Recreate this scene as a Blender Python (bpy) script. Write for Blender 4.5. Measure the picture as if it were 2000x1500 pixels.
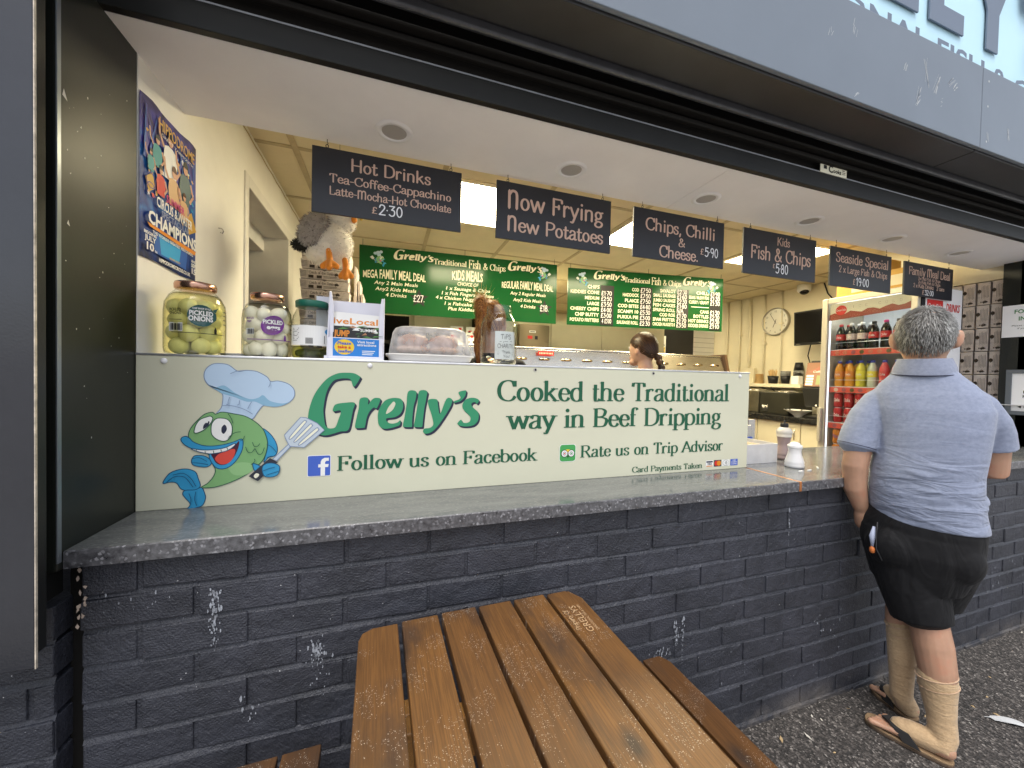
import bpy, bmesh, math, random
from mathutils import Vector, Matrix, noise as mnoise
R = math.radians
random.seed(7)
for _o in list(bpy.data.objects): bpy.data.objects.remove(_o)
SC = bpy.context.scene
COL = SC.collection
# ---------------------------------------------------------------- camera
cam = bpy.data.cameras.new('camera'); camo = bpy.data.objects.new('camera', cam); COL.objects.link(camo)
cam.sensor_fit = 'HORIZONTAL'; cam.sensor_width = 36.0; cam.lens = 732.49 / 2000 * 36
cam.clip_start = 0.02; cam.clip_end = 500
def _cam_axes(yaw, pit, rol):
    cy, sy, cp, sp, cr, sr = math.cos(yaw), math.sin(yaw), math.cos(pit), math.sin(pit), math.cos(rol), math.sin(rol)
    r = Vector((cy, sy, 0)); f = Vector((-sy, cy, 0)); u = Vector((0, 0, 1))
    f2 = f * cp + u * sp; u2 = u * cp - f * sp
    return r * cr + u2 * sr, u2 * cr - r * sr, f2
_r, _u, _f = _cam_axes(R(-18.205), R(-1.1023), R(1.2516))
_m = Matrix((_r, _u, -_f)).transposed().to_4x4(); _m.translation = Vector((0, -1.10, 1.425))
camo.matrix_world = _m
SC.camera = camo
# ---------------------------------------------------------------- sky, sun, exposure
SUN_EL, SUN_AZ = R(66), R(205)       # bright overcast: a very soft sun high over the promenade
w = bpy.data.worlds.new('World'); SC.world = w; w.use_nodes = True
_nt = w.node_tree
_sky = _nt.nodes.new('ShaderNodeTexSky'); _sky.sky_type = 'NISHITA'; _sky.sun_disc = False
_sky.sun_elevation = SUN_EL; _sky.sun_rotation = SUN_AZ; _sky.air_density = 1.0; _sky.dust_density = 2.5; _sky.ozone_density = 1.0
_bg = _nt.nodes['Background']; _bg.inputs['Strength'].default_value = 0.15
_hs = _nt.nodes.new('ShaderNodeHueSaturation'); _hs.inputs['Saturation'].default_value = 0.42   # thin cloud greys the blue
_nt.links.new(_sky.outputs[0], _hs.inputs['Color']); _nt.links.new(_hs.outputs[0], _bg.inputs['Color'])
sun = bpy.data.lights.new('sun', 'SUN'); suno = bpy.data.objects.new('sun', sun); COL.objects.link(suno)
sun.energy = 1.3; sun.angle = R(45); sun.color = (1.0, 0.95, 0.87)
_sd = Vector((math.sin(SUN_AZ) * math.cos(SUN_EL), math.cos(SUN_AZ) * math.cos(SUN_EL), math.sin(SUN_EL)))
suno.rotation_euler = _sd.to_track_quat('Z', 'Y').to_euler(); suno.location = _sd * 30
SC.view_settings.view_transform = 'Standard'; SC.view_settings.look = 'None'
SC.view_settings.exposure = 0.8; SC.view_settings.gamma = 1.0
SC.cycles.max_bounces = 8; SC.cycles.transparent_max_bounces = 12; SC.cycles.transmission_bounces = 8
SC.cycles.use_denoising = True
SC.cycles.sample_clamp_indirect = 6.0
# ---------------------------------------------------------------- materials
MATS = {}
def node_mat(name):
    m = bpy.data.materials.new(name); m.use_nodes = True
    return m, m.node_tree, m.node_tree.nodes['Principled BSDF']
def pm(name, col, rough=0.5, metal=0.0, spec=0.5, var=0.0, vscale=6.0, bump=0.0, bscale=60.0, trans=0.0, ior=1.45, emit=0.0, alpha=1.0, stretch=None, sheen=0.0, coat=0.0, sss=0.0):
    if name in MATS: return MATS[name]
    m, nt, b = node_mat(name)
    b.inputs['Base Color'].default_value = (*col, 1); b.inputs['Roughness'].default_value = rough
    b.inputs['Metallic'].default_value = metal; b.inputs['Specular IOR Level'].default_value = spec
    b.inputs['Transmission Weight'].default_value = trans; b.inputs['IOR'].default_value = ior; b.inputs['Alpha'].default_value = alpha
    b.inputs['Coat Weight'].default_value = coat
    if sheen: b.inputs['Sheen Weight'].default_value = sheen
    if sss:
        b.inputs['Subsurface Weight'].default_value = sss; b.inputs['Subsurface Radius'].default_value = (0.012, 0.005, 0.003)
    if emit:
        b.inputs['Emission Color'].default_value = (*col, 1); b.inputs['Emission Strength'].default_value = emit
    if var or bump:
        tc = nt.nodes.new('ShaderNodeTexCoord'); mp = nt.nodes.new('ShaderNodeMapping')
        nt.links.new(tc.outputs['Object'], mp.inputs['Vector'])
        if stretch: mp.inputs['Scale'].default_value = stretch
    if var:
        n = nt.nodes.new('ShaderNodeTexNoise'); n.inputs['Scale'].default_value = vscale; n.inputs['Detail'].default_value = 6; n.inputs['Roughness'].default_value = 0.65
        nt.links.new(mp.outputs[0], n.inputs['Vector'])
        r = nt.nodes.new('ShaderNodeValToRGB')
        r.color_ramp.elements[0].position = 0.3; r.color_ramp.elements[1].position = 0.72
        r.color_ramp.elements[0].color = (*[max(0, c * (1 - var)) for c in col], 1)
        r.color_ramp.elements[1].color = (*[min(1, c * (1 + var)) for c in col], 1)
        nt.links.new(n.outputs['Fac'], r.inputs[0]); nt.links.new(r.outputs[0], b.inputs['Base Color'])
    if bump:
        n2 = nt.nodes.new('ShaderNodeTexNoise'); n2.inputs['Scale'].default_value = bscale; n2.inputs['Detail'].default_value = 5
        nt.links.new(mp.outputs[0], n2.inputs['Vector'])
        bp = nt.nodes.new('ShaderNodeBump'); bp.inputs['Strength'].default_value = bump; bp.inputs['Distance'].default_value = 0.004
        nt.links.new(n2.outputs['Fac'], bp.inputs['Height']); nt.links.new(bp.outputs[0], b.inputs['Normal'])
    MATS[name] = m
    return m
class NG:                                     # tiny helper for longer node graphs
    def __init__(s, m): s.nt = m.node_tree; s.b = s.nt.nodes['Principled BSDF']
    def n(s, t, **k):
        x = s.nt.nodes.new(t)
        for a, v in k.items():
            if a.startswith('_'): setattr(x, a[1:], v)
            else: x.inputs[a.replace('_', ' ')].default_value = v
        return x
    def l(s, a, b): s.nt.links.new(a, b)
    def math(s, op, a, b=None):
        x = s.nt.nodes.new('ShaderNodeMath'); x.operation = op
        for i, v in enumerate((a, b)):
            if v is None: continue
            if isinstance(v, (int, float)): x.inputs[i].default_value = v
            else: s.l(v, x.inputs[i])
        return x.outputs[0]
    def ramp(s, fac, els, const=False):
        x = s.nt.nodes.new('ShaderNodeValToRGB'); cr = x.color_ramp
        if const: cr.interpolation = 'CONSTANT'
        while len(cr.elements) < len(els): cr.elements.new(0.5)
        for e, (p, c) in zip(cr.elements, els): e.position = p; e.color = (*c, 1) if len(c) == 3 else c
        s.l(fac, x.inputs[0]); return x.outputs[0]
    def mix(s, fac, a, b, mode='MIX'):
        x = s.nt.nodes.new('ShaderNodeMix'); x.data_type = 'RGBA'; x.blend_type = mode
        for i, v in ((0, fac), (6, a), (7, b)):
            if isinstance(v, (int, float)): x.inputs[i].default_value = v
            elif isinstance(v, tuple): x.inputs[i].default_value = (*v, 1)
            else: s.l(v, x.inputs[i])
        return x.outputs[2]
# ---------------------------------------------------------------- mesh building
WL = {}                                       # world position of every root, by object name
def tag(o, label=None, cat=None, group=None, kind=None):
    if label: o['label'] = label
    if cat: o['category'] = cat
    if group: o['group'] = group
    if kind: o['kind'] = kind
    return o
def thing(name, label, cat, loc, group=None, rotz=0.0):
    o = bpy.data.objects.new(name, None); COL.objects.link(o); o.location = loc; o.empty_display_size = 0.05
    o.rotation_euler = (0, 0, rotz)
    WL[o.name] = (0, 0, 0) if rotz else tuple(loc)
    return tag(o, label, cat, group)
class Fr:                                     # a flat drawing frame in space
    def __init__(s, O, U, V):
        s.O, s.U, s.V = Vector(O), Vector(U).normalized(), Vector(V).normalized(); s.N = s.U.cross(s.V)
    def p(s, u, v, n=0.0): return s.O + s.U * u + s.V * v + s.N * n
class MB:
    def __init__(s): s.v = []; s.f = []; s.mi = []; s.sm = []; s.cur = 0; s.smooth = False; s.k = 0
    def mat(s, i): s.cur = i; return s
    def add(s, vs, fs, smooth=None):
        b = len(s.v); s.v.extend([tuple(x) for x in vs])
        for f in fs: s.f.append(tuple(i + b for i in f)); s.mi.append(s.cur); s.sm.append(s.smooth if smooth is None else smooth)
        return s
    def box(s, a, b):
        x0, y0, z0 = (min(a[i], b[i]) for i in range(3)); x1, y1, z1 = (max(a[i], b[i]) for i in range(3))
        return s.add([(x0,y0,z0),(x1,y0,z0),(x1,y1,z0),(x0,y1,z0),(x0,y0,z1),(x1,y0,z1),(x1,y1,z1),(x0,y1,z1)],
              [(3,2,1,0),(4,5,6,7),(0,1,5,4),(1,2,6,5),(2,3,7,6),(3,0,4,7)], False)
    def hexa(s, p):                            # eight corners, box order
        return s.add(p, [(3,2,1,0),(4,5,6,7),(0,1,5,4),(1,2,6,5),(2,3,7,6),(3,0,4,7)], False)
    def loft(s, rings, cap=True, smooth=True):
        n = len(rings[0]); b = len(s.v)
        vs = [p for r in rings for p in r]; fs = []
        for i in range(len(rings) - 1):
            for j in range(n):
                k = (j + 1) % n; fs.append((i*n+j, i*n+k, (i+1)*n+k, (i+1)*n+j))
        if cap: fs.append(tuple(reversed(range(n)))); fs.append(tuple((len(rings)-1)*n + j for j in range(n)))
        return s.add(vs, fs, smooth)
    def tube(s, pts, rad, n=10, cap=True, smooth=True, flat=1.0):
        pts = [Vector(p) for p in pts]
        if not isinstance(rad, (list, tuple)): rad = [rad] * len(pts)
        rings = []; pu = None
        for i, p in enumerate(pts):
            t = (pts[min(i+1, len(pts)-1)] - pts[max(i-1, 0)])
            t = t.normalized() if t.length > 1e-9 else Vector((0, 0, 1))
            if pu is None:
                a = Vector((0, 0, 1)) if abs(t.z) < 0.9 else Vector((0, 1, 0))
                pu = t.cross(a).normalized()
            pu = (pu - t * pu.dot(t)).normalized(); q = t.cross(pu)
            rings.append([p + (pu * math.cos(2*math.pi*j/n) + q * (math.sin(2*math.pi*j/n) * flat)) * rad[i] for j in range(n)])
        return s.loft(rings, cap, smooth)
    def blob(s, pts, rad, n=14):               # tube with rounded ends, for bodies
        pts = [Vector(p) for p in pts]
        P = [pts[0] + (pts[0]-pts[1]).normalized() * rad[0] * k for k in (0.92, 0.6)] + pts + [pts[-1] + (pts[-1]-pts[-2]).normalized() * rad[-1] * k for k in (0.6, 0.92)]
        r = [rad[0]*0.35, rad[0]*0.8] + list(rad) + [rad[-1]*0.8, rad[-1]*0.35]
        return s.tube(P, r, n)
    def lathe(s, prof, c=(0, 0, 0), n=24, cap=True, smooth=True):
        return s.loft([[(c[0] + r*math.cos(2*math.pi*j/n), c[1] + r*math.sin(2*math.pi*j/n), c[2] + z) for j in range(n)] for r, z in prof], cap, smooth)
    def ell(s, c, r, n=16, m=10, rot=None):
        rings = []
        for i in range(m + 1):
            a = -math.pi/2 + math.pi * (i + 0.02) / (m + 0.04) if 0 < i < m else (-math.pi/2 + 0.05 if i == 0 else math.pi/2 - 0.05)
            ring = []
            for j in range(n):
                b = 2*math.pi*j/n
                v = Vector((r[0]*math.cos(a)*math.cos(b), r[1]*math.cos(a)*math.sin(b), r[2]*math.sin(a)))
                if rot is not None: v = rot @ v
                ring.append(v + Vector(c))
            rings.append(ring)
        return s.loft(rings, True, True)
    def rings(s, rows, n=24, power=2.4, cap=True):     # rows (z, cx, a, cy, b): superellipse sections
        R_ = []
        for z, cx, a, cy, b in rows:
            ring = []
            for j in range(n):
                t = 2*math.pi*j/n; c, d = math.cos(t), math.sin(t)
                ring.append((cx + a*math.copysign(abs(c)**(2/power), c), cy + b*math.copysign(abs(d)**(2/power), d), z))
            R_.append(ring)
        return s.loft(R_, cap, True)
    def off(s): s.k += 1; return 0.00012 * (s.k % 9)
    def poly(s, fr, pts, n=0.0006):            # flat list or list of pairs
        if not isinstance(pts[0], (list, tuple)): pts = [(pts[i], pts[i+1]) for i in range(0, len(pts), 2)]
        a = sum(pts[i][0]*pts[(i+1) % len(pts)][1] - pts[(i+1) % len(pts)][0]*pts[i][1] for i in range(len(pts)))
        if a < 0: pts = pts[::-1]
        return s.add([fr.p(u, v, n) for u, v in pts], [tuple(range(len(pts)))], False)
    def rect(s, fr, u0, v0, u1, v1, n=0.0006): return s.poly(fr, [(u0, v0), (u1, v0), (u1, v1), (u0, v1)], n)
    def disc(s, fr, u, v, ru, rv=None, n=0.0006, k=20, rot=0.0):
        rv = rv or ru; c, d = math.cos(rot), math.sin(rot)
        return s.poly(fr, [(u + ru*math.cos(2*math.pi*j/k)*c - rv*math.sin(2*math.pi*j/k)*d, v + ru*math.cos(2*math.pi*j/k)*d + rv*math.sin(2*math.pi*j/k)*c) for j in range(k)], n)
    def ribbon(s, fr, pts, width, n=0.0006, closed=False):   # width: number or function of the unit tangent
        P = [Vector(p) for p in pts]; m = len(P)
        if m < 2: return s
        vs = []
        for i in range(m):
            a = P[(i-1) % m] if (closed or i > 0) else P[i]; b = P[(i+1) % m] if (closed or i < m-1) else P[i]
            t = (b - a)
            t = t.normalized() if t.length > 1e-9 else Vector((1, 0))
            wd = width(t) if callable(width) else width
            q = Vector((-t.y, t.x)) * wd / 2
            vs += [fr.p(P[i].x + q.x, P[i].y + q.y, n), fr.p(P[i].x - q.x, P[i].y - q.y, n)]
        fs = [(2*i, 2*i+1, 2*i+3, 2*i+2) for i in range(m-1)]
        if closed: fs.append((2*m-2, 2*m-1, 1, 0))
        return s.add(vs, fs, False)
    def slab(s, fr, pts, d0, d1):              # flat outline with real thickness
        if not isinstance(pts[0], (list, tuple)): pts = [(pts[i], pts[i+1]) for i in range(0, len(pts), 2)]
        a = sum(pts[i][0]*pts[(i+1) % len(pts)][1] - pts[(i+1) % len(pts)][0]*pts[i][1] for i in range(len(pts)))
        if a < 0: pts = pts[::-1]
        k = len(pts)
        vs = [fr.p(u, v, d0) for u, v in pts] + [fr.p(u, v, d1) for u, v in pts]
        return s.add(vs, [tuple(reversed(range(k))), tuple(range(k, 2*k))] + [(i, (i+1) % k, k+(i+1) % k, k+i) for i in range(k)], False)
    def build(s, name, mats, parent=None, bevel=0.0, loc=None, remesh=0.0, smooth_it=0, seg=2, local=False):
        if not isinstance(mats, (list, tuple)): mats = [mats]
        me = bpy.data.meshes.new(name)
        if parent is not None and not local: L = WL.get(parent.name, (0, 0, 0))
        elif loc is not None: L = loc
        else: L = (0, 0, 0)
        me.from_pydata([(x-L[0], y-L[1], z-L[2]) for x, y, z in s.v], [], s.f)
        for m in mats: me.materials.append(m)
        me.polygons.foreach_set('material_index', s.mi); me.polygons.foreach_set('use_smooth', s.sm); me.update()
        o = bpy.data.objects.new(name, me); COL.objects.link(o)
        if parent is not None: o.parent = parent; WL[o.name] = L
        else: o.location = L; WL[o.name] = L
        if bevel:
            b = o.modifiers.new('bevel', 'BEVEL'); b.width = bevel; b.segments = seg; b.limit_method = 'ANGLE'; b.angle_limit = R(40); b.harden_normals = False
        if remesh:
            rm = o.modifiers.new('remesh', 'REMESH'); rm.mode = 'VOXEL'; rm.voxel_size = remesh; rm.use_smooth_shade = True
            if smooth_it:
                sm = o.modifiers.new('smooth', 'SMOOTH'); sm.factor = 0.5; sm.iterations = smooth_it
        return o
def copy_tree(o, loc, label, group=None):      # a thing, its parts and their sub-parts
    c = o.copy(); COL.objects.link(c); c.location = loc; c['label'] = label
    if group: c['group'] = group
    for ch in list(o.children):
        d = ch.copy(); COL.objects.link(d); d.parent = c
        for g in list(ch.children):
            e = g.copy(); COL.objects.link(e); e.parent = d
    return c
ORD = ['first', 'second', 'third', 'fourth', 'fifth', 'sixth', 'seventh', 'eighth', 'ninth', 'tenth']
# ---------------------------------------------------------------- lettering
GL = {
'A':(9,"L .3 0 4.4 10|L 4.4 10 8.7 0|L 2 3.5 7 3.5|f .5 0|f 8.5 0"),
'B':(8,"L 1.5 0 1.5 10|S 1.5 9.8 4.4 9.8 6.2 8.8 6.3 7.4 5 5.7 1.5 5.4|S 1.5 5.3 5.2 5 7 4 7 2.3 5.6 .4 1.5 .2|g 1.5 0|g 1.5 10"),
'C':(8.6,"S 7.8 7.2 6.9 9.2 4.9 9.9 2.4 9 1 6.6 1 3.4 2.4 1 5 .1 7 .8 8.1 2.4|L 7.8 7 7.8 9.8"),
'D':(9,"L 1.5 0 1.5 10|S 1.5 9.8 4.6 9.8 7.3 8.3 8.1 5 7.3 1.8 4.6 .2 1.5 .2|g 1.5 0|g 1.5 10"),
'E':(7.6,"L 1.5 0 1.5 10|L 1.5 9.8 6.8 9.8 7 8|L 1.5 5.2 5 5.2|L 1.5 .2 6.8 .2 7.2 2.2|g 1.5 0|g 1.5 10"),
'F':(7.4,"L 1.5 0 1.5 10|L 1.5 9.8 6.8 9.8 7 7.8|L 1.5 5.2 5 5.2|L 5 4 5 6.3|f 1.5 0|g 1.5 10"),
'G':(9.2,"S 7.8 7.6 6.9 9.3 4.9 9.9 2.4 9 1 6.6 1 3.4 2.4 1 5 .1 7.6 1.2|L 7.7 .8 7.7 4|f 7.7 4|L 7.8 7.2 7.8 9.8"),
'H':(9,"L 1.5 0 1.5 10|L 7.5 0 7.5 10|L 1.5 5 7.5 5|f 1.5 0|f 7.5 0|f 1.5 10|f 7.5 10"),
'I':(4,"L 2 0 2 10|f 2 0|f 2 10"),
'J':(5.5,"S 4 10 4 2.5 2.8 .2 .8 1|f 4 10"),
'K':(9,"L 1.5 0 1.5 10|L 1.5 4 7.2 10|L 3.4 5.8 8 0|f 1.5 0|f 8 0|f 1.5 10|f 7.2 10"),
'L':(7.4,"L 1.5 0 1.5 10|L 1.5 .2 6.6 .2 7 2.4|f 1.5 10|g 1.5 0"),
'M':(11,"L 1.4 0 1.4 10|L 1.4 10 5.5 .6|L 5.5 .6 9.4 10|L 9.4 10 9.4 0|f 1.4 0|f 9.4 0"),
'N':(9.2,"L 1.5 0 1.5 10|L 1.5 10 7.6 0|L 7.6 0 7.6 10|f 1.5 0|f 7.6 10"),
'O':(9.4,"O 4.7 5 3.7 4.9"),
'P':(7.6,"L 1.5 0 1.5 10|S 1.5 9.8 4.8 9.8 6.8 8.6 6.8 6.4 4.8 4.9 1.5 4.8|f 1.5 0|g 1.5 10"),
'R':(8.8,"L 1.5 0 1.5 10|S 1.5 9.8 4.8 9.8 6.6 8.7 6.6 6.8 4.8 5.3 1.5 5.2|L 4.2 5.2 7.8 0|f 1.5 0|f 8 0|g 1.5 10"),
'S':(7,"S 5.8 7.6 5.2 9.4 3.4 9.9 1.5 9 1.2 7.3 3 5.6 5.2 4.4 6 2.6 5.2 .7 3.2 .1 1.4 .8 .8 2.6"),
'T':(8,"L 4 0 4 10|L .7 7.8 1 9.8 7 9.8 7.3 7.8|f 4 0"),
'U':(9,"S 1.5 10 1.5 3 2.6 .6 4.6 .1 6.6 .6 7.5 3 7.5 10|f 1.5 10|f 7.5 10"),
'V':(8.6,"L .6 10 4.3 0|L 4.3 0 8 10|f .6 10|f 8 10"),
'W':(11.6,"L .6 10 3.4 0|L 3.4 0 5.8 9|L 5.8 9 8.4 0|L 8.4 0 11 10"),
'Y':(8.4,"L .6 10 4.2 4.6|L 7.8 10 4.2 4.6|L 4.2 4.6 4.2 0|f 4.2 0"),
'X':(8.6,"L .8 0 7.8 10|L .8 10 7.8 0"),
'Z':(7.6,"L .8 9.8 6.6 9.8|L 6.6 9.8 .8 .2|L .8 .2 6.9 .2"),
'Q':(9.4,"O 4.7 5 3.7 4.9|L 5 2 8.4 -1.4"),
'a':(6.2,"S 1.1 5 1.9 6.4 3.4 6.6 4.6 5.8 4.7 4.4 4.7 1.2 5.2 .2 6 .5|S 4.7 4 2.4 3.4 .9 2.2 1 .7 2.2 .1 3.6 .6 4.7 1.8"),
'b':(6.8,"L 1.2 .3 1.2 10.2|S 1.2 5.2 2.6 6.5 4.5 6.4 5.9 4.8 5.9 1.9 4.5 .2 2.6 .1 1.2 1.2|h 1.2 10.2"),
'c':(5.8,"S 5 5 4.4 6.2 3.2 6.5 1.6 5.7 .9 3.3 1.6 1 3.2 .1 4.6 .6 5.3 1.8"),
'd':(7,"L 5.4 .2 5.4 10.2|S 5.4 5.2 4.2 6.5 2.4 6.4 1 4.8 1 1.9 2.4 .2 4.2 .1 5.4 1.3|h 5.4 10.2|L 5.4 .2 6.6 .4"),
'e':(5.9,"S 1 3.7 5 3.7 4.8 5.6 3.2 6.5 1.6 5.7 .9 3.3 1.6 1 3.2 .1 4.6 .6 5.4 1.8"),
'f':(4.2,"S 1.7 0 1.7 7.8 2.4 9.9 3.8 10 4.4 9|L .4 6.3 3.6 6.3|f 1.7 0"),
'g':(6.4,"O 2.9 4.4 1.9 2.1|L 4.3 6 6 6.4|S 2 2.5 1.2 1.6 1.6 .8 4.2 .5 5.6 -.6 4.8 -2.3 2.8 -2.9 1 -2.2 .8 -.9 2 .4"),
'h':(7.2,"L 1.2 0 1.2 10.2|S 1.2 5 2.6 6.4 4.4 6.4 5.4 5 5.4 0|h 1.2 10.2|f 1.2 0|f 5.4 0"),
'i':(3.6,"L 1.8 0 1.8 6.5|D 1.8 9|h 1.8 6.5|f 1.8 0"),
'j':(3.6,"S 1.9 6.5 1.9 -1.4 1.2 -2.8 .1 -2.4|D 1.9 9|h 1.9 6.5"),
'k':(7,"L 1.2 0 1.2 10.2|L 1.2 2.6 5.2 6.4|L 2.7 4 6 0|h 1.2 10.2|f 1.2 0|f 6 0|f 5.2 6.4"),
'l':(3.5,"L 1.7 0 1.7 10.2|h 1.7 10.2|f 1.7 0"),
'm':(10.6,"L 1.2 0 1.2 6.5|S 1.2 5 2.5 6.4 4 6.4 5 5 5 0|S 5 5 6.4 6.4 8 6.4 9 5 9 0|h 1.2 6.5|f 1.2 0|f 5 0|f 9 0"),
'n':(7.2,"L 1.2 0 1.2 6.5|S 1.2 5 2.6 6.4 4.4 6.4 5.4 5 5.4 0|h 1.2 6.5|f 1.2 0|f 5.4 0"),
'o':(6.4,"O 3.2 3.3 2.25 3.2"),
'p':(6.8,"L 1.2 -3 1.2 6.5|S 1.2 5.2 2.6 6.5 4.5 6.4 5.9 4.8 5.9 1.9 4.5 .2 2.6 .1 1.2 1.2|h 1.2 6.5|f 1.2 -3"),
'q':(6.8,"L 5.5 -3 5.5 6.5|S 5.5 5.2 4.2 6.5 2.4 6.4 1 4.8 1 1.9 2.4 .2 4.2 .1 5.5 1.3"),
'r':(5,"L 1.2 0 1.2 6.5|S 1.2 4.6 2.4 6.2 3.6 6.5 4.5 5.7|h 1.2 6.5|f 1.2 0"),
's':(5,"S 4.2 5 3.7 6.2 2.4 6.5 1.1 5.8 1 4.6 2.4 3.5 3.9 2.7 4.2 1.4 3.4 .3 2.1 .1 .9 .7 .6 1.9"),
't':(4.3,"S 1.8 8.6 1.8 1.2 2.5 .1 3.6 .4 4.1 1.2|L .4 6.3 3.8 6.3"),
'u':(7.1,"S 1.2 6.5 1.2 1.8 2.2 .2 3.8 .2 5.2 1.5|L 5.3 .2 5.3 6.5|h 1.2 6.5|h 5.3 6.5|L 5.3 .2 6.5 .4"),
'v':(6.4,"L .7 6.5 3.2 0|L 3.2 0 5.7 6.5|f .7 6.5|f 5.7 6.5"),
'w':(9.6,"L .6 6.5 2.8 0|L 2.8 0 4.8 6.3|L 4.8 6.3 7 0|L 7 0 9 6.5|f .7 6.5|f 9 6.5"),
'x':(6.4,"L .8 6.5 5.6 0|L .8 0 5.6 6.5|f .8 6.5|f 5.6 0"),
'y':(6.4,"L .7 6.5 3.3 .4|S 5.8 6.5 3 -.6 2 -2.6 .8 -2.4|f .7 6.5|f 5.8 6.5"),
'z':(5.8,"L .8 6.3 4.8 6.3|L 4.8 6.3 .8 .2|L .8 .2 5 .2"),
'0':(7,"O 3.5 5 2.4 4.9"),'1':(4.4,"L 1 7.8 2.6 9.8|L 2.6 9.8 2.6 0"),
'2':(6.8,"S 1 7.4 1.8 9.5 3.6 9.9 5.4 8.8 5.4 6.6 3.6 3.8 .9 .2|L .9 .2 6 .2"),
'3':(6.8,"L 1 9.8 5.6 9.8|L 5.6 9.8 3 6.2|S 3 6.2 5.2 5.6 5.8 3.4 5 .9 2.8 .1 .9 1.2"),
'4':(7,"L 4.4 0 4.4 9.9|L 4.4 9.9 .7 3|L .7 3 6.2 3"),
'5':(6.8,"L 5.6 9.8 1.6 9.8|L 1.6 9.8 1.3 5.6|S 1.3 5.6 3.4 6.3 5.4 5.2 5.7 2.9 4.6 .7 2.6 .1 .8 1.1"),
'6':(6.8,"S 5.2 9.6 2.6 7.4 1.1 3.8 1.8 .8 3.5 .1 5.4 1.2 5.7 3.4 4.2 5.2 2.2 4.8 1.2 3.2"),
'7':(6.4,"L .8 9.8 5.8 9.8|L 5.8 9.8 2.2 0"),
'8':(6.8,"O 3.4 7.5 1.8 2.3|O 3.4 2.7 2.3 2.6"),
'9':(6.8,"S 5.5 6.6 4.4 5 2.6 4.9 1.2 6.4 1.3 8.6 3 9.9 4.8 9.3 5.6 7.2 5.3 3.4 4.2 0"),
'&':(8.8,"S 7.8 4.6 6.4 1.6 4 .1 1.8 .5 1 2.4 2.2 4.6 4.8 6.6 5.2 8.6 3.9 9.9 2.6 9.2 2.6 7.4 4.6 4 8 .2"),
'.':(2.8,"D 1.4 .7"),',':(2.8,"L 1.7 .9 1 -1.6"),"'":(2.6,"L 1.4 9.8 1 7.4"),'-':(4.6,"L .7 3.6 3.9 3.6"),'·':(2.4,"D 1.2 5"),
'/':(4,"L .2 -1 3.8 10.4"),'!':(3,"L 1.5 3 1.5 10|D 1.5 .6"),
'£':(7,"S 5.6 8 4.8 9.6 3.2 9.8 2.2 8.4 2.4 5 1.8 1.4 .8 .2|L .8 .2 6 .2|L .8 4.8 4.6 4.8"),
}
def crom(P, k=6, closed=False):
    P = [Vector(p) for p in P]; n = len(P); out = []
    for i in range(n if closed else n - 1):
        a = P[(i-1) % n] if (closed or i > 0) else P[0]*2 - P[1]
        b, c = P[i], P[(i+1) % n]
        d = P[(i+2) % n] if (closed or i + 2 < n) else P[-1]*2 - P[-2]
        for j in range(k):
            t = j / k; out.append(0.5 * ((2*b) + (c-a)*t + (2*a-5*b+4*c-d)*t*t + (3*b-a-3*c+d)*t**3))
    if not closed: out.append(P[-1])
    return out
STY = {'serif': dict(a=1.75, b=0.55, serif=True, cap=False, k=5), 'script': dict(a=1.5, b=0.95, serif=False, cap=True, k=5),
       'hand': dict(a=1.25, b=1.2, serif=False, cap=True, k=5), 'thin': dict(a=0.8, b=0.75, serif=False, cap=False, k=4), 'fat': dict(a=2.0, b=1.2, serif=False, cap=False, k=4)}
def sk_width(t, style, track=0.0):
    x = 0
    for ch in t:
        if ch == ' ': x += 4.2; continue
        c2, sc = (ch.lower(), 10/6.5) if style == 'script' and ch in 'NM' else (ch, 1)
        x += GL.get(c2, (5, ''))[0] * (sc if sc == 1 else 1.1) + track
    return x
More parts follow.
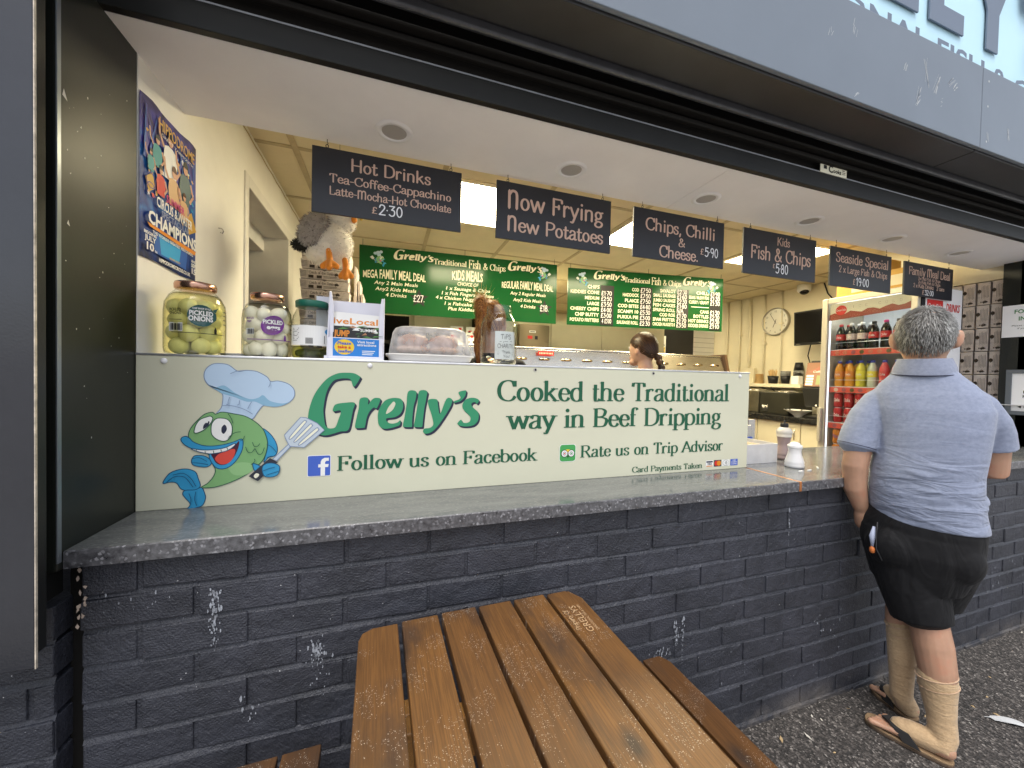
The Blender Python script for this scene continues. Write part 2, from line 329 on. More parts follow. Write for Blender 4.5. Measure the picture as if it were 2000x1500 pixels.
def sk_text(mb, t, fr, u, v, h, style='serif', width=None, align='l', n=0.0008, track=0.0, shear=0.0, arch=0.0):
    st = STY[style]; W = sk_width(t, style, track); sy = h / 10.0; sx = sy if width is None else width / W
    tot = W * sx; u0 = u - (tot if align == 'r' else tot/2 if align == 'c' else 0); x = 0.0
    wf = lambda tg: (st['b'] + (st['a'] - st['b']) * abs(tg.y) ** 1.6)
    for ch in t:
        if ch == ' ': x += 4.2; continue
        c2, gs, gw = (ch.lower(), 10/6.5, 1.1) if style == 'script' and ch in 'NM' else (ch, 1, 1)
        if c2 not in GL: x += 5; continue
        w_, spec = GL[c2]
        T = lambda px, py: (u0 + (x + px*gw) * sx + py*gs*sy*shear, v + py*gs*sy)
        class F2:
            @staticmethod
            def p(a, b, nn):
                uu, vv = T(a, b)
                return fr.p(uu, vv + (arch * (1 - ((uu - u0 - tot/2) / (tot/2))**2) if arch else 0), nn)
        for tok in spec.split('|'):
            q = tok.split(); k = q[0]; z = [float(c) for c in q[1:]]; nn = n + mb.off()
            if k in 'LS':
                P = [Vector((z[i], z[i+1])) for i in range(0, len(z), 2)]
                if k == 'S': P = crom(P, st['k'])
                if k == 'L' and len(P) > 2:
                    for i in range(len(P)-1): mb.ribbon(F2, P[i:i+2], wf, n + mb.off())
                else: mb.ribbon(F2, P, wf, nn)
                if st['cap']:
                    for e in (P[0], P[-1]): mb.poly(F2, [(e.x + st['b']*.55*math.cos(2*math.pi*j/8), e.y + st['b']*.55*math.sin(2*math.pi*j/8)) for j in range(8)], n + mb.off())
            elif k == 'O':
                mb.ribbon(F2, [(z[0] + z[2]*math.cos(2*math.pi*j/20), z[1] + z[3]*math.sin(2*math.pi*j/20)) for j in range(20)], wf, nn, closed=True)
            elif k == 'D':
                r = st['a'] * 0.56; mb.poly(F2, [(z[0] + r*math.cos(2*math.pi*j/12), z[1] + r*math.sin(2*math.pi*j/12)) for j in range(12)], nn)
            elif st['serif']:
                px, py = z
                if k == 'f':
                    up = py < 3; y0, y1 = (py, py + .5) if up else (py - .5, py)
                    mb.poly(F2, [(px-1.7, y0), (px+1.7, y0), (px+1.7, y1), (px-1.7, y1)] if True else [], nn)
                elif k == 'g':
                    y0, y1 = (py, py + .5) if py < 3 else (py - .5, py)
                    mb.poly(F2, [(px-1.5, y0), (px+.4, y0), (px+.4, y1), (px-1.5, y1)], nn)
                elif k == 'h':
                    mb.poly(F2, [(px-1.7, py-.75), (px-.5, py-.9), (px+.6, py), (px+.2, py+.05)], nn)
        x += w_ * gw + track
    return tot
_BF = {}
def bf_mesh(t, bold):
    key = (t, bold)
    if key not in _BF:
        c = bpy.data.curves.new('lettering', 'FONT'); c.body = t; c.size = 1.0; c.resolution_u = 2; c.offset = bold; c.fill_mode = 'FRONT'
        o = bpy.data.objects.new('lettering', c); COL.objects.link(o); bpy.context.view_layer.update()
        me = o.evaluated_get(bpy.context.evaluated_depsgraph_get()).to_mesh()
        _BF[key] = ([(p.co.x, p.co.y) for p in me.vertices], [tuple(p.vertices) for p in me.polygons])
        bpy.data.objects.remove(o); bpy.data.curves.remove(c)
    return _BF[key]
def bf_text(mb, t, fr, u, v, h, width=None, align='l', bold=0.0, n=0.0008, shear=0.0, arch=0.0):
    vs, fs = bf_mesh(t, bold)
    if not vs: return 0
    x0 = min(p[0] for p in vs); x1 = max(p[0] for p in vs); sy = h / 0.69; sx = sy if width is None else width / (x1 - x0)
    tot = (x1 - x0) * sx; u0 = u - (tot if align == 'r' else tot/2 if align == 'c' else 0)
    out = []
    for px, py in vs:
        k = (px - x0) / (x1 - x0); q = 1 + arch * (1 - (2*k - 1)**2)
        out.append(fr.p(u0 + (px - x0)*sx + py*sy*shear, v + py*sy*q, n))
    mb.add(out, fs, False)
    return tot
# -- traced outlines of the printed artwork, in millimetres on the sign panel
LOGO={'G':[596,397,594,403,578,412,555,414,528,411,501,397,479,373,460,342,448,308,442,276,442,250,450,230,465,215,484,208,499,208,518,213,538,219,555,220,564,229,570,258,575,288,580,314,548,314,525,310,517,302,515,286,538,288,531,258,523,235,513,230,501,231,493,240,489,258,486,288,488,312,493,342,502,367,516,387,532,393,551,395,567,391,577,367],'r':[597,328,621,330,622,308,632,322,642,330,656,330,661,324,650,296,640,298,628,286,619,266,613,233,609,230,589,229,582,234,587,266,593,296],'e':[654,256,654,278,661,300,677,322,698,330,719,330,731,324,736,308,734,290,725,274,707,264,681,260,685,248,699,242,718,246,727,254,726,238,712,231,691,226,674,225,662,232,656,242],'eh':[680,276,686,296,696,310,704,318,710,312,707,300,698,286],'l':[752,353,778,354,778,330,771,300,767,254,767,232,761,229,741,230,736,235,741,264,747,308],'l2':[789,354,816,355,814,330,808,294,804,254,802,231,796,228,778,229,773,234,778,264,784,308],'y':[821,324,850,326,855,308,863,274,885,328,905,326,903,308,891,284,871,252,852,226,834,210,814,204,805,211,809,222,829,225,840,238,833,272,824,298],'q':[928,352,953,359,956,353,951,336,935,320,912,314,914,320,930,326,936,334],'s':[1005,322,994,330,975,332,956,326,946,314,943,302,948,288,967,270,974,258,972,246,960,240,946,242,939,252,928,242,927,236,939,229,963,227,987,232,1001,246,1005,264,1001,280,985,294,976,306,980,314,990,316,997,310]}
FISH={'body':[129,206,126,222,132,240,146,260,165,280,184,286,192,280,206,286,223,284,240,280,266,274,292,258,315,234,326,206,329,185,326,161,316,133,296,112,273,92,244,76,213,64,185,58,158,60,174,72,188,91,193,111,185,131,179,153,152,182],'lips':[108,203,110,212,120,215,129,209,138,198,160,187,185,184,212,187,240,195,260,203,264,191,261,167,249,141,232,121,213,113,196,117,184,133,177,151,177,163,157,169,133,179,117,190],'dark':[183,163,213,167,238,179,253,197,252,178,242,151,227,131,210,125,196,131,188,145],'teeth':[132,179,160,173,190,173,218,178,243,190,240,181,224,169,201,163,177,161,149,169],'tongue':[192,145,199,157,213,165,227,171,241,173,244,165,239,147,227,131,210,127,199,133],'eyeL':[140,231,144,248,154,264,171,272,181,274,186,266,179,250,165,234,149,225,141,225],'eyeR':[182,234,184,252,194,266,208,268,223,264,233,250,236,232,232,212,221,199,207,199,193,207,184,219],'pupL':[162,237,163,246,168,254,173,254,176,260,178,256,176,248,171,242,165,237],'pupR':[208,233,209,240,215,248,220,244,222,236,220,228,214,220,209,225],'dorsal':[315,234,336,216,352,188,356,163,349,147,331,141,319,127,326,161,329,185,326,206],'finL':[182,139,168,153,152,157,139,155,133,141,137,129,152,123,171,121,182,129],'tailU':[155,64,150,87,143,107,125,117,104,117,83,109,70,93,65,78,81,81,97,77,107,60,120,54,142,54],'tailD':[158,60,166,42,168,26,161,6,147,0,121,-4,129,6,129,16,118,32,112,44,118,54,142,54],'arm':[290,125,300,123,312,113,296,103],'hand':[316,110,325,123,343,125,361,117,364,104,358,87,340,81,322,86],'handle':[280,87,337,141,358,127,305,70],'hole':[294,88,300,95,308,92,306,85,300,80,296,82],'shaft':[344,137,355,131,394,176,387,182],'spat':[376,212,421,268,437,266,469,248,490,225,432,171,391,176,379,201],'sl1':[391,206,428,254,435,256,436,250,398,202],'sl2':[405,195,447,244,454,242,453,237,411,192],'sl3':[418,185,465,231,472,229,471,223,425,182],'hat':[193,354,173,369,163,391,167,414,183,430,203,433,225,429,248,411,270,414,299,411,326,395,336,381,356,383,383,375,400,358,402,336,390,318,369,306,345,302,318,306,303,288,287,264,266,274,234,282,212,286,195,282,206,298,210,318,209,342],'hatshade':[173,369,189,359,214,367,245,342,280,326,303,330,316,338,335,320,369,312,390,318,369,306,345,302,318,306,294,318,271,318,240,332,209,342,193,354],'belly':[227,121,258,131,287,125,296,112,273,92,244,92,230,105]}
STROKES=[(7,[272,179,278,163,288,161,297,173]),(7,[297,173,306,155,316,157,322,175]),(7,[290,193,295,180,304,180,310,188]),(6,[231,403,248,411,270,414]),(6,[336,381,336,373,332,363]),(6,[230,332,226,318,226,310,221,310]),(6,[255,322,254,310,249,308]),(6,[287,318,281,306,277,296]),(6,[210,306,234,306,265,296,290,280]),(7,[226,282,234,268,239,252]),(7,[226,206,235,217,246,224,259,226]),(7,[269,213,266,203,258,198]),(3,[76,83,96,98,120,94,140,64]),(3,[91,103,115,107,134,91,147,66]),(3,[328,186,343,175,355,159]),(3,[329,143,340,147,347,147]),(3,[319,102,334,108,351,112]),(3,[328,88,343,93,362,99]),(3,[147,50,144,28,149,8]),(3,[130,46,135,28,133,10]),(3,[136,149,155,151,174,139]),(3,[137,137,155,135,177,129]),(7,[148,171,147,177]),(7,[170,163,169,171]),(7,[191,163,190,171]),(7,[210,167,209,174]),(7,[226,172,224,180]),(7,[287,123,297,133,296,141])]
# ---------------------------------------------------------------- shared materials
M_black = pm('black_powder_coat', (0.014, 0.0145, 0.014), 0.38, spec=0.32, var=0.25, vscale=3, bump=0.05, bscale=300)
M_reveal = pm('gloss_cladding', (0.014, 0.016, 0.013), 0.36, spec=0.38, var=0.3, vscale=2.5, bump=0.04, bscale=40)
M_grey = pm('grey_cladding', (0.17, 0.175, 0.195), 0.42, spec=0.5, var=0.1, vscale=2.0, bump=0.04, bscale=400)
M_fascia = pm('grey_fascia', (0.15, 0.178, 0.215), 0.34, spec=0.5, var=0.08, vscale=1.4)
M_white = pm('white_paint', (0.74, 0.71, 0.66), 0.6, spec=0.3, var=0.04, vscale=4)
M_soffit = pm('soffit_board', (0.85, 0.84, 0.86), 0.55, spec=0.35, var=0.05, vscale=2.5)
M_cream = pm('cream_wall', (0.72, 0.66, 0.50), 0.55, spec=0.35, var=0.07, vscale=2.2, bump=0.05, bscale=30)
M_wall = pm('magnolia_wall', (0.82, 0.80, 0.75), 0.55, spec=0.3, var=0.06, vscale=2.5, bump=0.06, bscale=40)
M_tile = pm('ceiling_tile', (0.70, 0.62, 0.44), 0.8, spec=0.2, var=0.06, vscale=5, bump=0.1, bscale=120)
M_tbar = pm('ceiling_bar', (0.46, 0.38, 0.24), 0.5, spec=0.3, var=0.2, vscale=8)
M_dark = pm('dark_gap', (0.012, 0.011, 0.010), 0.7, spec=0.2)
M_steel = pm('brushed_steel', (0.62, 0.60, 0.57), 0.24, metal=1.0, var=0.12, vscale=20, stretch=(1, 1, 18))
M_alu = pm('aluminium', (0.72, 0.73, 0.76), 0.35, metal=1.0, var=0.1, vscale=30)
M_paper = pm('white_paper', (0.84, 0.84, 0.84), 0.6, spec=0.2)
M_print = pm('black_print', (0.015, 0.015, 0.018), 0.5, spec=0.3)
M_plasticw = pm('white_plastic', (0.82, 0.82, 0.84), 0.3, spec=0.5)
M_floor = pm('kitchen_floor', (0.16, 0.10, 0.07), 0.5, var=0.2, vscale=8)
def m_granite(name, dark, light, rough, scale, fine, streak=False):
    if name in MATS: return MATS[name]
    m, nt, b = node_mat(name); g = NG(m)
    tc = g.n('ShaderNodeTexCoord'); mp = g.n('ShaderNodeMapping'); g.l(tc.outputs['Object'], mp.inputs['Vector'])
    if streak: mp.inputs['Scale'].default_value = (0.35, 1.6, 1)
    a = g.n('ShaderNodeTexNoise', Scale=scale, Detail=8.0, Roughness=0.7); g.l(mp.outputs[0], a.inputs['Vector'])
    v = g.n('ShaderNodeTexVoronoi', Scale=fine); g.l(mp.outputs[0], v.inputs['Vector'])
    c1 = g.ramp(a.outputs['Fac'], [(0.35, dark), (0.68, light)])
    sp = g.ramp(v.outputs['Color'], [(0.72, (0, 0, 0)), (0.9, (1, 1, 1))])
    g.l(g.mix(sp, c1, tuple(min(1, c*(1.35 if streak else 1.8)) for c in light)), b.inputs['Base Color'])
    b.inputs['Roughness'].default_value = rough; b.inputs['Specular IOR Level'].default_value = 0.6
    g.l(g.ramp(a.outputs['Fac'], [(0.3, (rough*.7,)*3), (0.75, (rough*1.5,)*3)]), b.inputs['Roughness'])
    MATS[name] = m; return m
M_gran_top = m_granite('worktop_laminate', (0.11, 0.115, 0.118), (0.19, 0.195, 0.19), 0.13, 14, 420, True)
M_gran_edge = m_granite('worktop_edge', (0.030, 0.030, 0.034), (0.145, 0.145, 0.155), 0.34, 55, 190)
def m_brick():
    m, nt, b = node_mat('painted_brick'); g = NG(m)
    tc = g.n('ShaderNodeTexCoord')
    a = g.n('ShaderNodeTexNoise', Scale=5.0, Detail=7.0, Roughness=0.7); g.l(tc.outputs['Object'], a.inputs['Vector'])
    f = g.n('ShaderNodeTexNoise', Scale=210.0, Detail=3.0); g.l(tc.outputs['Object'], f.inputs['Vector'])
    f2 = g.n('ShaderNodeTexNoise', Scale=26.0, Detail=9.0, Roughness=0.66); g.l(tc.outputs['Object'], f2.inputs['Vector'])
    c = g.ramp(a.outputs['Fac'], [(0.3, (0.020, 0.022, 0.029)), (0.7, (0.047, 0.050, 0.066))])
    chip = g.ramp(f2.outputs['Fac'], [(0.70, (0, 0, 0)), (0.76, (1, 1, 1))])
    c = g.mix(chip, c, (0.10, 0.10, 0.11))
    fl = g.n('ShaderNodeTexVoronoi', Scale=42.0); g.l(tc.outputs['Object'], fl.inputs['Vector'])
    fk = g.math('MULTIPLY', g.math('LESS_THAN', fl.outputs['Distance'], 0.06), g.math('GREATER_THAN', f2.outputs['Fac'], 0.56))
    c = g.mix(fk, c, (0.55, 0.55, 0.56))
    sz = g.n('ShaderNodeSeparateXYZ'); g.l(tc.outputs['Object'], sz.inputs[0])      # grit and dust caught along the foot of the wall
    dz = g.math('MULTIPLY', g.ramp(sz.outputs['Z'], [(0.0, (1, 1, 1)), (0.11, (0, 0, 0))]), g.ramp(a.outputs['Fac'], [(.40, (0, 0, 0)), (.62, (1, 1, 1))]))
    c = g.mix(g.math('MULTIPLY', dz, .8), c, (.17, .15, .13))
    g.l(c, b.inputs['Base Color']); b.inputs['Roughness'].default_value = 0.40; b.inputs['Specular IOR Level'].default_value = 0.55
    h = g.math('ADD', g.math('MULTIPLY', f.outputs['Fac'], 0.35), g.math('MULTIPLY', f2.outputs['Fac'], 1.0))
    bp = g.n('ShaderNodeBump', Strength=0.85, Distance=0.011); g.l(h, bp.inputs['Height']); g.l(bp.outputs[0], b.inputs['Normal'])
    return m
M_brick = m_brick()
M_splash = pm('white_splash', (0.30, 0.32, 0.36), 0.7, var=0.6, vscale=90)
# ---------------------------------------------------------------- pavement
def m_asphalt():
    m, nt, b = node_mat('asphalt'); g = NG(m); tc = g.n('ShaderNodeTexCoord')
    v = g.n('ShaderNodeTexVoronoi', Scale=125.0); g.l(tc.outputs['Object'], v.inputs['Vector'])
    v2 = g.n('ShaderNodeTexVoronoi', Scale=210.0); g.l(tc.outputs['Object'], v2.inputs['Vector'])
    n = g.n('ShaderNodeTexNoise', Scale=3.0, Detail=6.0); g.l(tc.outputs['Object'], n.inputs['Vector'])
    base = g.ramp(n.outputs['Fac'], [(0.3, (0.040, 0.036, 0.034)), (0.7, (0.075, 0.067, 0.062))])
    st = g.ramp(v.outputs['Color'], [(0.30, (0.010, 0.009, 0.008)), (0.6, (0.055, 0.048, 0.044)), (0.80, (0.13, 0.115, 0.105)), (0.97, (0.36, 0.33, 0.30))])
    c = g.mix(0.72, base, st)
    st2 = g.ramp(v2.outputs['Color'], [(0.86, (0, 0, 0)), (0.93, (1, 1, 1))])
    c = g.mix(st2, c, (0.27, 0.25, 0.23))
    sx = g.n('ShaderNodeSeparateXYZ'); g.l(tc.outputs['Object'], sx.inputs[0])
    far = g.ramp(sx.outputs['Y'], [(0.0, (1, 1, 1)), (1.0, (1, 1, 1))])
    # ground beyond the view is made pale, added to bounce light onto the soffit
    edge = g.math('LESS_THAN', sx.outputs['Y'], -1.6)
    c = g.mix(edge, c, (0.42, 0.40, 0.375))
    g.l(c, b.inputs['Base Color']); b.inputs['Roughness'].default_value = 0.85
    bp = g.n('ShaderNodeBump', Strength=0.8, Distance=0.006); g.l(v.outputs['Distance'], bp.inputs['Height']); g.l(bp.outputs[0], b.inputs['Normal'])
    return m
o = MB().add([(-60, -80, 0), (60, -80, 0), (60, 60, 0), (-60, 60, 0)], [(0, 1, 2, 3)]).build('pavement', m_asphalt())
o['kind'] = 'structure'
lit = MB()
for _ in range(150):
    x, y = random.uniform(1.3, 4.2), random.uniform(-1.1, 0.02); a = random.uniform(0, 6.28); s_ = random.uniform(0.0025, 0.007) * (1.6 if random.random() < .15 else 1)
    lit.cur = random.choice((0, 0, 1, 1, 2))
    c, d = math.cos(a), math.sin(a); h = random.uniform(0.003, 0.008)
    lit.add([(x+s_*c*1.8, y+s_*d*1.8, 0.002), (x-s_*d*.6, y+s_*c*.6, h), (x-s_*c*1.8, y-s_*d*1.8, 0.003), (x+s_*d*.6, y-s_*c*.6, h*.5)], [(0, 1, 3), (1, 2, 3)], False)
tag(lit.build('leaf_litter', [pm('dry_leaf', (0.42, 0.30, 0.16), 0.8), pm('pale_chip', (0.58, 0.55, 0.48), 0.8), pm('brown_leaf', (0.16, 0.09, 0.06), 0.8)]), kind='stuff')
# ---------------------------------------------------------------- the kiosk
kiosk = thing('takeaway_kiosk', 'seaside takeaway kiosk with painted black brick front, open serving hatch and grey canopy', 'kiosk', (0, 0, 0))
XL, XR, ZS, ZC = -0.688, 4.26, 2.315, 2.64
bw = MB(); rb = random.Random(3)
def bricks(mb, xa, xb, yf, zt, zb, pitch, ph, course=0.0865, depth=0.09):
    k = 0; z = zt
    while z > zb - 0.02:
        z0 = z - course + 0.012
        x = xa - pitch + ((ph + (0.5 if k % 2 else 0)) % 1) * pitch
        while x < xb:
            a, c = max(x + 0.005, xa), min(x + pitch - 0.005, xb)
            if c - a > 0.015:
                j = rb.uniform(-0.0022, 0.0022); t1, t2 = rb.uniform(-.0015, .0015), rb.uniform(-.0015, .0015)
                q = [rb.uniform(-0.0045, 0.0045) for _ in range(6)]
                mb.hexa([(a+q[0]*.5, yf+j+t1, z0+q[2]), (c+q[1]*.5, yf+j-t1, z0+q[3]), (c, yf+depth, z0), (a, yf+depth, z0), (a+q[0]*.5, yf+j+t2, z+q[4]), (c+q[1]*.5, yf+j-t2, z+q[5]), (c, yf+depth, z), (a, yf+depth, z)])
            x += pitch
        # weather-struck joint: set back under the upper brick, flush above the lower one
        n = 34
        for i in range(n):
            xa2, xb2 = xa + (xb-xa)*i/n, xa + (xb-xa)*(i+1)/n
            e0, e1 = math.sin(i*12.9+k*7)*.0018, math.sin((i+1)*12.9+k*7)*.0018
            mb.add([(xa2, yf+.0012+e0, z0-.0125-abs(e0)), (xb2, yf+.0012+e1, z0-.0125-abs(e1)), (xb2, yf+.0095+e1, z0+.002), (xa2, yf+.0095+e0, z0+.002)], [(0, 1, 2, 3)], False)
        mb.add([(xa, yf+.0052, z0-.001), (xb, yf+.0052, z0-.001), (xb, yf+.0052, z+.001), (xa, yf+.0052, z+.001)], [(0, 1, 2, 3)], False)
        z -= course; k += 1
bricks(bw, -0.672, 5.4, 0.030, 0.968, 0.0, 0.2295, 0.46)
bw.box((-0.66, 0.12, 0.0), (5.4, 0.25, 0.968))
o = bw.build('brick_wall', M_brick, kiosk, bevel=0.0035, seg=2)
bp_ = MB(); bricks(bp_, -2.4, -0.705, 0.006, 0.885, 0.0, 0.2295, 0.2); bp_.box((-2.4, 0.1, 0), (-0.70, 0.25, 0.88))
bp_.build('brick_pier', M_brick, kiosk, bevel=0.0035)
MB().box((-0.71, 0.06, 0.0), (-0.665, 0.2, 0.97)).build('expansion_joint', M_dark, kiosk)
# splashes and chips on the brickwork
sp = MB(); f0 = Fr((0, 0.0278, 0), (1, 0, 0), (0, 0, 1)); rs = random.Random(11)
def splat(cx, cz, w_, h_, n, lo=.0008, hi=.0034):
    for _ in range(n):
        t = rs.random(); x = cx + rs.gauss(0, w_ * (1 - .45*t)) ; z = cz + h_ * (0.5 - t) + rs.gauss(0, .008); r = rs.uniform(lo, hi) * (1.15 - .8*t)
        k = 7; a0 = rs.random()*6; st_ = rs.uniform(1, 3.2)
        sp.poly(f0, [(x + r*rs.uniform(.5, 1.2)*math.cos(a0+6.283*i/k), z + r*st_*rs.uniform(.8, 1.2)*math.sin(a0+6.283*i/k)) for i in range(k)], 0.0006 + sp.off())
splat(-0.412, 0.79, .007, .15, 95); splat(-0.176, 0.657, .010, .06, 70); splat(-0.17, 0.60, .018, .12, 22, .001, .003)
splat(1.045, 0.47, .006, .10, 60); splat(1.075, 0.44, .004, .18, 45); splat(0.98, 0.40, .03, .05, 45, .001, .003); splat(-0.33, 0.53, .012, .08, 16, .001, .003)
splat(1.62, 0.80, .003, .18, 26, .001, .003); splat(1.9, 0.28, .12, .3, 40, .001, .003); splat(2.9, 0.45, .12, .2, 30, .0015, .004); splat(3.4, .3, .2, .3, 30, .0015, .004); splat(-0.55, 0.86, .05, .03, 12, .001, .003); splat(1.35, .2, .2, .3, 30, .001, .003)
tag(sp.build('paint_splash', M_splash, kiosk), kind='stuff')
M_raw = pm('bare_mortar', (0.50, 0.40, 0.33), 0.8, var=.3, vscale=40)
rm_ = MB()
for i in range(26):
    x = -0.655 + i*0.013 + rs.uniform(0, .01)
    rm_.add([(x, .0266, .9715+rs.uniform(-.004, .001)), (x+rs.uniform(.006, .022), .0266, .970+rs.uniform(-.004, .002)), (x+.012, .0266, .9755)], [(0, 1, 2)], False)
for i in range(14):
    x, z = -0.675+rs.uniform(-.006, .012), rs.uniform(.80, .965); rm_.poly(Fr((0, .0264, 0), (1, 0, 0), (0, 0, 1)), [(x+rs.uniform(.001, .005)*math.cos(j), z+rs.uniform(.001, .009)*math.sin(j)) for j in range(6)], rm_.off())
rm_.build('bare_mortar', M_raw, kiosk)
# counter: two lengths of worktop with an orange joint strip
for nm, xa, xb in (('counter_top', -0.686, 1.632), ('counter_top', 1.646, 4.6)):
    c = MB(); c.mat(0).box((xa, 0.0032, 0.975), (xb, 0.585, 1.0125)); c.mat(1).box((xa, 0.0, 0.9728), (xb, 0.003, 1.0095))
    c.add([(xa, 0.0, 1.0095), (xb, 0.0, 1.0095), (xb, 0.0032, 1.0125), (xa, 0.0032, 1.0125)], [(0, 1, 2, 3)], False)
    c.mat(2).box((xa, .004, .9733), (xb, .2, .9748))
    c.build(nm, [M_gran_top, M_gran_edge, M_dark], kiosk)
MB().box((1.6325, -0.0015, 0.973), (1.6455, 0.25, 1.0135)).build('joint_strip', pm('orange_strip', (0.36, 0.13, 0.035), 0.45, var=.3, vscale=30), kiosk, bevel=.001)
MB().box((1.633, 0.25, 0.973), (1.645, 0.585, 1.0128)).build('joint_seal', M_dark, kiosk)
# left jamb
MB().box((-0.715, -0.012, 0.97), (-0.688, 0.262, ZS+.4)).build('reveal_panel', M_reveal, kiosk, bevel=.006, seg=3)
MB().box((-0.69, -0.0135, .99), (-0.6865, -0.002, ZS)).build('corner_highlight', pm('silver_highlight', (.25, .28, .31), .3, metal=.6), kiosk, bevel=.001)  # silver strip painting in the highlight along the rounded jamb corner
sg = MB(); sg.box((-0.78, -0.03, 0.90), (-0.716, 0.05, 2.47)); sg.box((-0.728, -0.09, 0.88), (-0.70, -0.032, 2.47)); sg.box((-2.3, -0.134, .86), (-0.648, -0.10, 2.47))
sg.build('shutter_guide', M_black, kiosk, bevel=.002)
gp = MB(); gp.box((-2.4, -0.140, 0.842), (-0.640, -0.136, 2.49)); gp.build('pier_panel', pm('pier_paint', (0.022, 0.024, 0.031), 0.16, spec=.6, var=.25, vscale=2.2, bump=.05, bscale=200), kiosk, bevel=.002)
MB().box((-0.6395, -0.141, 0.8418), (-0.6378, -0.1365, 2.49)).build('panel_edge', pm('chipped_edge', (0.50, 0.44, 0.36), 0.6, var=.5, vscale=40), kiosk)
scr = MB(); fs_ = Fr((-0.6868, 0, 0), (0, 1, 0), (0, 0, 1))
for y, z, a in ((.0, 2.02, .02), (.012, 1.745, .012), (.05, 1.98, .006), (.04, 1.965, .004), (.21, 2.15, .004), (.06, 1.38, .004), (.02, 1.86, .004)):
    scr.poly(fs_, [(y, z), (y+.004, z+a*.8), (y+a*.7, z-a*.3)], .0006)
for _ in range(26): 
    y, z = rs.uniform(.005, .24), rs.uniform(1.05, 2.2); r = rs.uniform(.0006, .0018); scr.disc(fs_, y, z, r, r*rs.uniform(.6, 2), .0006, 6)
scr.build('scratches', pm('scratch', (.6, .6, .58), .7), kiosk)
# head beam, shutter slot, canopy and fascia
bm_ = MB(); bm_.box((-0.72, 0.105, ZS+.0), (6.0, 0.13, 2.387)); bm_.build('head_beam', M_black, kiosk, bevel=.003)
MB().box((-0.72, 0.1035, 2.384), (6.0, 0.1055, 2.3885)).build('beam_lip', M_alu, kiosk)
sh = MB(); sh.box((-0.72, 0.06, 2.60), (6.0, 0.14, 2.9)); sh.box((-.72, .085, 2.42), (6, .104, 2.438)); sh.box((-.72, .07, 2.452), (6, .10, 2.462)); sh.box((-.72, .13, 2.387), (6, .14, 2.62))
sh.build('shutter_box', M_dark, kiosk, bevel=.004)
MB().box((-2.4, 0.012, 2.452), (6.0, 0.032, 2.52)).build('shutter_rail', pm('rail_metal', (.07, .072, .08), .3, metal=.5, var=.2, vscale=20), kiosk, bevel=.008, seg=3)
JX = 2.474
cu = MB()
for xa, xb in ((-2.4, JX-.003), (JX+.003, 6.0)): cu.box((xa, -0.125, 2.478), (xb, 0.010, 2.500))
cu.build('canopy_underside', pm('canopy_black', (.030, .030, .032), .42, var=.3, vscale=3), kiosk, bevel=.003)
fa = MB()
for xa, xb in ((-2.4, JX-.002), (JX+.002, 6.0)): fa.box((xa, -0.142, 2.486), (xb, -0.126, 2.838))
fa.build('fascia', M_fascia, kiosk, bevel=.0025)
MB().box((-2.4, -0.135, 2.5), (6.0, -0.127, 2.83)).build('fascia_backing', M_dark, kiosk)
fs2 = Fr((0, -0.1422, 2.486), (1, 0, 0), (0, 0, 1)); sc2 = MB()
for x, z, l_, a in ((2.06, .22, .10, 1.7), (2.14, .19, .08, 1.2), (1.93, .21, .03, 1.2), (2.02, .12, .06, 1.25), (2.02, .09, .03, .9), (1.62, .255, .03, 1.3), (1.50, .21, .02, 1.3), (2.24, .22, .05, .7), (2.27, .21, .03, .8), (2.18, .12, .01, .6), (1.65, .02, .015, .7), (2.53, .06, .03, 1.7), (2.7, .1, .05, 1.7)):
    for _ in range(4): 
        dx, dz = rs.gauss(0, .006), rs.gauss(0, .008); c, d = math.cos(a+rs.gauss(0, .15))*l_/2, math.sin(a)*l_/2
        sc2.ribbon(fs2, [(x+dx-c, z+dz-d), (x+dx, z+dz+.002), (x+dx+c, z+dz+d)], rs.uniform(.0006, .0016), .0006)
for z in (.30, .19, .035): sc2.disc(fs2, JX+.045, z, .004, .005, .0008, 10)
sc2.build('scuffs', pm('scuff', (.62, .63, .63), .7), kiosk)
# soffit, bulkhead and roof
so = MB(); so.box((-0.688, 0.13, ZS), (1.345, 0.52, ZS+.02)); so.box((1.348, 0.13, ZS), (4.55, 0.52, ZS+.02)); so.build('soffit', M_soffit, kiosk)
MB().box((-0.688, 0.505, ZS+.02), (4.55, 0.519, ZC+.05)).build('bulkhead', M_cream, kiosk)
rf = MB(); rf.box((-2.4, 0.0, 3.4), (6.4, 5.6, 3.55)); rf.build('roof', M_black, kiosk)
MB().box((-2.4, 0.02, 2.60), (6.4, 0.06, 3.4)).build('parapet', M_grey, kiosk)
# interior shell
lw = MB(); Y0, Y1, YB = 1.13, 2.02, 5.3
lw.box((-0.80, 0.262, 0.0), (XL, Y0, ZC)); lw.box((-0.80, Y0, 2.36), (XL, Y1, ZC)); lw.box((-0.80, Y1, 0), (XL, YB, ZC)); lw.build('left_wall', M_wall, kiosk)
fr_ = MB(); fr_.box((-0.83, Y0-.05, .2), (-0.679, Y0, 2.41)); fr_.box((-0.83, Y0, 2.35), (-0.679, Y1+.03, 2.41)); fr_.box((-0.95, Y1-.11, .2), (-0.679, Y1+.03, 2.352)); fr_.box((-1.02, Y0, 2.25), (-0.83, Y1, 2.37))
fr_.build('door_frame', pm('gloss_white', (.72, .70, .66), .35, var=.08, vscale=5), kiosk, bevel=.004)
dl = MB(); dl.box((-1.62, Y1-.17, .2), (-0.97, Y1-.125, 2.25)); o = dl.build('door_leaf', pm('gloss_white2', (.66, .66, .64), .4, var=.08, vscale=4), kiosk, bevel=.003)
hg = MB()
for z in (1.98, 1.2): hg.box((-0.985, Y1-.19, z), (-0.955, Y1-.112, z+.13))
hg.build('hinge', M_steel, o)
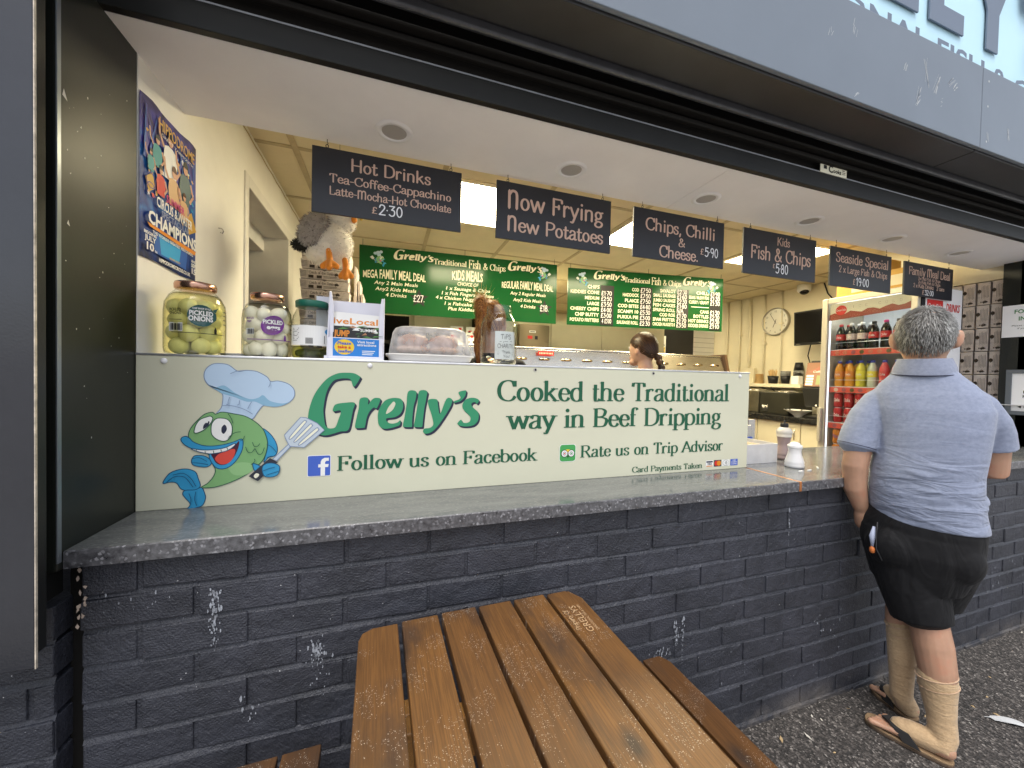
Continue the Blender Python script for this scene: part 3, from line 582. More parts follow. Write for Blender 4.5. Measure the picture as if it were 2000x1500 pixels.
sr = MB(); sr.box((-2.6, Y0-.6, .2), (-2.5, 3.2, ZC)); sr.box((-2.6, 3.1, .2), (-.8, 3.2, ZC)); sr.box((-2.6, Y0-.65, .2), (-.8, Y0-.6, ZC)); sr.box((-2.6, Y0-.6, ZC-.06), (-.8, 3.2, ZC)); sr.build('store_room', pm('store_wall', (.36, .36, .36), .7, var=.2, vscale=3), kiosk)
MB().box((-2.6, 0.25, .14), (5.0, YB, .2)).build('kitchen_floor', M_floor, kiosk)
MB().box((-0.80, 0.519, ZC), (5.0, YB+.2, ZC+.03)).build('ceiling', M_tile, kiosk)
gb = MB()
for x in (-.5, .30, .985, 1.72, 2.42, 3.16, 3.88, 4.55): gb.box((x-.016, .52, ZC-.006), (x+.016, YB, ZC-.0005))
for y in (1.225, 1.87, 2.52, 3.17, 3.82, 4.47, 5.12): gb.box((-.688, y-.014, ZC-.0045), (4.95, y+.014, ZC-.0005))
gb.build('ceiling_grid', M_tbar, kiosk)
MB().box((-0.80, YB, 0), (5.1, YB+.1, ZC)).build('back_wall', M_cream, kiosk)
MB().box((4.95, .9, 0), (5.05, YB, ZC)).build('side_wall', M_cream, kiosk)
MB().box((4.61, .31, 0), (5.05, .9, ZC)).build('end_wall', M_cream, kiosk)
MB().box((4.262, .388, 2.222), (4.6, 1.25, ZC)).build('corner_bulkhead', M_cream, kiosk)
MB().box((4.20, 0.004, 1.0135), (4.6, 0.384, ZS-.001)).build('hatch_pillar', M_reveal, kiosk, bevel=.003)
MB().box((4.2, .16, .0), (6, .3, 3.4)).build('front_wall', M_reveal, kiosk)
MB().box((4.17, .02, 1.30), (4.199, .383, 1.306)).build('ledge_strip', M_alu, kiosk)
# hook, cable and marks on the left wall
MB().tube([(-.686, .79, 2.02), (-.675, .79, 2.02), (-.668, .79, 2.01), (-.672, .79, 2.0), (-.68, .792, 2.003)], .0022, 6).build('wall_hook', M_steel, kiosk)
MB().tube([(-.687, y, ZS+.298+.003*math.sin(y*30)) for y in [.53+.1*i for i in range(20)]], .004, 5).build('ceiling_cable', M_tbar, kiosk)
# kitchen partition with black door, white brick beyond, pipes
MB().box((3.49, 3.5, .2), (4.42, 3.56, ZC)).build('back_door', pm('back_door_black', (.018, .018, .02), .4, var=.2, vscale=4), kiosk, bevel=.003)
wb = MB(); wb.box((4.43, 3.62, .2), (4.97, 3.7, ZC))
for z in [1.5 + .075*i for i in range(9)]: wb.mat(1).box((4.43, 3.618, z), (4.97, 3.6195, z+.008)); wb.mat(0)
wb.build('whitewashed_wall', [pm('whitewash', (.82, .82, .82), .6, var=.04, vscale=8), pm('whitewash_joint', (.5, .5, .52), .7)], kiosk)
pp = MB()
for y, r in ((3.36, .016), (3.14, .012), (2.98, .020), (2.76, .012), (2.52, .010)): pp.tube([(4.93, y, 1.3), (4.93, y, 2.63)], r, 8)
for y, z in ((3.14, 2.1), (2.76, 1.95), (2.52, 2.2)): pp.box((4.915, y-.03, z), (4.95, y+.03, z+.02))
pp.build('pipework', M_cream, kiosk)
tag(MB().box((4.88, 2.86, 1.40), (4.949, 3.02, 1.62)).build('cable_box', M_cream, kiosk, bevel=.006))
# ---------------------------------------------------------------- colours for print and paint
def ink(n, c, r=0.45, spec=0.4, **k): return pm('ink_' + n, c, r, spec=spec, **k)
I_dg = ink('dark_green', (0.012, 0.10, 0.050)); I_lg = ink('logo_green', (0.035, 0.26, 0.13)); I_navy = ink('navy', (0.022, 0.026, 0.055))
I_white = ink('white', (0.80, 0.80, 0.78)); I_cream = ink('cream', (0.80, 0.78, 0.62)); I_black = ink('black', (0.010, 0.010, 0.011))
I_fb = ink('blue', (0.055, 0.12, 0.50)); I_red = ink('red', (0.60, 0.03, 0.025)); I_yel = ink('yellow', (0.80, 0.55, 0.04)); I_orange = ink('orange', (0.70, 0.24, 0.02))
I_fg = ink('fish_green', (0.20, 0.41, 0.165)); I_fgl = ink('fish_light', (0.27, 0.49, 0.22)); I_fb1 = ink('fin_blue', (0.035, 0.30, 0.55)); I_fb2 = ink('fin_dark', (0.012, 0.08, 0.17))
I_hat = ink('hat', (0.46, 0.60, 0.76)); I_hats = ink('hat_shade', (0.24, 0.44, 0.60)); I_line = ink('outline', (0.02, 0.09, 0.06)); I_hl = ink('hat_line', (0.20, 0.27, 0.42))
I_tong = ink('tongue', (0.65, 0.07, 0.05)); I_mouth = ink('mouth', (0.07, 0.012, 0.03)); I_spat = ink('spatula_grey', (0.50, 0.57, 0.64)); I_hand = ink('handle_dark', (0.03, 0.033, 0.05))
I_pink = ink('chalk_pink', (0.62, 0.43, 0.34), .7); I_chalk = ink('chalk_white', (0.82, 0.83, 0.86), .7); I_teal = ink('teal', (0.02, 0.09, 0.09)); I_purple = ink('purple', (0.16, 0.025, 0.24)); I_gold = ink('gold', (0.62, 0.36, 0.06))
def mm(pts): return [(pts[i]/1000, pts[i+1]/1000) for i in range(0, len(pts), 2)]
def smooth_out(pts, k=4): return [(p.x, p.y) for p in crom(mm(pts), k, closed=True)]
def draw_logo(mb, fr, front, back, n=.0006, shadow=True, seg=4):
    for sh_ in ((True, False) if shadow else (False,)):
        mb.cur = back if sh_ else front
        for i, k in enumerate(('G', 'r', 'e', 'l', 'l2', 'y', 's', 'q')):
            P = smooth_out(LOGO[k], seg)
            if sh_:
                for j in (3, 2, 1): mb.poly(fr, [(x+.0019*j, y-.0023*j) for x, y in P], n + (3-j)*.0001 + .00035*(i % 2))
            else: mb.poly(fr, P, n + .001 + .0001*(i % 3))
class Sub:                                    # a frame scaled and shifted inside another one
    def __init__(s, fr, u, v, sc, u0=0, v0=0, flip=False, sv=None): s.fr, s.u, s.v, s.sc, s.u0, s.v0, s.fl, s.sv = fr, u, v, sc, u0, v0, -1 if flip else 1, sv or sc
    def p(s, a, b, n=0): return s.fr.p(s.u + (a - s.u0)*s.sc*s.fl, s.v + (b - s.v0)*s.sv, n)
FM = [I_fg, I_fgl, I_fb1, I_fb2, I_hat, I_hats, I_hl, I_line, I_white, I_mouth, I_tong, I_navy, I_spat, I_hand, I_cream]
def draw_fish(mb, fr, n=.0006, lw=.0022, ks=4, parts=None):
    L = [('dorsal',2,3),('tailU',2,3),('tailD',2,3),('finL',2,3),('hat',4,6),('hatshade',5,None),('body',0,7),('belly',1,None),('lips',2,3),('dark',9,None),('tongue',10,None),('teeth',8,3),('eyeL',8,7),('eyeR',8,7),('pupL',11,None),('pupR',11,None),('arm',2,3),('shaft',12,6),('spat',12,6),('sl1',14,6),('sl2',14,6),('sl3',14,6),('handle',13,None),('hole',14,None),('hand',2,3)]
    for i, (k, f_, ol) in enumerate(L):
        sharp = k in ('handle', 'shaft', 'spat')
        P = mm(FISH[k]) if sharp else smooth_out(FISH[k], ks)
        nn = n + .00022*i; mb.cur = f_; mb.poly(fr, P, nn)
        if ol is not None and lw: mb.cur = ol; mb.ribbon(fr, P, lw, nn + .0001, closed=True)
    for j, (c, q) in enumerate(STROKES if lw else ()): mb.cur = c; mb.ribbon(fr, crom(mm(q), 4), lw*.75, n + .0068 + .00004*j)
# ---------------------------------------------------------------- sign panel on the counter, with its ledge
PX0, PX1, PY, PZ0, PZ1 = -0.687, 1.643, 0.253, 1.0128, 1.470
sign = thing('hatch_sign', 'long cream sign board with fish chef logo and green lettering standing on the counter', 'sign', ((PX0+PX1)/2, PY, PZ0))
MB().box((PX0, PY, PZ0), (PX1, PY+.018, PZ1-.004)).build('panel', pm('cream_panel2', (0.61, 0.605, 0.465), 0.20, spec=0.5, var=0.04, vscale=1.5), sign, bevel=.002)
MB().box((PX0, PY-.002, PZ1-.006), (PX1+.002, PY+.30, PZ1+.001)).build('ledge', M_alu, sign, bevel=.0015)
MB().box((PX1-.018, PY+.018, PZ0), (PX1, PY+.30, PZ1-.007)).build('end_panel', pm('panel_end', (.5, .5, .45), .5), sign)
FS = Fr((PX0, PY-.0002, PZ0), (1, 0, 0), (0, 0, 1))
rv = MB()
for x, z, big in ((.066, .4365, 1), (.626, .4395, 1), (1.225, .4415, 0), (1.774, .4405, 0), (2.268, .4385, 1)):
    c = FS.p(x, z)
    if big: rv.mat(0).ell((c.x, c.y-.001, c.z), (.0085, .006, .0085), 12, 6)
    else: rv.mat(1).disc(FS, x, z, .007, None, .002, 14).mat(2).disc(FS, x+.0008, z-.0005, .0042, None, .0024, 12)
rv.build('rivet', [M_plasticw, M_steel, M_dark], sign)
em = MB(); draw_fish(em, FS, .0006, .0024); em.build('fish_emblem', FM, sign)
lg = MB(); draw_logo(lg, FS, 0, 1, .0006); lg.mat(2).poly(FS, smooth_out(LOGO['eh'], 4), .0022); lg.build('logo', [I_lg, I_navy, pm('cream_panel2', (0, 0, 0))], sign)
tx = MB()
sk_text(tx, 'Cooked the Traditional', FS, 1.074, .320, .0785, 'serif', 1.131)
sk_text(tx, 'way in Beef Dripping', FS, 1.119, .2135, .0765, 'serif', 1.042)
sk_text(tx, 'Follow us on Facebook', FS, .530, .0885, .0485, 'serif', .71)
sk_text(tx, 'Rate us on Trip Advisor', FS, 1.431, .0905, .0485, 'serif', .747)
sk_text(tx, 'Card Payments Taken', FS, 1.680, .014, .0245, 'serif', .378)
tx.build('lettering', I_dg, sign)
fbm = MB()
def rrect(mb, fr, u0, v0, u1, v1, r, n):
    P = []
    for cx, cy, a in ((u1-r, v1-r, 0), (u0+r, v1-r, 90), (u0+r, v0+r, 180), (u1-r, v0+r, 270)):
        for j in range(5): P.append((cx + r*math.cos(R(a+22.5*j)), cy + r*math.sin(R(a+22.5*j))))
    mb.poly(fr, P, n)
fbm.mat(0); rrect(fbm, FS, .4405, .0735, .5105, .1430, .005, .0006); fbm.mat(1); rrect(fbm, FS, .4425, .0755, .5085, .1410, .004, .0012)
fbm.mat(0).poly(FS, [(.480, .0755), (.493, .0755), (.493, .103), (.502, .103), (.504, .113), (.493, .113), (.493, .119), (.496, .1235), (.504, .1235), (.504, .1335), (.491, .1335), (.4835, .129), (.480, .121), (.480, .113), (.473, .113), (.473, .103), (.480, .103)], .0018)
fbm.build('social_badge', [I_white, I_fb], sign)
ow = MB(); ow.mat(0); rrect(ow, FS, 1.3365, .0765, 1.4095, .1470, .012, .0006); ow.mat(1); rrect(ow, FS, 1.3385, .0785, 1.4075, .1450, .011, .0010)
ow.mat(4).poly(FS, [(1.345, .118), (1.357, .124), (1.373, .1265), (1.389, .124), (1.401, .118), (1.397, .109), (1.349, .109)], .0014)
for cx, ci in ((1.3585, 3), (1.3885, 1)):
    ow.mat(2).disc(FS, cx, .110, .0150, None, .0018); ow.mat(0).disc(FS, cx, .110, .0128, None, .0022); ow.mat(2).disc(FS, cx, .110, .0075, None, .0026); ow.mat(0).disc(FS, cx, .110, .0058, None, .0030); ow.mat(ci).disc(FS, cx, .110, .0032, None, .0034)
ow.mat(2).poly(FS, [(1.369, .1), (1.378, .1), (1.3735, .0925)], .0026)
ow.build('owl_badge', [I_white, ink('owl_green', (.06, .33, .09)), I_black, I_red, I_yel], sign)
cb = MB()
cb.mat(0).rect(FS, 2.079, .0155, 2.122, .0455, .0006).mat(1).rect(FS, 2.082, .036, 2.119, .0425, .001).mat(2).rect(FS, 2.082, .0175, 2.119, .022, .001); cb.mat(1); bf_text(cb, 'VISA', FS, 2.1005, .0255, .008, .028, 'c', .03, .001, .2)
cb.mat(1).rect(FS, 2.1275, .0155, 2.1705, .0455, .0006).mat(3).disc(FS, 2.142, .0305, .0125, None, .001).mat(2).disc(FS, 2.156, .0305, .0125, None, .0013)
cb.mat(0).rect(FS, 2.1755, .0155, 2.2215, .0455, .0006)
cb.mat(4)
for r in (.012, .009, .006, .003): cb.ribbon(FS, [(2.19 + r*math.cos(a*.3-.9)*1.3, .0305 + r*math.sin(a*.3-.9)) for a in range(7)], .0013, .001)
cb.ribbon(FS, [(2.198 + .019*math.cos(a*.45), .0305 + .0135*math.sin(a*.45)) for a in range(14)], .0011, .0012, closed=True)
cb.mat(5).rect(FS, 2.2265, .0155, 2.2715, .0455, .0006); cb.mat(0)
for i, t in enumerate(('CARD', 'PAYMENTS', 'ACCEPTED')): bf_text(cb, t, FS, 2.249, .0375-.0085*i, .0052, None if i == 0 else .034, 'c', .02, .001)
cb.build('card_badges', [I_white, I_navy, I_orange, I_red, I_black, I_fb], sign)
# ---------------------------------------------------------------- hanging black boards
M_board = pm('chalkboard', (0.020, 0.021, 0.027), 0.36, spec=0.5, var=0.15, vscale=3, bump=.03, bscale=120)
def board(label, x0, x1, z1, z0, lines, y=0.497, hooks=(.09, .92)):
    o = thing('menu_board', label, 'board', ((x0+x1)/2, y, z0), 'black menu boards hung along the soffit')
    MB().box((x0, y, z0), (x1, y+.009, z1)).build('panel', [M_board], o, bevel=.0008)
    fr = Fr((x0, y-.0002, z1), (1, 0, 0), (0, 0, 1)); W, H = x1-x0, z1-z0
    a, b = MB(), MB()
    for t, u0, u1, v, cap, st in lines:
        m_ = b if st in ('hand', 'handc') else a
        sk_text(m_, t, fr, u0*W, -v*H, cap*H, 'hand' if st == 'handc' else st, (u1-u0)*W)
    a.build('lettering', I_pink if 'dim' not in label[:0] else I_pink, o)
    if b.v: b.build('price', I_chalk, o)
    for hx in hooks:
        x = x0 + hx*W; h = MB(); top = ZS
        h.tube([(x, y+.004, top+.001), (x, y+.004, top-.012), (x+.003, y+.004, top-.016), (x, y+.004, top-.021)], .0013, 6)
        h.tube([(x+.005*math.cos(k*.628), y+.004, z1+.007+.006*math.sin(k*.628)) for k in range(11)], .0014, 6)
        h.build('hook', M_print, o)
    return o
board('wide black board reading Hot Drinks, hung above the toy gull', -.287, .281, 2.282, 2.034, [('Hot Drinks', .235, .775, .30, .19, 'script'), ('Tea-Coffee-Cappachino', .105, .925, .515, .13, 'script'), ('Latte-Mocha-Hot Chocolate', .105, .925, .705, .125, 'script'), ('£', .375, .415, .9, .10, 'script'), ('2·30', .42, .585, .905, .16, 'hand')])
board('black board reading Now Frying New Potatoes, between two bright ceiling lights', .435, 1.011, 2.284, 2.033, [('Now Frying', .085, .925, .45, .30, 'script'), ('New Potatoes', .085, .93, .845, .25, 'script')])
board('black board reading Chips, Chilli & Cheese over the right green menu', 1.141, 1.72, 2.283, 2.037, [('Chips, Chilli', .12, .895, .42, .245, 'script'), ('&', .475, .55, .665, .17, 'script'), ('Cheese.', .27, .705, .93, .235, 'script'), ('£', .725, .765, .755, .12, 'script'), ('5·90', .775, .935, .785, .19, 'hand')])
board('black board reading Kids Fish & Chips, above the round wall clock', 1.861, 2.437, 2.285, 2.033, [('Kids', .44, .615, .275, .18, 'script'), ('Fish & Chips', .09, .925, .645, .29, 'script'), ('£', .39, .42, .80, .09, 'script'), ('5·80', .43, .605, .905, .21, 'hand')])
board('black board reading Seaside Special above the drinks fridge', 2.566, 3.155, 2.273, 2.032, [('Seaside Special', .08, .95, .375, .24, 'script'), ('2 x Large Fish & Chips', .13, .93, .63, .17, 'script'), ('£', .36, .40, .90, .14, 'script'), ('19·00', .41, .625, .915, .20, 'hand')])
board('black board reading Family Meal Deal, last board before the stacked boxes', 3.296, 3.855, 2.266, 2.042, [('Family Meal Deal', .08, .94, .375, .235, 'script'), ('2x Cod Fish & Chips', .27, .73, .50, .09, 'script'), ('2x Kids Fish & Chips', .27, .73, .61, .09, 'script'), ('2 x Kids Drinks + 2 cans', .18, .82, .745, .12, 'script'), ('£', .36, .40, .93, .13, 'script'), ('32·00', .41, .60, .94, .15, 'hand')])
# ---------------------------------------------------------------- green menus over the range
M_green = pm('menu_green', (0.010, 0.085, 0.024), 0.16, spec=0.22, var=.12, vscale=1.2)
def green_menu(label, O, end, W, H, tilt_hook):
    U = (Vector(end) - Vector(O)).normalized(); o = thing('green_menu', label, 'menu', O, 'green price menus over the fryers')
    fr = Fr(Vector(O), U, (0, 0, 1)); p = MB()
    q = [fr.p(0, -H, -.006), fr.p(W, -H, -.006), fr.p(W, -H, 0), fr.p(0, -H, 0), fr.p(0, 0, -.006), fr.p(W, 0, -.006), fr.p(W, 0, 0), fr.p(0, 0, 0)]
    p.hexa([q[3], q[2], q[1], q[0], q[7], q[6], q[5], q[4]]).build('panel', M_green, o)
    for u in (.015, .5, .985):
        b = fr.p(u*W, 0, -.003); MB().tube([tuple(b), (b.x, b.y, ZC)], .002, 6).build('hanger', M_print, o)
    em = MB()
    for u, fl in ((.088, True), (.925, False)): draw_fish(em, Sub(fr, u*W, -.17*H, .33, .26, .23, fl), .0012, .0, 2)
    em.build('fish_emblem', FM, o)
    lg = MB()
    for u in (.155, .725): draw_logo(lg, Sub(fr, u*W, -.205*H, .635, .44, .168, False, .47), 0, 1, .0012, True, 2)
    lg.build('logo', [I_cream, I_black], o)
    tx = MB(); sk_text(tx, 'Traditional', fr, .345*W, -.185*H, .085*H, 'serif', .165*W, n=.0012); sk_text(tx, 'Fish', fr, .52*W, -.20*H, .135*H, 'serif', .062*W, n=.0012); sk_text(tx, '& Chips', fr, .595*W, -.20*H, .10*H, 'serif', .118*W, n=.0012)
    return o, fr, tx
def star(mb, fr, u, v, r, n): mb.poly(fr, [(u + (r if k % 2 == 0 else r*.42)*math.sin(k*math.pi/5), v + (r if k % 2 == 0 else r*.42)*math.cos(k*math.pi/5)) for k in range(10)], n)
W, H = 1.90, .605
o, fr, tx = green_menu('green menu board with three meal deals, behind the leaflet holder', (-.268, 2.56, 2.585), (1.63, 2.45, 2.585), W, H, 0)
bf_text(tx, 'MEGA FAMILY MEAL DEAL', fr, .018*W, -.475*H, .095*H, .29*W, bold=.02, n=.0012, arch=.45)
bf_text(tx, 'KIDS MEALS', fr, .437*W, -.40*H, .125*H, .157*W, bold=.02, n=.0012, arch=.3)
bf_text(tx, 'REGULAR FAMILY MEAL DEAL', fr, .695*W, -.46*H, .09*H, .285*W, bold=.02, n=.0012, arch=.45)
for t, u, v, u1 in (('Any 2 Main Meals', .068, .565, .27), ('Any2 Kids Meals', .073, .655, .262), ('4 Drinks', .12, .74, .217), ('CHOICE OF', .463, .485, .57), ('1 x Sausage & Chips', .408, .565, .632), ('1 x Fish Fingers & Chips', .387, .645, .652), ('4 x Chicken Nuggets & Chips', .357, .72, .672), ('1 x Fishcake & Chips', .402, .805, .64), ('Plus Kiddies drink', .42, .885, .62), ('Any 2 Regular Meals', .74, .56, .937), ('Any2 Kids Meals', .757, .665, .915), ('4 Drinks', .797, .765, .88)):
    bf_text(tx, t, fr, u*W, -v*H, .052*H, (u1-u)*W, bold=.012, n=.0012, shear=.2)
tx.build('lettering', I_cream, o)
st = MB(); star(st, fr, .277*W, -.74*H, .092, .0012); star(st, fr, .932*W, -.755*H, .088, .0012); st.build('price_star', I_black, o)
pr = MB(); sk_text(pr, '£27.', fr, .25*W, -.79*H, .10*H, 'hand', .055*W, n=.0018); sk_text(pr, '£18.', fr, .907*W, -.80*H, .10*H, 'hand', .05*W, n=.0018); pr.build('price', I_chalk, o)
W, H = 1.84, .60
o, fr, tx = green_menu('green price list with four columns of prices, above the woman with the plait', (1.782, 2.505, 2.59), (3.60, 2.235, 2.59), W, H, 0)
sl = MB()
for u0, u1, v0, v1 in ((.200, .283, .27, .985), (.447, .527, .255, .975), (.686, .766, .255, .975), (.911, .985, .275, .985)): sl.rect(fr, u0*W, -v1*H, u1*W, -v0*H, .0012)
sl.build('price_slate', I_black, o); pr = MB()
C1 = [('CHIPS', ''), ('KIDDIES CONE', '£1·70'), ('MEDIUM', '£2·50'), ('LARGE', '£3·50'), ('CHEESY CHIPS', '£4·00'), ('CHIP BUTTY', '£3·00'), ('POTATO FRITTERS', '(4)£3·00')]
C2 = [('COD', '£7·50'), ('HADDOCK', '£7·50'), ('PLAICE', '£7·50'), ('COD BITES', '£4·80'), ('SCAMPI 10', '£5·30'), ('PUKKA PIE', '£3·00'), ('SAUSAGE ROLL', '£2·30')]
C3 = [('SAVALOY', '£2·30'), ('SMALL SAUSAGE', '£1·60'), ('JUMBO SAUSAGE', '£2·30'), ('FISH CAKES', '£1·80'), ('SPRING ROLL', 'N/A'), ('COD ROE', '£1·70'), ('SPAM FRITTER', '£1·70'), ('CHICKEN NUGGETS 8', '£3·50')]
C4 = [('CHILLI', '£1·90'), ('BEANS / MUSHY PEAS', '£1·30'), ('CURRY / GRAVY', '£1·30'), ('', ''), ('CANS', '£1·30'), ('BOTTLES', '£2·30'), ('HOT DRINKS', '£2·30'), ('KIDDIES DRINKS', '£1·10')]
for rows, ur, up, wmax, va, vb in ((C1, .192, .204, .175, .335, .93), (C2, .440, .450, .135, .34, .94), (C3, .679, .689, .145, .325, .94), (C4, .905, .914, .135, .325, .935)):
    for i, (t, p) in enumerate(rows):
        v = va + (vb-va)*i/(len(rows)-1)
        if t:
            wn = len(t)*.0145; bf_text(tx, t, fr, ur*W, -v*H, .058*H, min(wn, wmax)*W, 'r', .022, .0012)
        elif rows is C4: tx.rect(fr, .785*W, -(v-.02)*H, .905*W, -(v-.032)*H, .0012)
        if p: sk_text(pr, p, fr, up*W, -(v+.012)*H, .073*H, 'hand', (.066 if len(p) > 3 else .045)*W, n=.0018)
tx.build('lettering', I_cream, o); pr.build('price', I_chalk, o)
# ---------------------------------------------------------------- circus poster on the left wall
po = thing('circus_poster', 'tall blue and purple circus poster taped to the left wall above the jars', 'poster', (-.686, .425, 1.75))
def m_poster():
    m, nt, b = node_mat('poster_print'); g = NG(m); tc = g.n('ShaderNodeTexCoord')
    n = g.n('ShaderNodeTexNoise', Scale=11.0, Detail=5.0, Distortion=1.2); g.l(tc.outputs['Object'], n.inputs['Vector'])
    s = g.n('ShaderNodeSeparateXYZ'); g.l(tc.outputs['Object'], s.inputs[0])
    f = g.math('ADD', g.math('MULTIPLY', n.outputs['Fac'], .55), g.math('MULTIPLY', s.outputs['Z'], .9))
    c = g.ramp(f, [(0.22, (.008, .012, .05)), (0.42, (.012, .05, .25)), (.52, (.03, .16, .45)), (0.62, (.06, .05, .32)), (0.72, (.03, .02, .12)), (.82, (.010, .010, .02))])
    g.l(c, b.inputs['Base Color']); b.inputs['Roughness'].default_value = .45; b.inputs['Specular IOR Level'].default_value = .2; return m
pz0, pz1, py0, py1 = 1.750, 2.219, .264, .590
sh_ = MB(); n_ = 12
for i in range(n_):
    a, c = i/n_, (i+1)/n_; wv = lambda t: -.685 + .0035*math.sin(t*9)**2
    sh_.add([(wv(a), py0+(py1-py0)*a, pz0+.003*math.sin(a*7)), (wv(c), py0+(py1-py0)*c, pz0+.003*math.sin(c*7)), (wv(c), py0+(py1-py0)*c, pz1+.004*math.sin(c*9)+.012*c), (wv(a), py0+(py1-py0)*a, pz1+.004*math.sin(a*9)+.012*a)], [(0, 1, 2, 3)], True)
sh_.build('sheet', m_poster(), po)
FP = Fr((-.6805, py0, pz0), (0, 1, 0), (0, 0, 1)); PW, PH = py1-py0, pz1-pz0; U = lambda x: x*PW; V = lambda y: y*PH
art = MB(); rp = random.Random(5)
for k in range(16):
    u = rp.uniform(.05, .93); e = min(.96, max(.05, u+rp.uniform(-.25, .3))); art.mat(5 if k % 2 else 6).poly(FP, [(U(u), V(.95)), (U(u+.008), V(.95)), (U(e+.01), V(.62)), (U(e-.025), V(.62))], .0003 + .00003*k)
for k in range(70):
    u, v, s_ = rp.uniform(.06, .92), rp.uniform(.36, .82), rp.uniform(.003, .010); a = rp.uniform(0, 6); art.mat(rp.choice((0, 2, 4, 4, 5, 6, 11, 12, 9))).poly(FP, [(U(u)+s_*math.cos(a+b_*1.25)*(1.6 if b_ % 2 else .7), V(v)+s_*math.sin(a+b_*1.25)) for b_ in range(5)], .0009 + .000008*k)
def performer(u, v, s, body, hair, lean=0.0, arms=True):
    q = Sub(FP, U(u), V(v), s); t = .0012 + art.off()*3
    art.mat(body).poly(q, [(-.032, 0), (.032, 0), (.040+lean, .06), (.030+lean, .098), (.012+lean, .106), (-.012+lean, .106), (-.032+lean, .098), (-.040+lean, .06)], t)
    art.mat(7).disc(q, lean, .128, .0155, .021, t+.0006, 14); art.mat(hair).poly(q, [(lean+.018*math.cos(a*.35), .132+.024*math.sin(a*.35)) for a in range(10)], t+.0009)
    if arms:
        art.mat(7).ribbon(q, [(.036+lean, .09), (.055+lean, .05), (.03+lean, .02)], .012, t+.0003); art.ribbon(q, [(-.036+lean, .09), (-.06+lean, .12), (-.066+lean, .16)], .010, t+.0003)
performer(.45, .60, 1.0, 1, 3); performer(.72, .52, .95, 8, 3, .005); performer(.52, .44, .85, 9, 10, -.003); performer(.22, .62, .62, 11, 3, .004); performer(.28, .45, .6, 2, 3); performer(.12, .56, .42, 11, 3); performer(.70, .40, .6, 9, 10)
art.mat(5)
for a in (0, 1): art.ribbon(FP, [(U(.13)+.022*math.cos(k*.42), V(.44+.06*a)+.022*math.sin(k*.42)) for k in range(15)], .0025, .002, closed=True)
art.mat(4).poly(FP, [(U(.80), V(.32)), (U(.97), V(.38)), (U(.86), V(.50)), (U(.76), V(.44))], .0026); art.mat(4).poly(FP, [(U(.05), V(.5)), (U(.16), V(.56)), (U(.2), V(.47)), (U(.1), V(.42))], .0011)
art.mat(6).poly(FP, [(U(.2), V(.06)), (U(.76), V(.05)), (U(.80), V(.23)), (U(.16), V(.25))], .0009); art.mat(12).poly(FP, [(U(.3), V(.07)), (U(.62), V(.07)), (U(.66), V(.18)), (U(.26), V(.2))], .0012)
art.mat(0)
art.build('artwork', [I_white, I_white, I_red, I_black, I_gold, ink('beam_lilac', (.07, .05, .32)), ink('beam_blue', (.015, .10, .42)), ink('skin', (.60, .33, .22)), ink('waistcoat', (.10, .16, .17)), ink('dress', (.65, .42, .22)), ink('hair_brown', (.10, .03, .015)), ink('teal_suit', (.02, .28, .30)), ink('cyan_panel', (.03, .34, .66))], po)
pt = MB()
pt.mat(1); bf_text(pt, 'HIPPODROME', FP, U(.24), V(.875), V(.075), U(.66), bold=.01, n=.005)
pt.mat(0); bf_text(pt, 'GREAT YARMOUTH', FP, U(.27), V(.84), V(.018), U(.6), n=.005)
pt.mat(2); bf_text(pt, 'SUMMER', FP, U(.36), V(.435), V(.05), U(.34), bold=.02, n=.005)
pt.mat(0); bf_text(pt, 'CIRCUS & WATER', FP, U(.20), V(.365), V(.062), U(.66), bold=.025, n=.0052)
pt.mat(3); bf_text(pt, 'SPECTACULAR', FP, U(.28), V(.315), V(.04), U(.52), bold=.02, n=.005)
pt.mat(4).poly(FP, [(U(.06), V(.225)), (U(.95), V(.222)), (U(.92), V(.19)), (U(.1), V(.205))], .0045)
pt.mat(0); bf_text(pt, 'CHAMPIONS', FP, U(.07), V(.228), V(.078), U(.88), bold=.035, n=.0056)
bf_text(pt, 'THE WORLDS GREATEST PERFORMERS', FP, U(.14), V(.172), V(.020), U(.74), bold=.02, n=.005)
for t, u, v, h, w_ in (('BEGINS', .01, .150, .018, .19), ('JULY', .02, .112, .03, .17), ('10', .05, .055, .045, .11), ('TH', .17, .055, .014, .04), ('ENDS', .85, .128, .017, .12), ('SEPT', .845, .092, .026, .135), ('15', .855, .042, .040, .09), ('TH', .95, .042, .012, .035), ('HIPPODROMECIRCUS.CO.UK', .24, .012, .024, .58)):
    bf_text(pt, t, FP, U(u), V(v), V(h), U(w_), bold=.03, n=.005)
pt.mat(1); bf_text(pt, 'BOOK NOW', FP, U(.42), V(.062), V(.015), U(.2), bold=.02, n=.005)
pt.build('lettering', [I_white, I_gold, ink('magenta', (.60, .06, .22)), ink('steel_blue', (.25, .30, .48)), I_orange], po)
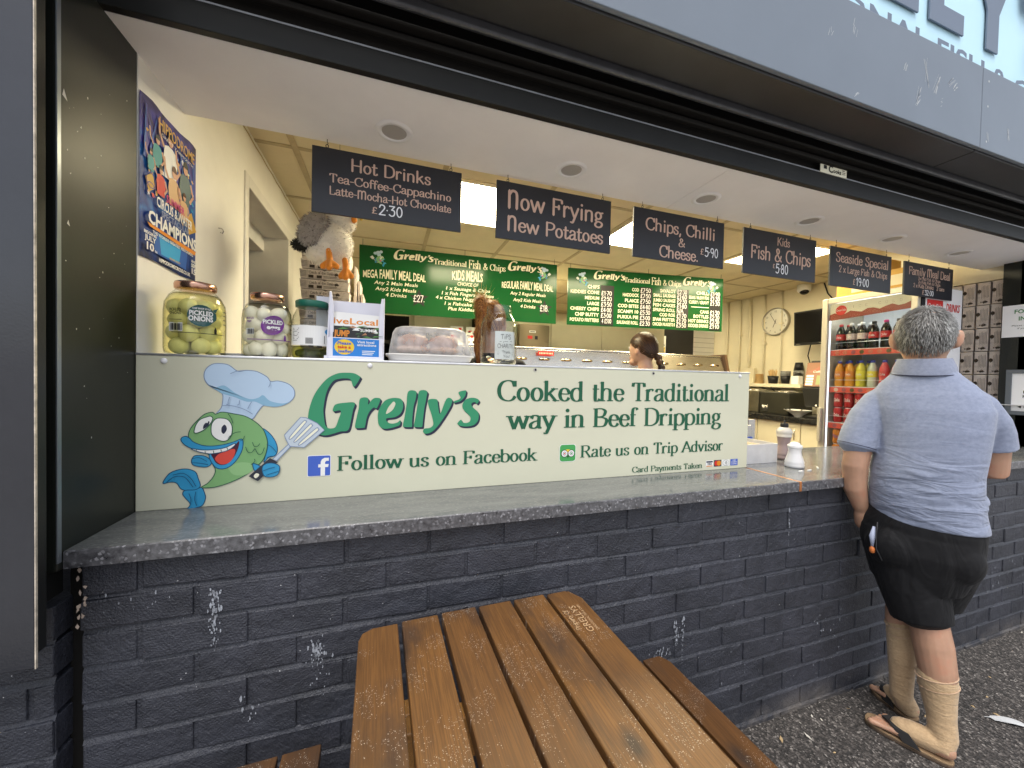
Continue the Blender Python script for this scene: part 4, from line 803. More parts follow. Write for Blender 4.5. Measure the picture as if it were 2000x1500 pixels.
# ---------------------------------------------------------------- notices on the right-hand pillar
FR_ = Fr((4.1985, .378, 1.783), (0, -1, 0), (0, 0, 1))
no = thing('allergy_notice', 'white paper notice about food intolerance taped on the dark right pillar', 'notice', (4.199, .2, 1.783))
MB().box((4.1975, .03, 1.783), (4.1992, .378, 2.008)).build('sheet', M_paper, no)
tx = MB(); bf_text(tx, 'FOOD ALLERGY', FR_, .055, .165, .027, .25, bold=.02, n=.0018); bf_text(tx, 'INTOLERANCE', FR_, .075, .115, .027, .22, bold=.02, n=.0018)
tx.mat(1); bf_text(tx, 'Please speak to a member of staff', FR_, .045, .075, .010, .26, n=.0018, shear=.2); bf_text(tx, 'if you have a food allergy', FR_, .07, .055, .010, .2, n=.0018, shear=.2)
tx.build('lettering', [ink('notice_green', (.05, .22, .06)), I_black], no)
fn = thing('framed_notice', 'grey framed notice about washing hands, lower on the right pillar', 'notice', (4.199, .18, 1.24))
f_ = MB()
for a, b in (((.02, 1.235), (.345, 1.262)), ((.02, 1.525), (.345, 1.552)), ((.318, 1.262), (.345, 1.525)), ((.02, 1.262), (.047, 1.525))): f_.box((4.184, a[0], a[1]), (4.1995, b[0], b[1]))
f_.build('frame', pm('frame_grey', (.12, .135, .15), .4), fn, bevel=.002)
MB().box((4.192, .047, 1.262), (4.1995, .318, 1.525)).build('sheet', M_paper, fn)
F2_ = Fr((4.1918, .318, 1.262), (0, -1, 0), (0, 0, 1)); tx = MB()
for t, u, v, w_ in (('PLEASE USE', .052, .125, .17), ('HAND GEL', .050, .095, .15), ('REGULARLY', .085, .065, .12)): bf_text(tx, t, F2_, u, v, .019, w_, bold=.02, n=.0006)
tx.ribbon(F2_, [(.075, .205), (.09, .205), (.105, .22), (.12, .215), (.11, .205), (.135, .2), (.13, .185), (.09, .182), (.075, .185)], .003, .0006, closed=True)
tx.poly(F2_, [(.028, .03), (.045, .04), (.045, .02)], .0006); tx.rect(F2_, .056, .034, .08, .038).rect(F2_, .056, .024, .08, .028)
tx.build('lettering', I_black, fn)
# maker's badge on the beam
bd = thing('maker_badge', 'small cream maker badge stuck under the shutter on the black beam', 'badge', (1.93, .1, 2.39))
MB().box((1.842, .1005, 2.384), (2.018, .1034, 2.430)).build('plate', I_cream, bd, bevel=.001); tx = MB(); FB_ = Fr((1.842, .1003, 2.384), (1, 0, 0), (0, 0, 1))
bf_text(tx, 'C', FB_, .052, .008, .030, .028, bold=.03); bf_text(tx, 'ooks', FB_, .082, .010, .018, .054, bold=.02); tx.rect(FB_, .02, .018, .04, .034); tx.rect(FB_, .143, .028, .160, .031); tx.rect(FB_, .143, .020, .165, .022); tx.rect(FB_, .143, .013, .165, .015)
tx.build('lettering', I_black, bd)
# shop sign above the fascia
sg_ = thing('shop_sign', 'pale blue shop sign with large dark letters, set back above the grey fascia', 'sign', (2.2, .01, 2.95))
M_sky = pm('sign_pale_blue', (.50, .74, .86), .35, spec=.5, var=.05, vscale=1.2)
MB().box((.62, -.004, 2.86), (4.2, .012, 3.75)).build('panel', M_sky, sg_, bevel=.002)
FT = Fr((0, -.004, 0), (1, 0, 0), (0, 0, 1)); lt = MB(); bz, ch = 3.12, .46
def lslab(P): lt.slab(FT, P, .006, .012)
for x in (1.99, 2.345): lslab([(x, bz), (x+.271, bz), (x+.271, bz+.094), (x+.107, bz+.094), (x+.107, bz+ch), (x, bz+ch)])
lslab([(2.815, bz), (2.92, bz), (2.92, bz+.19), (3.06, bz+ch), (2.94, bz+ch), (2.868, bz+.30), (2.795, bz+ch), (2.68, bz+ch), (2.815, bz+.19)])
x = 1.64; lslab([(x, bz), (x+.27, bz), (x+.27, bz+.094), (x+.107, bz+.094), (x+.107, bz+.19), (x+.24, bz+.19), (x+.24, bz+.28), (x+.107, bz+.28), (x+.107, bz+.376), (x+.27, bz+.376), (x+.27, bz+ch), (x, bz+ch)])
bf_text(lt, 'GR', FT, .90, bz, ch, .66, bold=.04, n=.03); bf_text(lt, "'S", FT, 3.11, bz, ch, .42, bold=.04, n=.03)
bf_text(lt, 'TRADITIONAL FISH & CHIPS', FT, .91, 2.937, .102, 2.72, bold=.02, n=.02)
lt.build('lettering', ink('sign_grey', (.15, .185, .245), .5), sg_)
# hazard label on the black door
hz = thing('warning_label', 'small white and yellow warning triangle label on the black back door', 'sign', (4.0, 3.498, 1.9)); FW = Fr((3.735, 3.4985, 1.83), (1, 0, 0), (0, 0, 1)); h_ = MB()
h_.mat(0).rect(FW, 0, 0, .17, .25).mat(1).rect(FW, .012, .012, .158, .085, .001).mat(2).poly(FW, [(.02, .105), (.15, .105), (.085, .235)], .001).mat(1).poly(FW, [(.038, .116), (.132, .116), (.085, .212)], .0016).mat(2).poly(FW, [(.08, .19), (.094, .19), (.086, .16), (.096, .16), (.08, .125), (.084, .15), (.074, .15)], .002)
h_.rect(FW, .025, .058, .145, .070, .0016).rect(FW, .035, .028, .135, .040, .0016)
h_.build('sheet', [I_white, I_yel, I_black], hz)
# ---------------------------------------------------------------- lamps
for i, x in enumerate((.006, .728, 1.457, 2.175, 2.892, 3.594)):
    t = thing('downlight', 'unlit round downlight in the soffit, %s from the left' % ORD[i], 'downlight', (x, .366, ZS), 'round downlights along the soffit')
    MB().lathe([(.043, -.001), (.046, -.006), (.060, -.005), (.067, -.0005)], (x, .366, ZS), 36, False).build('trim_ring', M_plasticw, t)
    MB().lathe([(.0005, -.0025), (.0445, -.0025)], (x, .366, ZS), 30, False).build('lens', pm('frosted_lens', (.42, .40, .38), .35, spec=.4), t)
LIT = pm('lit_panel', (1.0, 0.87, 0.56), .5, emit=24.0)
for i, (x0, x1, lab) in enumerate(((.315, .970, 'lit ceiling light panel seen between the Hot Drinks and Now Frying boards'), (1.735, 2.405, 'lit ceiling light panel half hidden behind the Chips, Chilli & Cheese board'), (3.175, 3.865, 'lit ceiling light panel behind the Seaside Special board'))):
    t = thing('ceiling_light', lab, 'ceiling light', ((x0+x1)/2, 1.55, ZC), 'lit square ceiling light panels')
    MB().box((x0+.02, 1.245, ZC-.008), (x1-.02, 1.85, ZC-.003)).build('diffuser', LIT, t)
    f_ = MB(); y0, y1 = 1.228, 1.867
    f_.box((x0, y0, ZC-.012), (x1, y0+.016, ZC-.0065)).box((x0, y1-.016, ZC-.012), (x1, y1, ZC-.0065)).box((x0, y0+.016, ZC-.012), (x0+.019, y1-.016, ZC-.0065)).box((x1-.019, y0+.016, ZC-.012), (x1, y1-.016, ZC-.0065))
    f_.build('frame', M_white, t)
# two more of the same panels light the back of the kitchen, behind the green menus
for x0, lab in ((1.02, 'lit ceiling light panel deep in the kitchen above the fryers'), (3.18, 'lit ceiling light panel deep in the kitchen by the side wall')):
    t = thing('ceiling_light', lab, 'ceiling light', (x0+.33, 3.5, ZC), 'lit square ceiling light panels')
    MB().box((x0, 3.2, ZC-.008), (x0+.66, 3.8, ZC-.003)).build('diffuser', LIT, t)
# ---------------------------------------------------------------- jars on the ledge
ZL = PZ1 + .0012
def m_glass(name, tint, rough=.02, shine=1.0):
    if name in MATS: return MATS[name]
    m, nt, b = node_mat(name); g = NG(m)          # thin clear wall: mostly see-through with a sharp sheen
    tr = g.n('ShaderNodeBsdfTransparent')
    lw = g.n('ShaderNodeLayerWeight', Blend=.5); g.l(g.mix(g.math('POWER', lw.outputs['Facing'], 5.0), tuple(tint), tuple(c*.42 for c in tint)), tr.inputs['Color'])   # walls look denser edge on
    gl = g.n('ShaderNodeBsdfGlossy'); gl.inputs['Roughness'].default_value = rough
    fr = g.n('ShaderNodeFresnel'); fr.inputs['IOR'].default_value = 1.5
    mx = g.n('ShaderNodeMixShader'); ge = g.n('ShaderNodeNewGeometry'); g.l(g.math('MULTIPLY', g.math('MULTIPLY', g.math('ADD', fr.outputs[0], 0.01), shine), g.math('SUBTRACT', 1.0, ge.outputs['Backfacing'])), mx.inputs[0]); g.l(tr.outputs[0], mx.inputs[1]); g.l(gl.outputs[0], mx.inputs[2])
    g.l(mx.outputs[0], nt.nodes['Material Output'].inputs['Surface'])
    MATS[name] = m; return m
G_jar = m_glass('jar_glass', (.97, .98, .96)); G_brine = m_glass('yellow_brine', (.93, .91, .66), .1, 0.0); G_brine2 = m_glass('pale_brine', (.98, .97, .90), .1, 0.0)
def jar_profile(r, h): return [(r*.86, 0), (r*.97, .006), (r, .02), (r, h*.58), (r*.97, h*.70), (r*.84, h*.80), (r*.68, h*.86), (r*.62, h*.885), (r*.62, h*.93)]
def band(mb, c, r, a0, a1, z0, z1, n=14): # piece of a label wrapped round a jar
    for i in range(n):
        t0, t1 = R(a0 + (a1-a0)*i/n), R(a0 + (a1-a0)*(i+1)/n)
        mb.add([(c[0]+r*math.cos(t0), c[1]+r*math.sin(t0), z0), (c[0]+r*math.cos(t1), c[1]+r*math.sin(t1), z0), (c[0]+r*math.cos(t1), c[1]+r*math.sin(t1), z1), (c[0]+r*math.cos(t0), c[1]+r*math.sin(t0), z1)], [(0, 1, 2, 3)], True)
class Cy:                                     # drawing frame wrapped round a cylinder, centred on angle a (degrees)
    def __init__(s, c, r, a, z): s.c, s.r, s.a, s.z = c, r, R(a), z
    def p(s, u, v, n=0): t = s.a + u/s.r; return Vector((s.c[0]+(s.r+n)*math.cos(t), s.c[1]+(s.r+n)*math.sin(t), s.z+v))
def big_jar(name, label, x, y, r, h, brine, fill, item, imat, ir, lidm, seed):
    t = thing(name, label, 'jar', (x, y, ZL)); c = (x, y, ZL)
    MB().lathe(jar_profile(r, h), c, 40, False).build('glass', G_jar, t)
    MB().lathe([(r*.62, h*.885), (r*.68, h*.90), (r*.69, h*.955), (r*.66, h*.985), (r*.60, h*.99), (r*.05, h*.992)], c, 40).build('lid', lidm, t)
    rj = random.Random(seed); pos = []
    for lay in range(5):
        z = ir*.95 + lay*ir*1.5
        if z + ir*.6 > h*fill: break
        for k in range(6):
            a = R(60*k + 30*(lay % 2) + rj.uniform(-8, 8)); rr = r*.93 - ir*1.0
            if lay == 4: rr *= .85
            pos.append((x+rr*math.cos(a), y+rr*math.sin(a), ZL+.004+z+rj.uniform(-.003, .003)))
        pos.append((x, y, ZL+.006+z))
    for k, p in enumerate(pos):
        q = Matrix.Rotation(rj.uniform(0, 3), 3, 'X') @ Matrix.Rotation(rj.uniform(0, 3), 3, 'Y')
        s_ = rj.uniform(.92, 1.04)*ir
        MB().ell(p, (s_*(1.0 if item == 'onion' else .93), s_, s_*(.93 if item == 'onion' else 1.16)), 16, 10, q).build(item, imat, t)
    MB().lathe([(r*.83, .004), (r*.955, .008), (r*.985, .022), (r*.985, h*.58), (r*.955, h*.70), (r*.82, h*.795), (r*.70, h*fill), (.001, h*fill)], c, 40, False).build('brine', brine, t)
    return t, c
M_on = pm('onion_skin', (.80, .78, .47), .3, var=.15, vscale=18, stretch=(1, 1, .4)); M_egg = pm('egg_white', (.82, .79, .69), .3, var=.05, vscale=20)
lid_cop = pm('copper_lid', (.62, .36, .26), .22, metal=1.0, var=.2, vscale=25)
JX1, JY1, JR, JH = -.583, .345, .0775, .228
t, c = big_jar('pickled_onion_jar', 'tall glass jar of pickled onions with a dark teal label, nearest the left wall', JX1, JY1, JR, JH, G_brine, .83, 'onion', M_on, .0262, lid_cop, 3)
l = MB(); A = -58; cf = Cy(c, JR*1.004, A, ZL+.118); l.mat(0).poly(cf, [(.034*math.cos(.3*i)+.006*(1 if math.cos(.3*i) > .9 else 0), .033*math.sin(.3*i)) for i in range(21)], .0004); l.poly(cf, [(.028, .02), (.046, .03), (.036, .012)], .0005)
l.mat(1); bf_text(l, 'PiCKLED', cf, -.029, .001, .0135, .058, bold=.035, n=.0012); bf_text(l, 'ONiONS', cf, -.031, -.016, .0145, .06, bold=.04, n=.0012); bf_text(l, 'CHiP SHOP STYLE', cf, -.022, .019, .0045, .044, bold=.02, n=.0012)
cf2 = Cy(c, JR*1.004, A-46, ZL+.118); l.mat(2); bf_text(l, 'PiCKLED', cf2, -.018, .010, .008, .032, bold=.02, n=.0008); bf_text(l, 'ONiONS', cf2, -.018, .0, .008, .032, bold=.02, n=.0008); l.rect(cf2, -.02, -.016, .016, -.0145, .0006)
l.mat(1).rect(cf2, -.02, -.05, .018, -.024, .0005).mat(2)
for i in range(11): l.rect(cf2, -.016+.003*i, -.047, -.016+.003*i+(.001+.0008*(i % 3)), -.027, .0009)
for i in range(12): l.rect(Cy(c, JR*1.004, A-50+9*i, ZL+.064), -.0065, 0, .0065, .0018, .0005)
l.mat(2).poly(Cy(c, JR*1.004, A+27, ZL+.066), [(-.004, 0), (.004, 0), (.004, .012), (.001, .02), (-.001, .02), (-.004, .012)], .0006)
for v in (.02, .008, -.006, -.02): l.rect(Cy(c, JR*1.004, A+58, ZL+.118), -.012, v, .008, v+.003, .0006)
l.build('label', [I_teal, I_white, I_black], t)
JX2, JY2, JR2, JH2 = -.388, .350, .071, .212
t, c = big_jar('pickled_egg_jar', 'glass jar of white pickled eggs with a purple label, second jar from the left wall', JX2, JY2, JR2, JH2, G_brine2, .82, 'egg', M_egg, .0248, lid_cop, 9)
l = MB(); A = -62; cf = Cy(c, JR2*1.004, A, ZL+.102); l.mat(0).poly(cf, [(.034*math.cos(.3*i), .031*math.sin(.3*i)+.005*math.cos(.3*i)) for i in range(21)], .0004)
l.mat(1); bf_text(l, 'PiCKLED', cf, -.028, .004, .0125, .056, bold=.035, n=.0012); bf_text(l, 'eggs', cf, -.018, -.013, .0135, .038, bold=.035, n=.0012)
cf2 = Cy(c, JR2*1.004, A-52, ZL+.102); l.mat(0); bf_text(l, 'PiCKLED', cf2, -.012, .016, .0065, .024, bold=.02, n=.0008); bf_text(l, 'eggs', cf2, -.012, .008, .0065, .016, bold=.02, n=.0008); l.mat(1).rect(cf2, -.014, -.032, .012, -.012, .0005).mat(2)
for i in range(8): l.rect(cf2, -.011+.003*i, -.03, -.011+.003*i+(.001+.0008*(i % 3)), -.014, .0009)
l.mat(0)
for i in range(12): l.rect(Cy(c, JR2*1.004, A-56+9.4*i, ZL+.054), -.006, 0, .006, .0022, .0005)
l.poly(Cy(c, JR2*1.004, A+30, ZL+.056), [(-.004, 0), (.004, 0), (.004, .010), (.001, .018), (-.001, .018), (-.004, .010)], .0006)
for v in (.02, .008, -.006, -.02): l.mat(2).rect(Cy(c, JR2*1.004, A+58, ZL+.1), -.012, v, .008, v+.003, .0006)
l.build('label', [I_purple, I_white, I_black], t)
JX3, JY3, JR3, JH3 = -.258, .372, .062, .200
t = thing('gherkin_jar', 'jar with a green lid and white paper label holding a few gherkins', 'jar', (JX3, JY3, ZL)); c = (JX3, JY3, ZL)
MB().lathe([(JR3*.9, 0), (JR3, .012), (JR3, JH3*.62), (JR3*.93, JH3*.74), (JR3*.76, JH3*.86), (JR3*.74, JH3*.92)], c, 36, False).build('glass', m_glass('used_glass', (.82, .83, .80), .08), t)
MB().lathe([(JR3*.74, JH3*.885), (JR3*.83, JH3*.89), (JR3*.84, JH3*.985), (JR3*.80, JH3), (.002, JH3)], c, 36).build('lid', pm('green_lid', (.012, .13, .085), .35), t)
l = MB(); l.mat(0); band(l, c, JR3*1.006, -170, 20, ZL+.045, ZL+.112, 26)
cf = Cy(c, JR3*1.01, -70, ZL+.078); l.mat(1)
for i in range(9): l.rect(Cy(c, JR3*1.01, -128, ZL+.078), -.016, .022-.005*i, .012-.004*(i % 3), .0235-.005*i, .0006)
for i in range(8): l.rect(cf, -.03+.0028*i, -.028, -.03+.0028*i+.0015, -.008, .0006)
cfb = Cy(c, JR3*1.01, -24, ZL+.078); l.rect(cfb, -.022, -.026, .022, .002, .0006); l.mat(2).disc(cfb, .0, .016, .02, .011, .0006)
l.mat(0); bf_text(l, 'GHERKINS', cfb, -.019, -.013, .0075, .038, bold=.02, n=.0014)
l.build('label', [I_white, I_black, pm('ink_blue2', (.05, .28, .55), .4)], t)
rj = random.Random(4)
for k in range(5):
    a = R(72*k); MB().blob([(JX3+.03*math.cos(a)-.012, JY3+.03*math.sin(a), ZL+.020), (JX3+.03*math.cos(a)+.014, JY3+.03*math.sin(a)+.006, ZL+.024)], [.013, .012], 10).build('gherkin', pm('gherkin', (.17, .19, .035), .3, var=.3, vscale=60), t)
MB().lathe([(JR3*.88, .003), (JR3*.96, .012), (JR3*.96, .042), (.001, .042)], c, 30, False).build('brine', m_glass('green_brine', (.62, .64, .30), .1, 0.0), t)
# ---------------------------------------------------------------- leaflet holder with leaflets
lh = thing('leaflet_holder', 'white card leaflet dispenser with a blue take-a-leaflet sticker', 'leaflet holder', (-.125, .35, ZL))
M_card = pm('white_card', (.74, .74, .82), .5, spec=.3)
hx0, hx1, hy = -.197, -.022, .298; h = MB()
FL = Fr((hx0, hy, ZL), (1, 0, 0), (0, 0, 1))
fsx = Fr((hx0, hy, ZL), (0, 1, 0), (0, 0, 1)); fdx = Fr((hx1, hy, ZL), (0, 1, 0), (0, 0, 1))
side = [(0, .0), (.085, 0), (.085, .20), (.066, .222), (.046, .222), (.0, .03)]
h.slab(fsx, [(0, .006), (.10, .006), (.10, .235), (.075, .245), (.05, .238), (.030, .16), (.0, .03)], -.004, 0); h.slab(fdx, [(0, .006), (.10, .006), (.10, .225), (.075, .232), (.05, .225), (.03, .16), (0, .03)], 0, .004)
h.box((hx0-.004, hy+.095, ZL+.006), (hx1+.004, hy+.099, ZL+.215)); h.box((hx0-.004, hy-.006, ZL), (hx1+.004, hy+.10, ZL+.012)); h.slab(FL, [(0, .012), (hx1-hx0, .012), (hx1-hx0, .075), (0, .075)], .0, .003)
h.slab(Fr((hx0, hy+.03, ZL), (1, 0, 0), (0, 0, 1)), [(0, .01), (.014, .01), (.014, .18), (.006, .232), (0, .232)], 0, .004); h.slab(Fr((hx1, hy+.03, ZL), (1, 0, 0), (0, 0, 1)), [(-.014, .01), (0, .01), (0, .222), (-.006, .222), (-.014, .17)], 0, .004)
h.box((hx0-.052, hy+.092, ZL+.085), (hx0-.004, hy+.0945, ZL+.226)); h.box((hx0-.010, hy-.012, ZL-.0), (hx0+.0, hy+.1, ZL+.012))
h.build('card_stand', M_card, lh, bevel=.002)
s_ = MB(); FLs = Fr((hx0, hy-.0035, ZL), (1, 0, 0), (0, 0, 1)); W_ = hx1-hx0
s_.mat(0).rect(FLs, .016, .012, W_-.012, .072).mat(1).disc(FLs, .052, .043, .031, .026, .001, 24)
s_.mat(2); bf_text(s_, 'Please', FLs, .030, .051, .010, .043, bold=.03, n=.0016, shear=.1); s_.mat(3); bf_text(s_, 'take a', FLs, .030, .038, .010, .042, bold=.03, n=.0016, shear=.1); s_.mat(2); bf_text(s_, 'leaflet', FLs, .033, .024, .010, .043, bold=.03, n=.0016, shear=.1)
s_.mat(4); bf_text(s_, 'Visit local', FLs, .092, .058, .008, .055, bold=.02, n=.0012); bf_text(s_, 'attractions', FLs, .092, .048, .008, .062, bold=.02, n=.0012)
for i in range(3): s_.rect(FLs, .108, .030-.006*i, .15-.004*i, .0325-.006*i, .0008)
s_.build('sticker', [pm('ink_skyblue', (.02, .20, .60), .4), I_yel, I_fb, I_red, I_white], lh)
lf = MB(); FF = Fr((hx0+.012, hy+.012, ZL+.03), (1, 0, 0), (0, .22, .97))
lf.mat(0).slab(FF, [(0, 0), (W_-.026, 0), (W_-.026, .135), (.0, .142)], -.04, 0)
lf.mat(2); bf_text(lf, 'iveLocal', FF, -.0, .098, .022, .145, bold=.015, n=.001)
lf.mat(3).rect(FF, .0, .045, W_-.026, .09, .0006).mat(4); rl = random.Random(2)
for k in range(26): lf.cur = rl.choice((4, 4, 5, 6, 1)); u, v = rl.uniform(.01, W_-.04), rl.uniform(.05, .085); lf.poly(FF, [(u, v), (u+rl.uniform(.01, .04), v+rl.uniform(-.006, .01)), (u+rl.uniform(.005, .02), v+rl.uniform(.003, .012))], .0008+.00004*k)
lf.mat(2); bf_text(lf, 'JUMP', FF, .003, .052, .022, .05, bold=.03, n=.0022); lf.mat(0); bf_text(lf, 'SUMMER', FF, .088, .072, .010, .055, bold=.02, n=.0022)
tag(lf.build('magazine_stack', [I_white, I_white, I_orange, I_black, pm('leaf_green', (.06, .20, .03), .4), pm('leaf_dark', (.03, .08, .03), .4), pm('clay', (.35, .16, .06), .4)], loc=(-.11, .32, ZL)), 'small stack of local magazines standing in the white leaflet holder', 'magazines')
# ---------------------------------------------------------------- cake box with two buns
cb_ = thing('cake_box', 'oblong cake box with a frosted lid and white base beside the tips jar', 'cake box', (.148, .36, ZL))
def rr_ring(cx, cy, a, b, z, r, n=6):
    P = []
    for sx, sy, a0 in ((1, 1, 0), (-1, 1, 90), (-1, -1, 180), (1, -1, 270)):
        for j in range(n): t = R(a0 + 90*j/(n-1)); P.append((cx + sx*(a-r) + r*math.cos(t), cy + sy*(b-r) + r*math.sin(t), z))
    return P
bs = MB(); cx, cy = .148, .378
bs.loft([rr_ring(cx, cy, .135, .085, ZL, .03), rr_ring(cx, cy, .147, .097, ZL+.006, .035), rr_ring(cx, cy, .152, .102, ZL+.020, .036), rr_ring(cx, cy, .160, .108, ZL+.023, .04), rr_ring(cx, cy, .160, .108, ZL+.027, .04), rr_ring(cx, cy, .15, .1, ZL+.028, .036)]).build('base', pm('ivory_plastic', (.76, .74, .70), .3, spec=.5), cb_)
m, nt, b = node_mat('frosted_plastic'); g = NG(m); tr = g.n('ShaderNodeBsdfTransparent'); tr.inputs['Color'].default_value = (.93, .93, .93, 1)
b.inputs['Base Color'].default_value = (.74, .75, .76, 1); b.inputs['Roughness'].default_value = .28
ly = g.n('ShaderNodeLayerWeight', Blend=.35); mx = g.n('ShaderNodeMixShader'); tcx = g.n('ShaderNodeTexCoord'); nz = g.n('ShaderNodeTexNoise', Scale=28.0, Detail=5.0); g.l(tcx.outputs['Object'], nz.inputs['Vector'])
g.l(g.math('ADD', g.math('MULTIPLY', ly.outputs['Facing'], .45), g.math('MULTIPLY', nz.outputs['Fac'], .62)), mx.inputs[0]); g.l(tr.outputs[0], mx.inputs[1]); g.l(b.outputs[0], mx.inputs[2]); g.l(mx.outputs[0], nt.nodes['Material Output'].inputs['Surface'])
MB().loft([rr_ring(cx, cy, .150, .098, ZL+.028, .036), rr_ring(cx, cy, .147, .095, ZL+.05, .036), rr_ring(cx, cy, .137, .087, ZL+.105, .04), rr_ring(cx, cy, .128, .08, ZL+.122, .042), rr_ring(cx, cy, .112, .066, ZL+.130, .045), rr_ring(cx, cy, .06, .03, ZL+.132, .02)]).build('lid', m, cb_)
for i, dx in enumerate((-.062, .052)):
    t = thing('bread_bun', '%s of the two buns under the frosted cake box lid' % ('left', 'right')[i], 'bun', (cx+dx, cy-.008, ZL+.029), 'buns in the cake box')
    MB().ell((cx+dx, cy-.008, ZL+.078), (.058, .056, .030), 20, 10).build('bun_top', pm('bun_crust', (.52, .27, .15), .5, var=.15, vscale=15), t)
    MB().ell((cx+dx, cy-.008, ZL+.048), (.060, .058, .022), 20, 10).build('bun_base', pm('bun_crumb', (.60, .36, .22), .6, var=.15, vscale=20), t)
# ---------------------------------------------------------------- tips jar
tj = thing('tips_jar', 'open empty glass jar with a handwritten Tips note and coins at the bottom', 'jar', (.415, .345, ZL)); c = (.415, .345, ZL); r, hh = .0725, .232
MB().lathe([(r*.86, 0), (r*.97, .006), (r, .02), (r, hh*.60), (r*.97, hh*.69), (r*.86, hh*.78), (r*.70, hh*.85), (r*.66, hh*.88), (r*.71, hh*.895), (r*.66, hh*.91), (r*.70, hh*.93), (r*.66, hh*.95), (r*.69, hh*.985), (r*.66, hh)], c, 44, False).build('glass', m_glass('tips_glass', (.84, .87, .86), .03, 1.8), tj)
MB().lathe([(.001, .003), (r*.84, .004), (r*.95, .010)], c, 40, False).build('glass_bottom', m_glass('jar_foot', (.80, .80, .66), .15), tj)
n_ = MB(); cf = Cy(c, r*.985, -82, ZL+.075)
n_.mat(0)
for i in range(10): n_.rect(cf, -.044+.0088*i, -.055, -.044+.0088*(i+1), .052, 0)
n_.mat(1); cf = Cy(c, r*.985, -82, ZL+.075)
sk_text(n_, 'TiPS', cf, -.022, .022, .018, 'thin', .042, n=.001); n_.ribbon(cf, [(-.026, .012), (0, .013), (.026, .015)], .0012, .001); n_.ribbon(cf, [(-.012, .0135), (-.010, .007)], .001, .001)
sk_text(n_, 'CHARiTY', cf, -.034, -.012, .016, 'thin', .066, n=.001); sk_text(n_, 'Thank', cf, -.016, -.032, .010, 'thin', .034, n=.001); sk_text(n_, 'You!', cf, -.012, -.048, .010, 'thin', .028, n=.001)
for u in (-.034, .028): n_.ribbon(cf, [(u, -.034), (u+.003, -.037), (u+.006, -.034)], .001, .001).disc(cf, u+.001, -.028, .0008, None, .001, 6).disc(cf, u+.005, -.028, .0008, None, .001, 6)
n_.build('note', [I_white, I_black], tj)
cm = [pm('copper_coin', (.55, .27, .15), .35, metal=1), pm('silver_coin', (.62, .60, .56), .3, metal=1)]; rj = random.Random(8)
for k in range(22):
    a, q = rj.uniform(0, 6.28), rj.uniform(.0, r*.72); z = .008 + .0022*(k // 3) + (.004 if q > r*.5 else 0)
    m_ = MB(); tl = Matrix.Rotation(rj.uniform(-.45, .45), 3, 'X') @ Matrix.Rotation(rj.uniform(-.45, .45), 3, 'Y'); cc = Vector((c[0]+q*math.cos(a), c[1]+q*math.sin(a), ZL+z+.004)); rr = rj.uniform(.009, .0125)
    m_.loft([[cc + tl @ Vector((rr*math.cos(.35*j), rr*math.sin(.35*j), dz)) for j in range(18)] for dz in (-.0009, .0009)], True, False)
    o = m_.build('coin', cm[k % 2], None, loc=tuple(cc)); tag(o, '%s coin in the loose pile at the bottom of the tips jar' % ('copper', 'silver')[k % 2], 'coin', 'loose %s coins in the tips jar' % ('copper', 'silver')[k % 2])
# a paper plate edge showing behind the jars
tag(MB().lathe([(.03, 0), (.06, .003), (.075, .010), (.078, .011)], (-.475, .43, ZL), 30, False).build('paper_plate', M_paper, loc=(-.475, .43, ZL)), 'white paper plate lying flat behind the onion and egg jars', 'plate')
# ---------------------------------------------------------------- condiments and trays on the serving end of the counter
ZT = 1.0127
vb = thing('vinegar_bottle', 'tall squeezy bottle with brown vinegar and a black cap on the counter', 'bottle', (2.035, .36, ZT)); c = (2.035, .36, ZT)
K_ = .80; bp_prof = [(.046, 0), (.054, .006), (.055, .02), (.050, .028), (.0535, .034), (.052, .045), (.036, .085), (.033, .105), (.040, .145), (.043, .16), (.040, .165), (.044, .175), (.045, .19), (.036, .205), (.022, .215), (.020, .22)]
MB().lathe([(r*K_, z*K_) for r, z in bp_prof], c, 32, True).build('bottle_wall', pm('vinegar_wall', (.30, .23, .23), .3), vb)
MB().lathe([(r*K_, z*K_) for r, z in [(.0435, .152), (.0445, .1605), (.0415, .165), (.0455, .175), (.0465, .19), (.037, .206), (.0225, .216)]], c, 32, False).build('clear_top', pm('milky_plastic', (.60, .57, .52), .35, spec=.5), vb)
MB().lathe([(r*K_, z*K_) for r, z in [(.022, .212), (.023, .216), (.023, .238), (.019, .242), (.008, .244), (.005, .250), (.006, .262), (.001, .263)]], c, 24).build('cap', I_black, vb)
ss = thing('salt_shaker', 'white plastic salt shaker with a domed top on the counter', 'shaker', (1.895, .205, ZT)); c = (1.895, .205, ZT); K_ = .69
MB().lathe([(r*K_, z*K_*1.08) for r, z in [(.048, 0), (.058, .004), (.0595, .018), (.056, .028), (.058, .034), (.056, .042), (.041, .085), (.038, .105), (.0405, .118), (.0405, .124)]], c, 36).build('body', pm('salt_plastic', (.72, .72, .73), .28, spec=.5), ss)
MB().lathe([(r*K_, z*K_*1.08) for r, z in [(.0405, .1225), (.044, .126), (.0445, .144), (.041, .147), (.034, .148)]], c, 36).build('collar', pm('salt_plastic', (0, 0, 0)), ss)
MB().ell((c[0], c[1], ZT+.147*K_*1.08), (.034*K_, .034*K_, .021*K_), 24, 12).build('dome', pm('salt_dome', (.70, .70, .76), .4), ss)
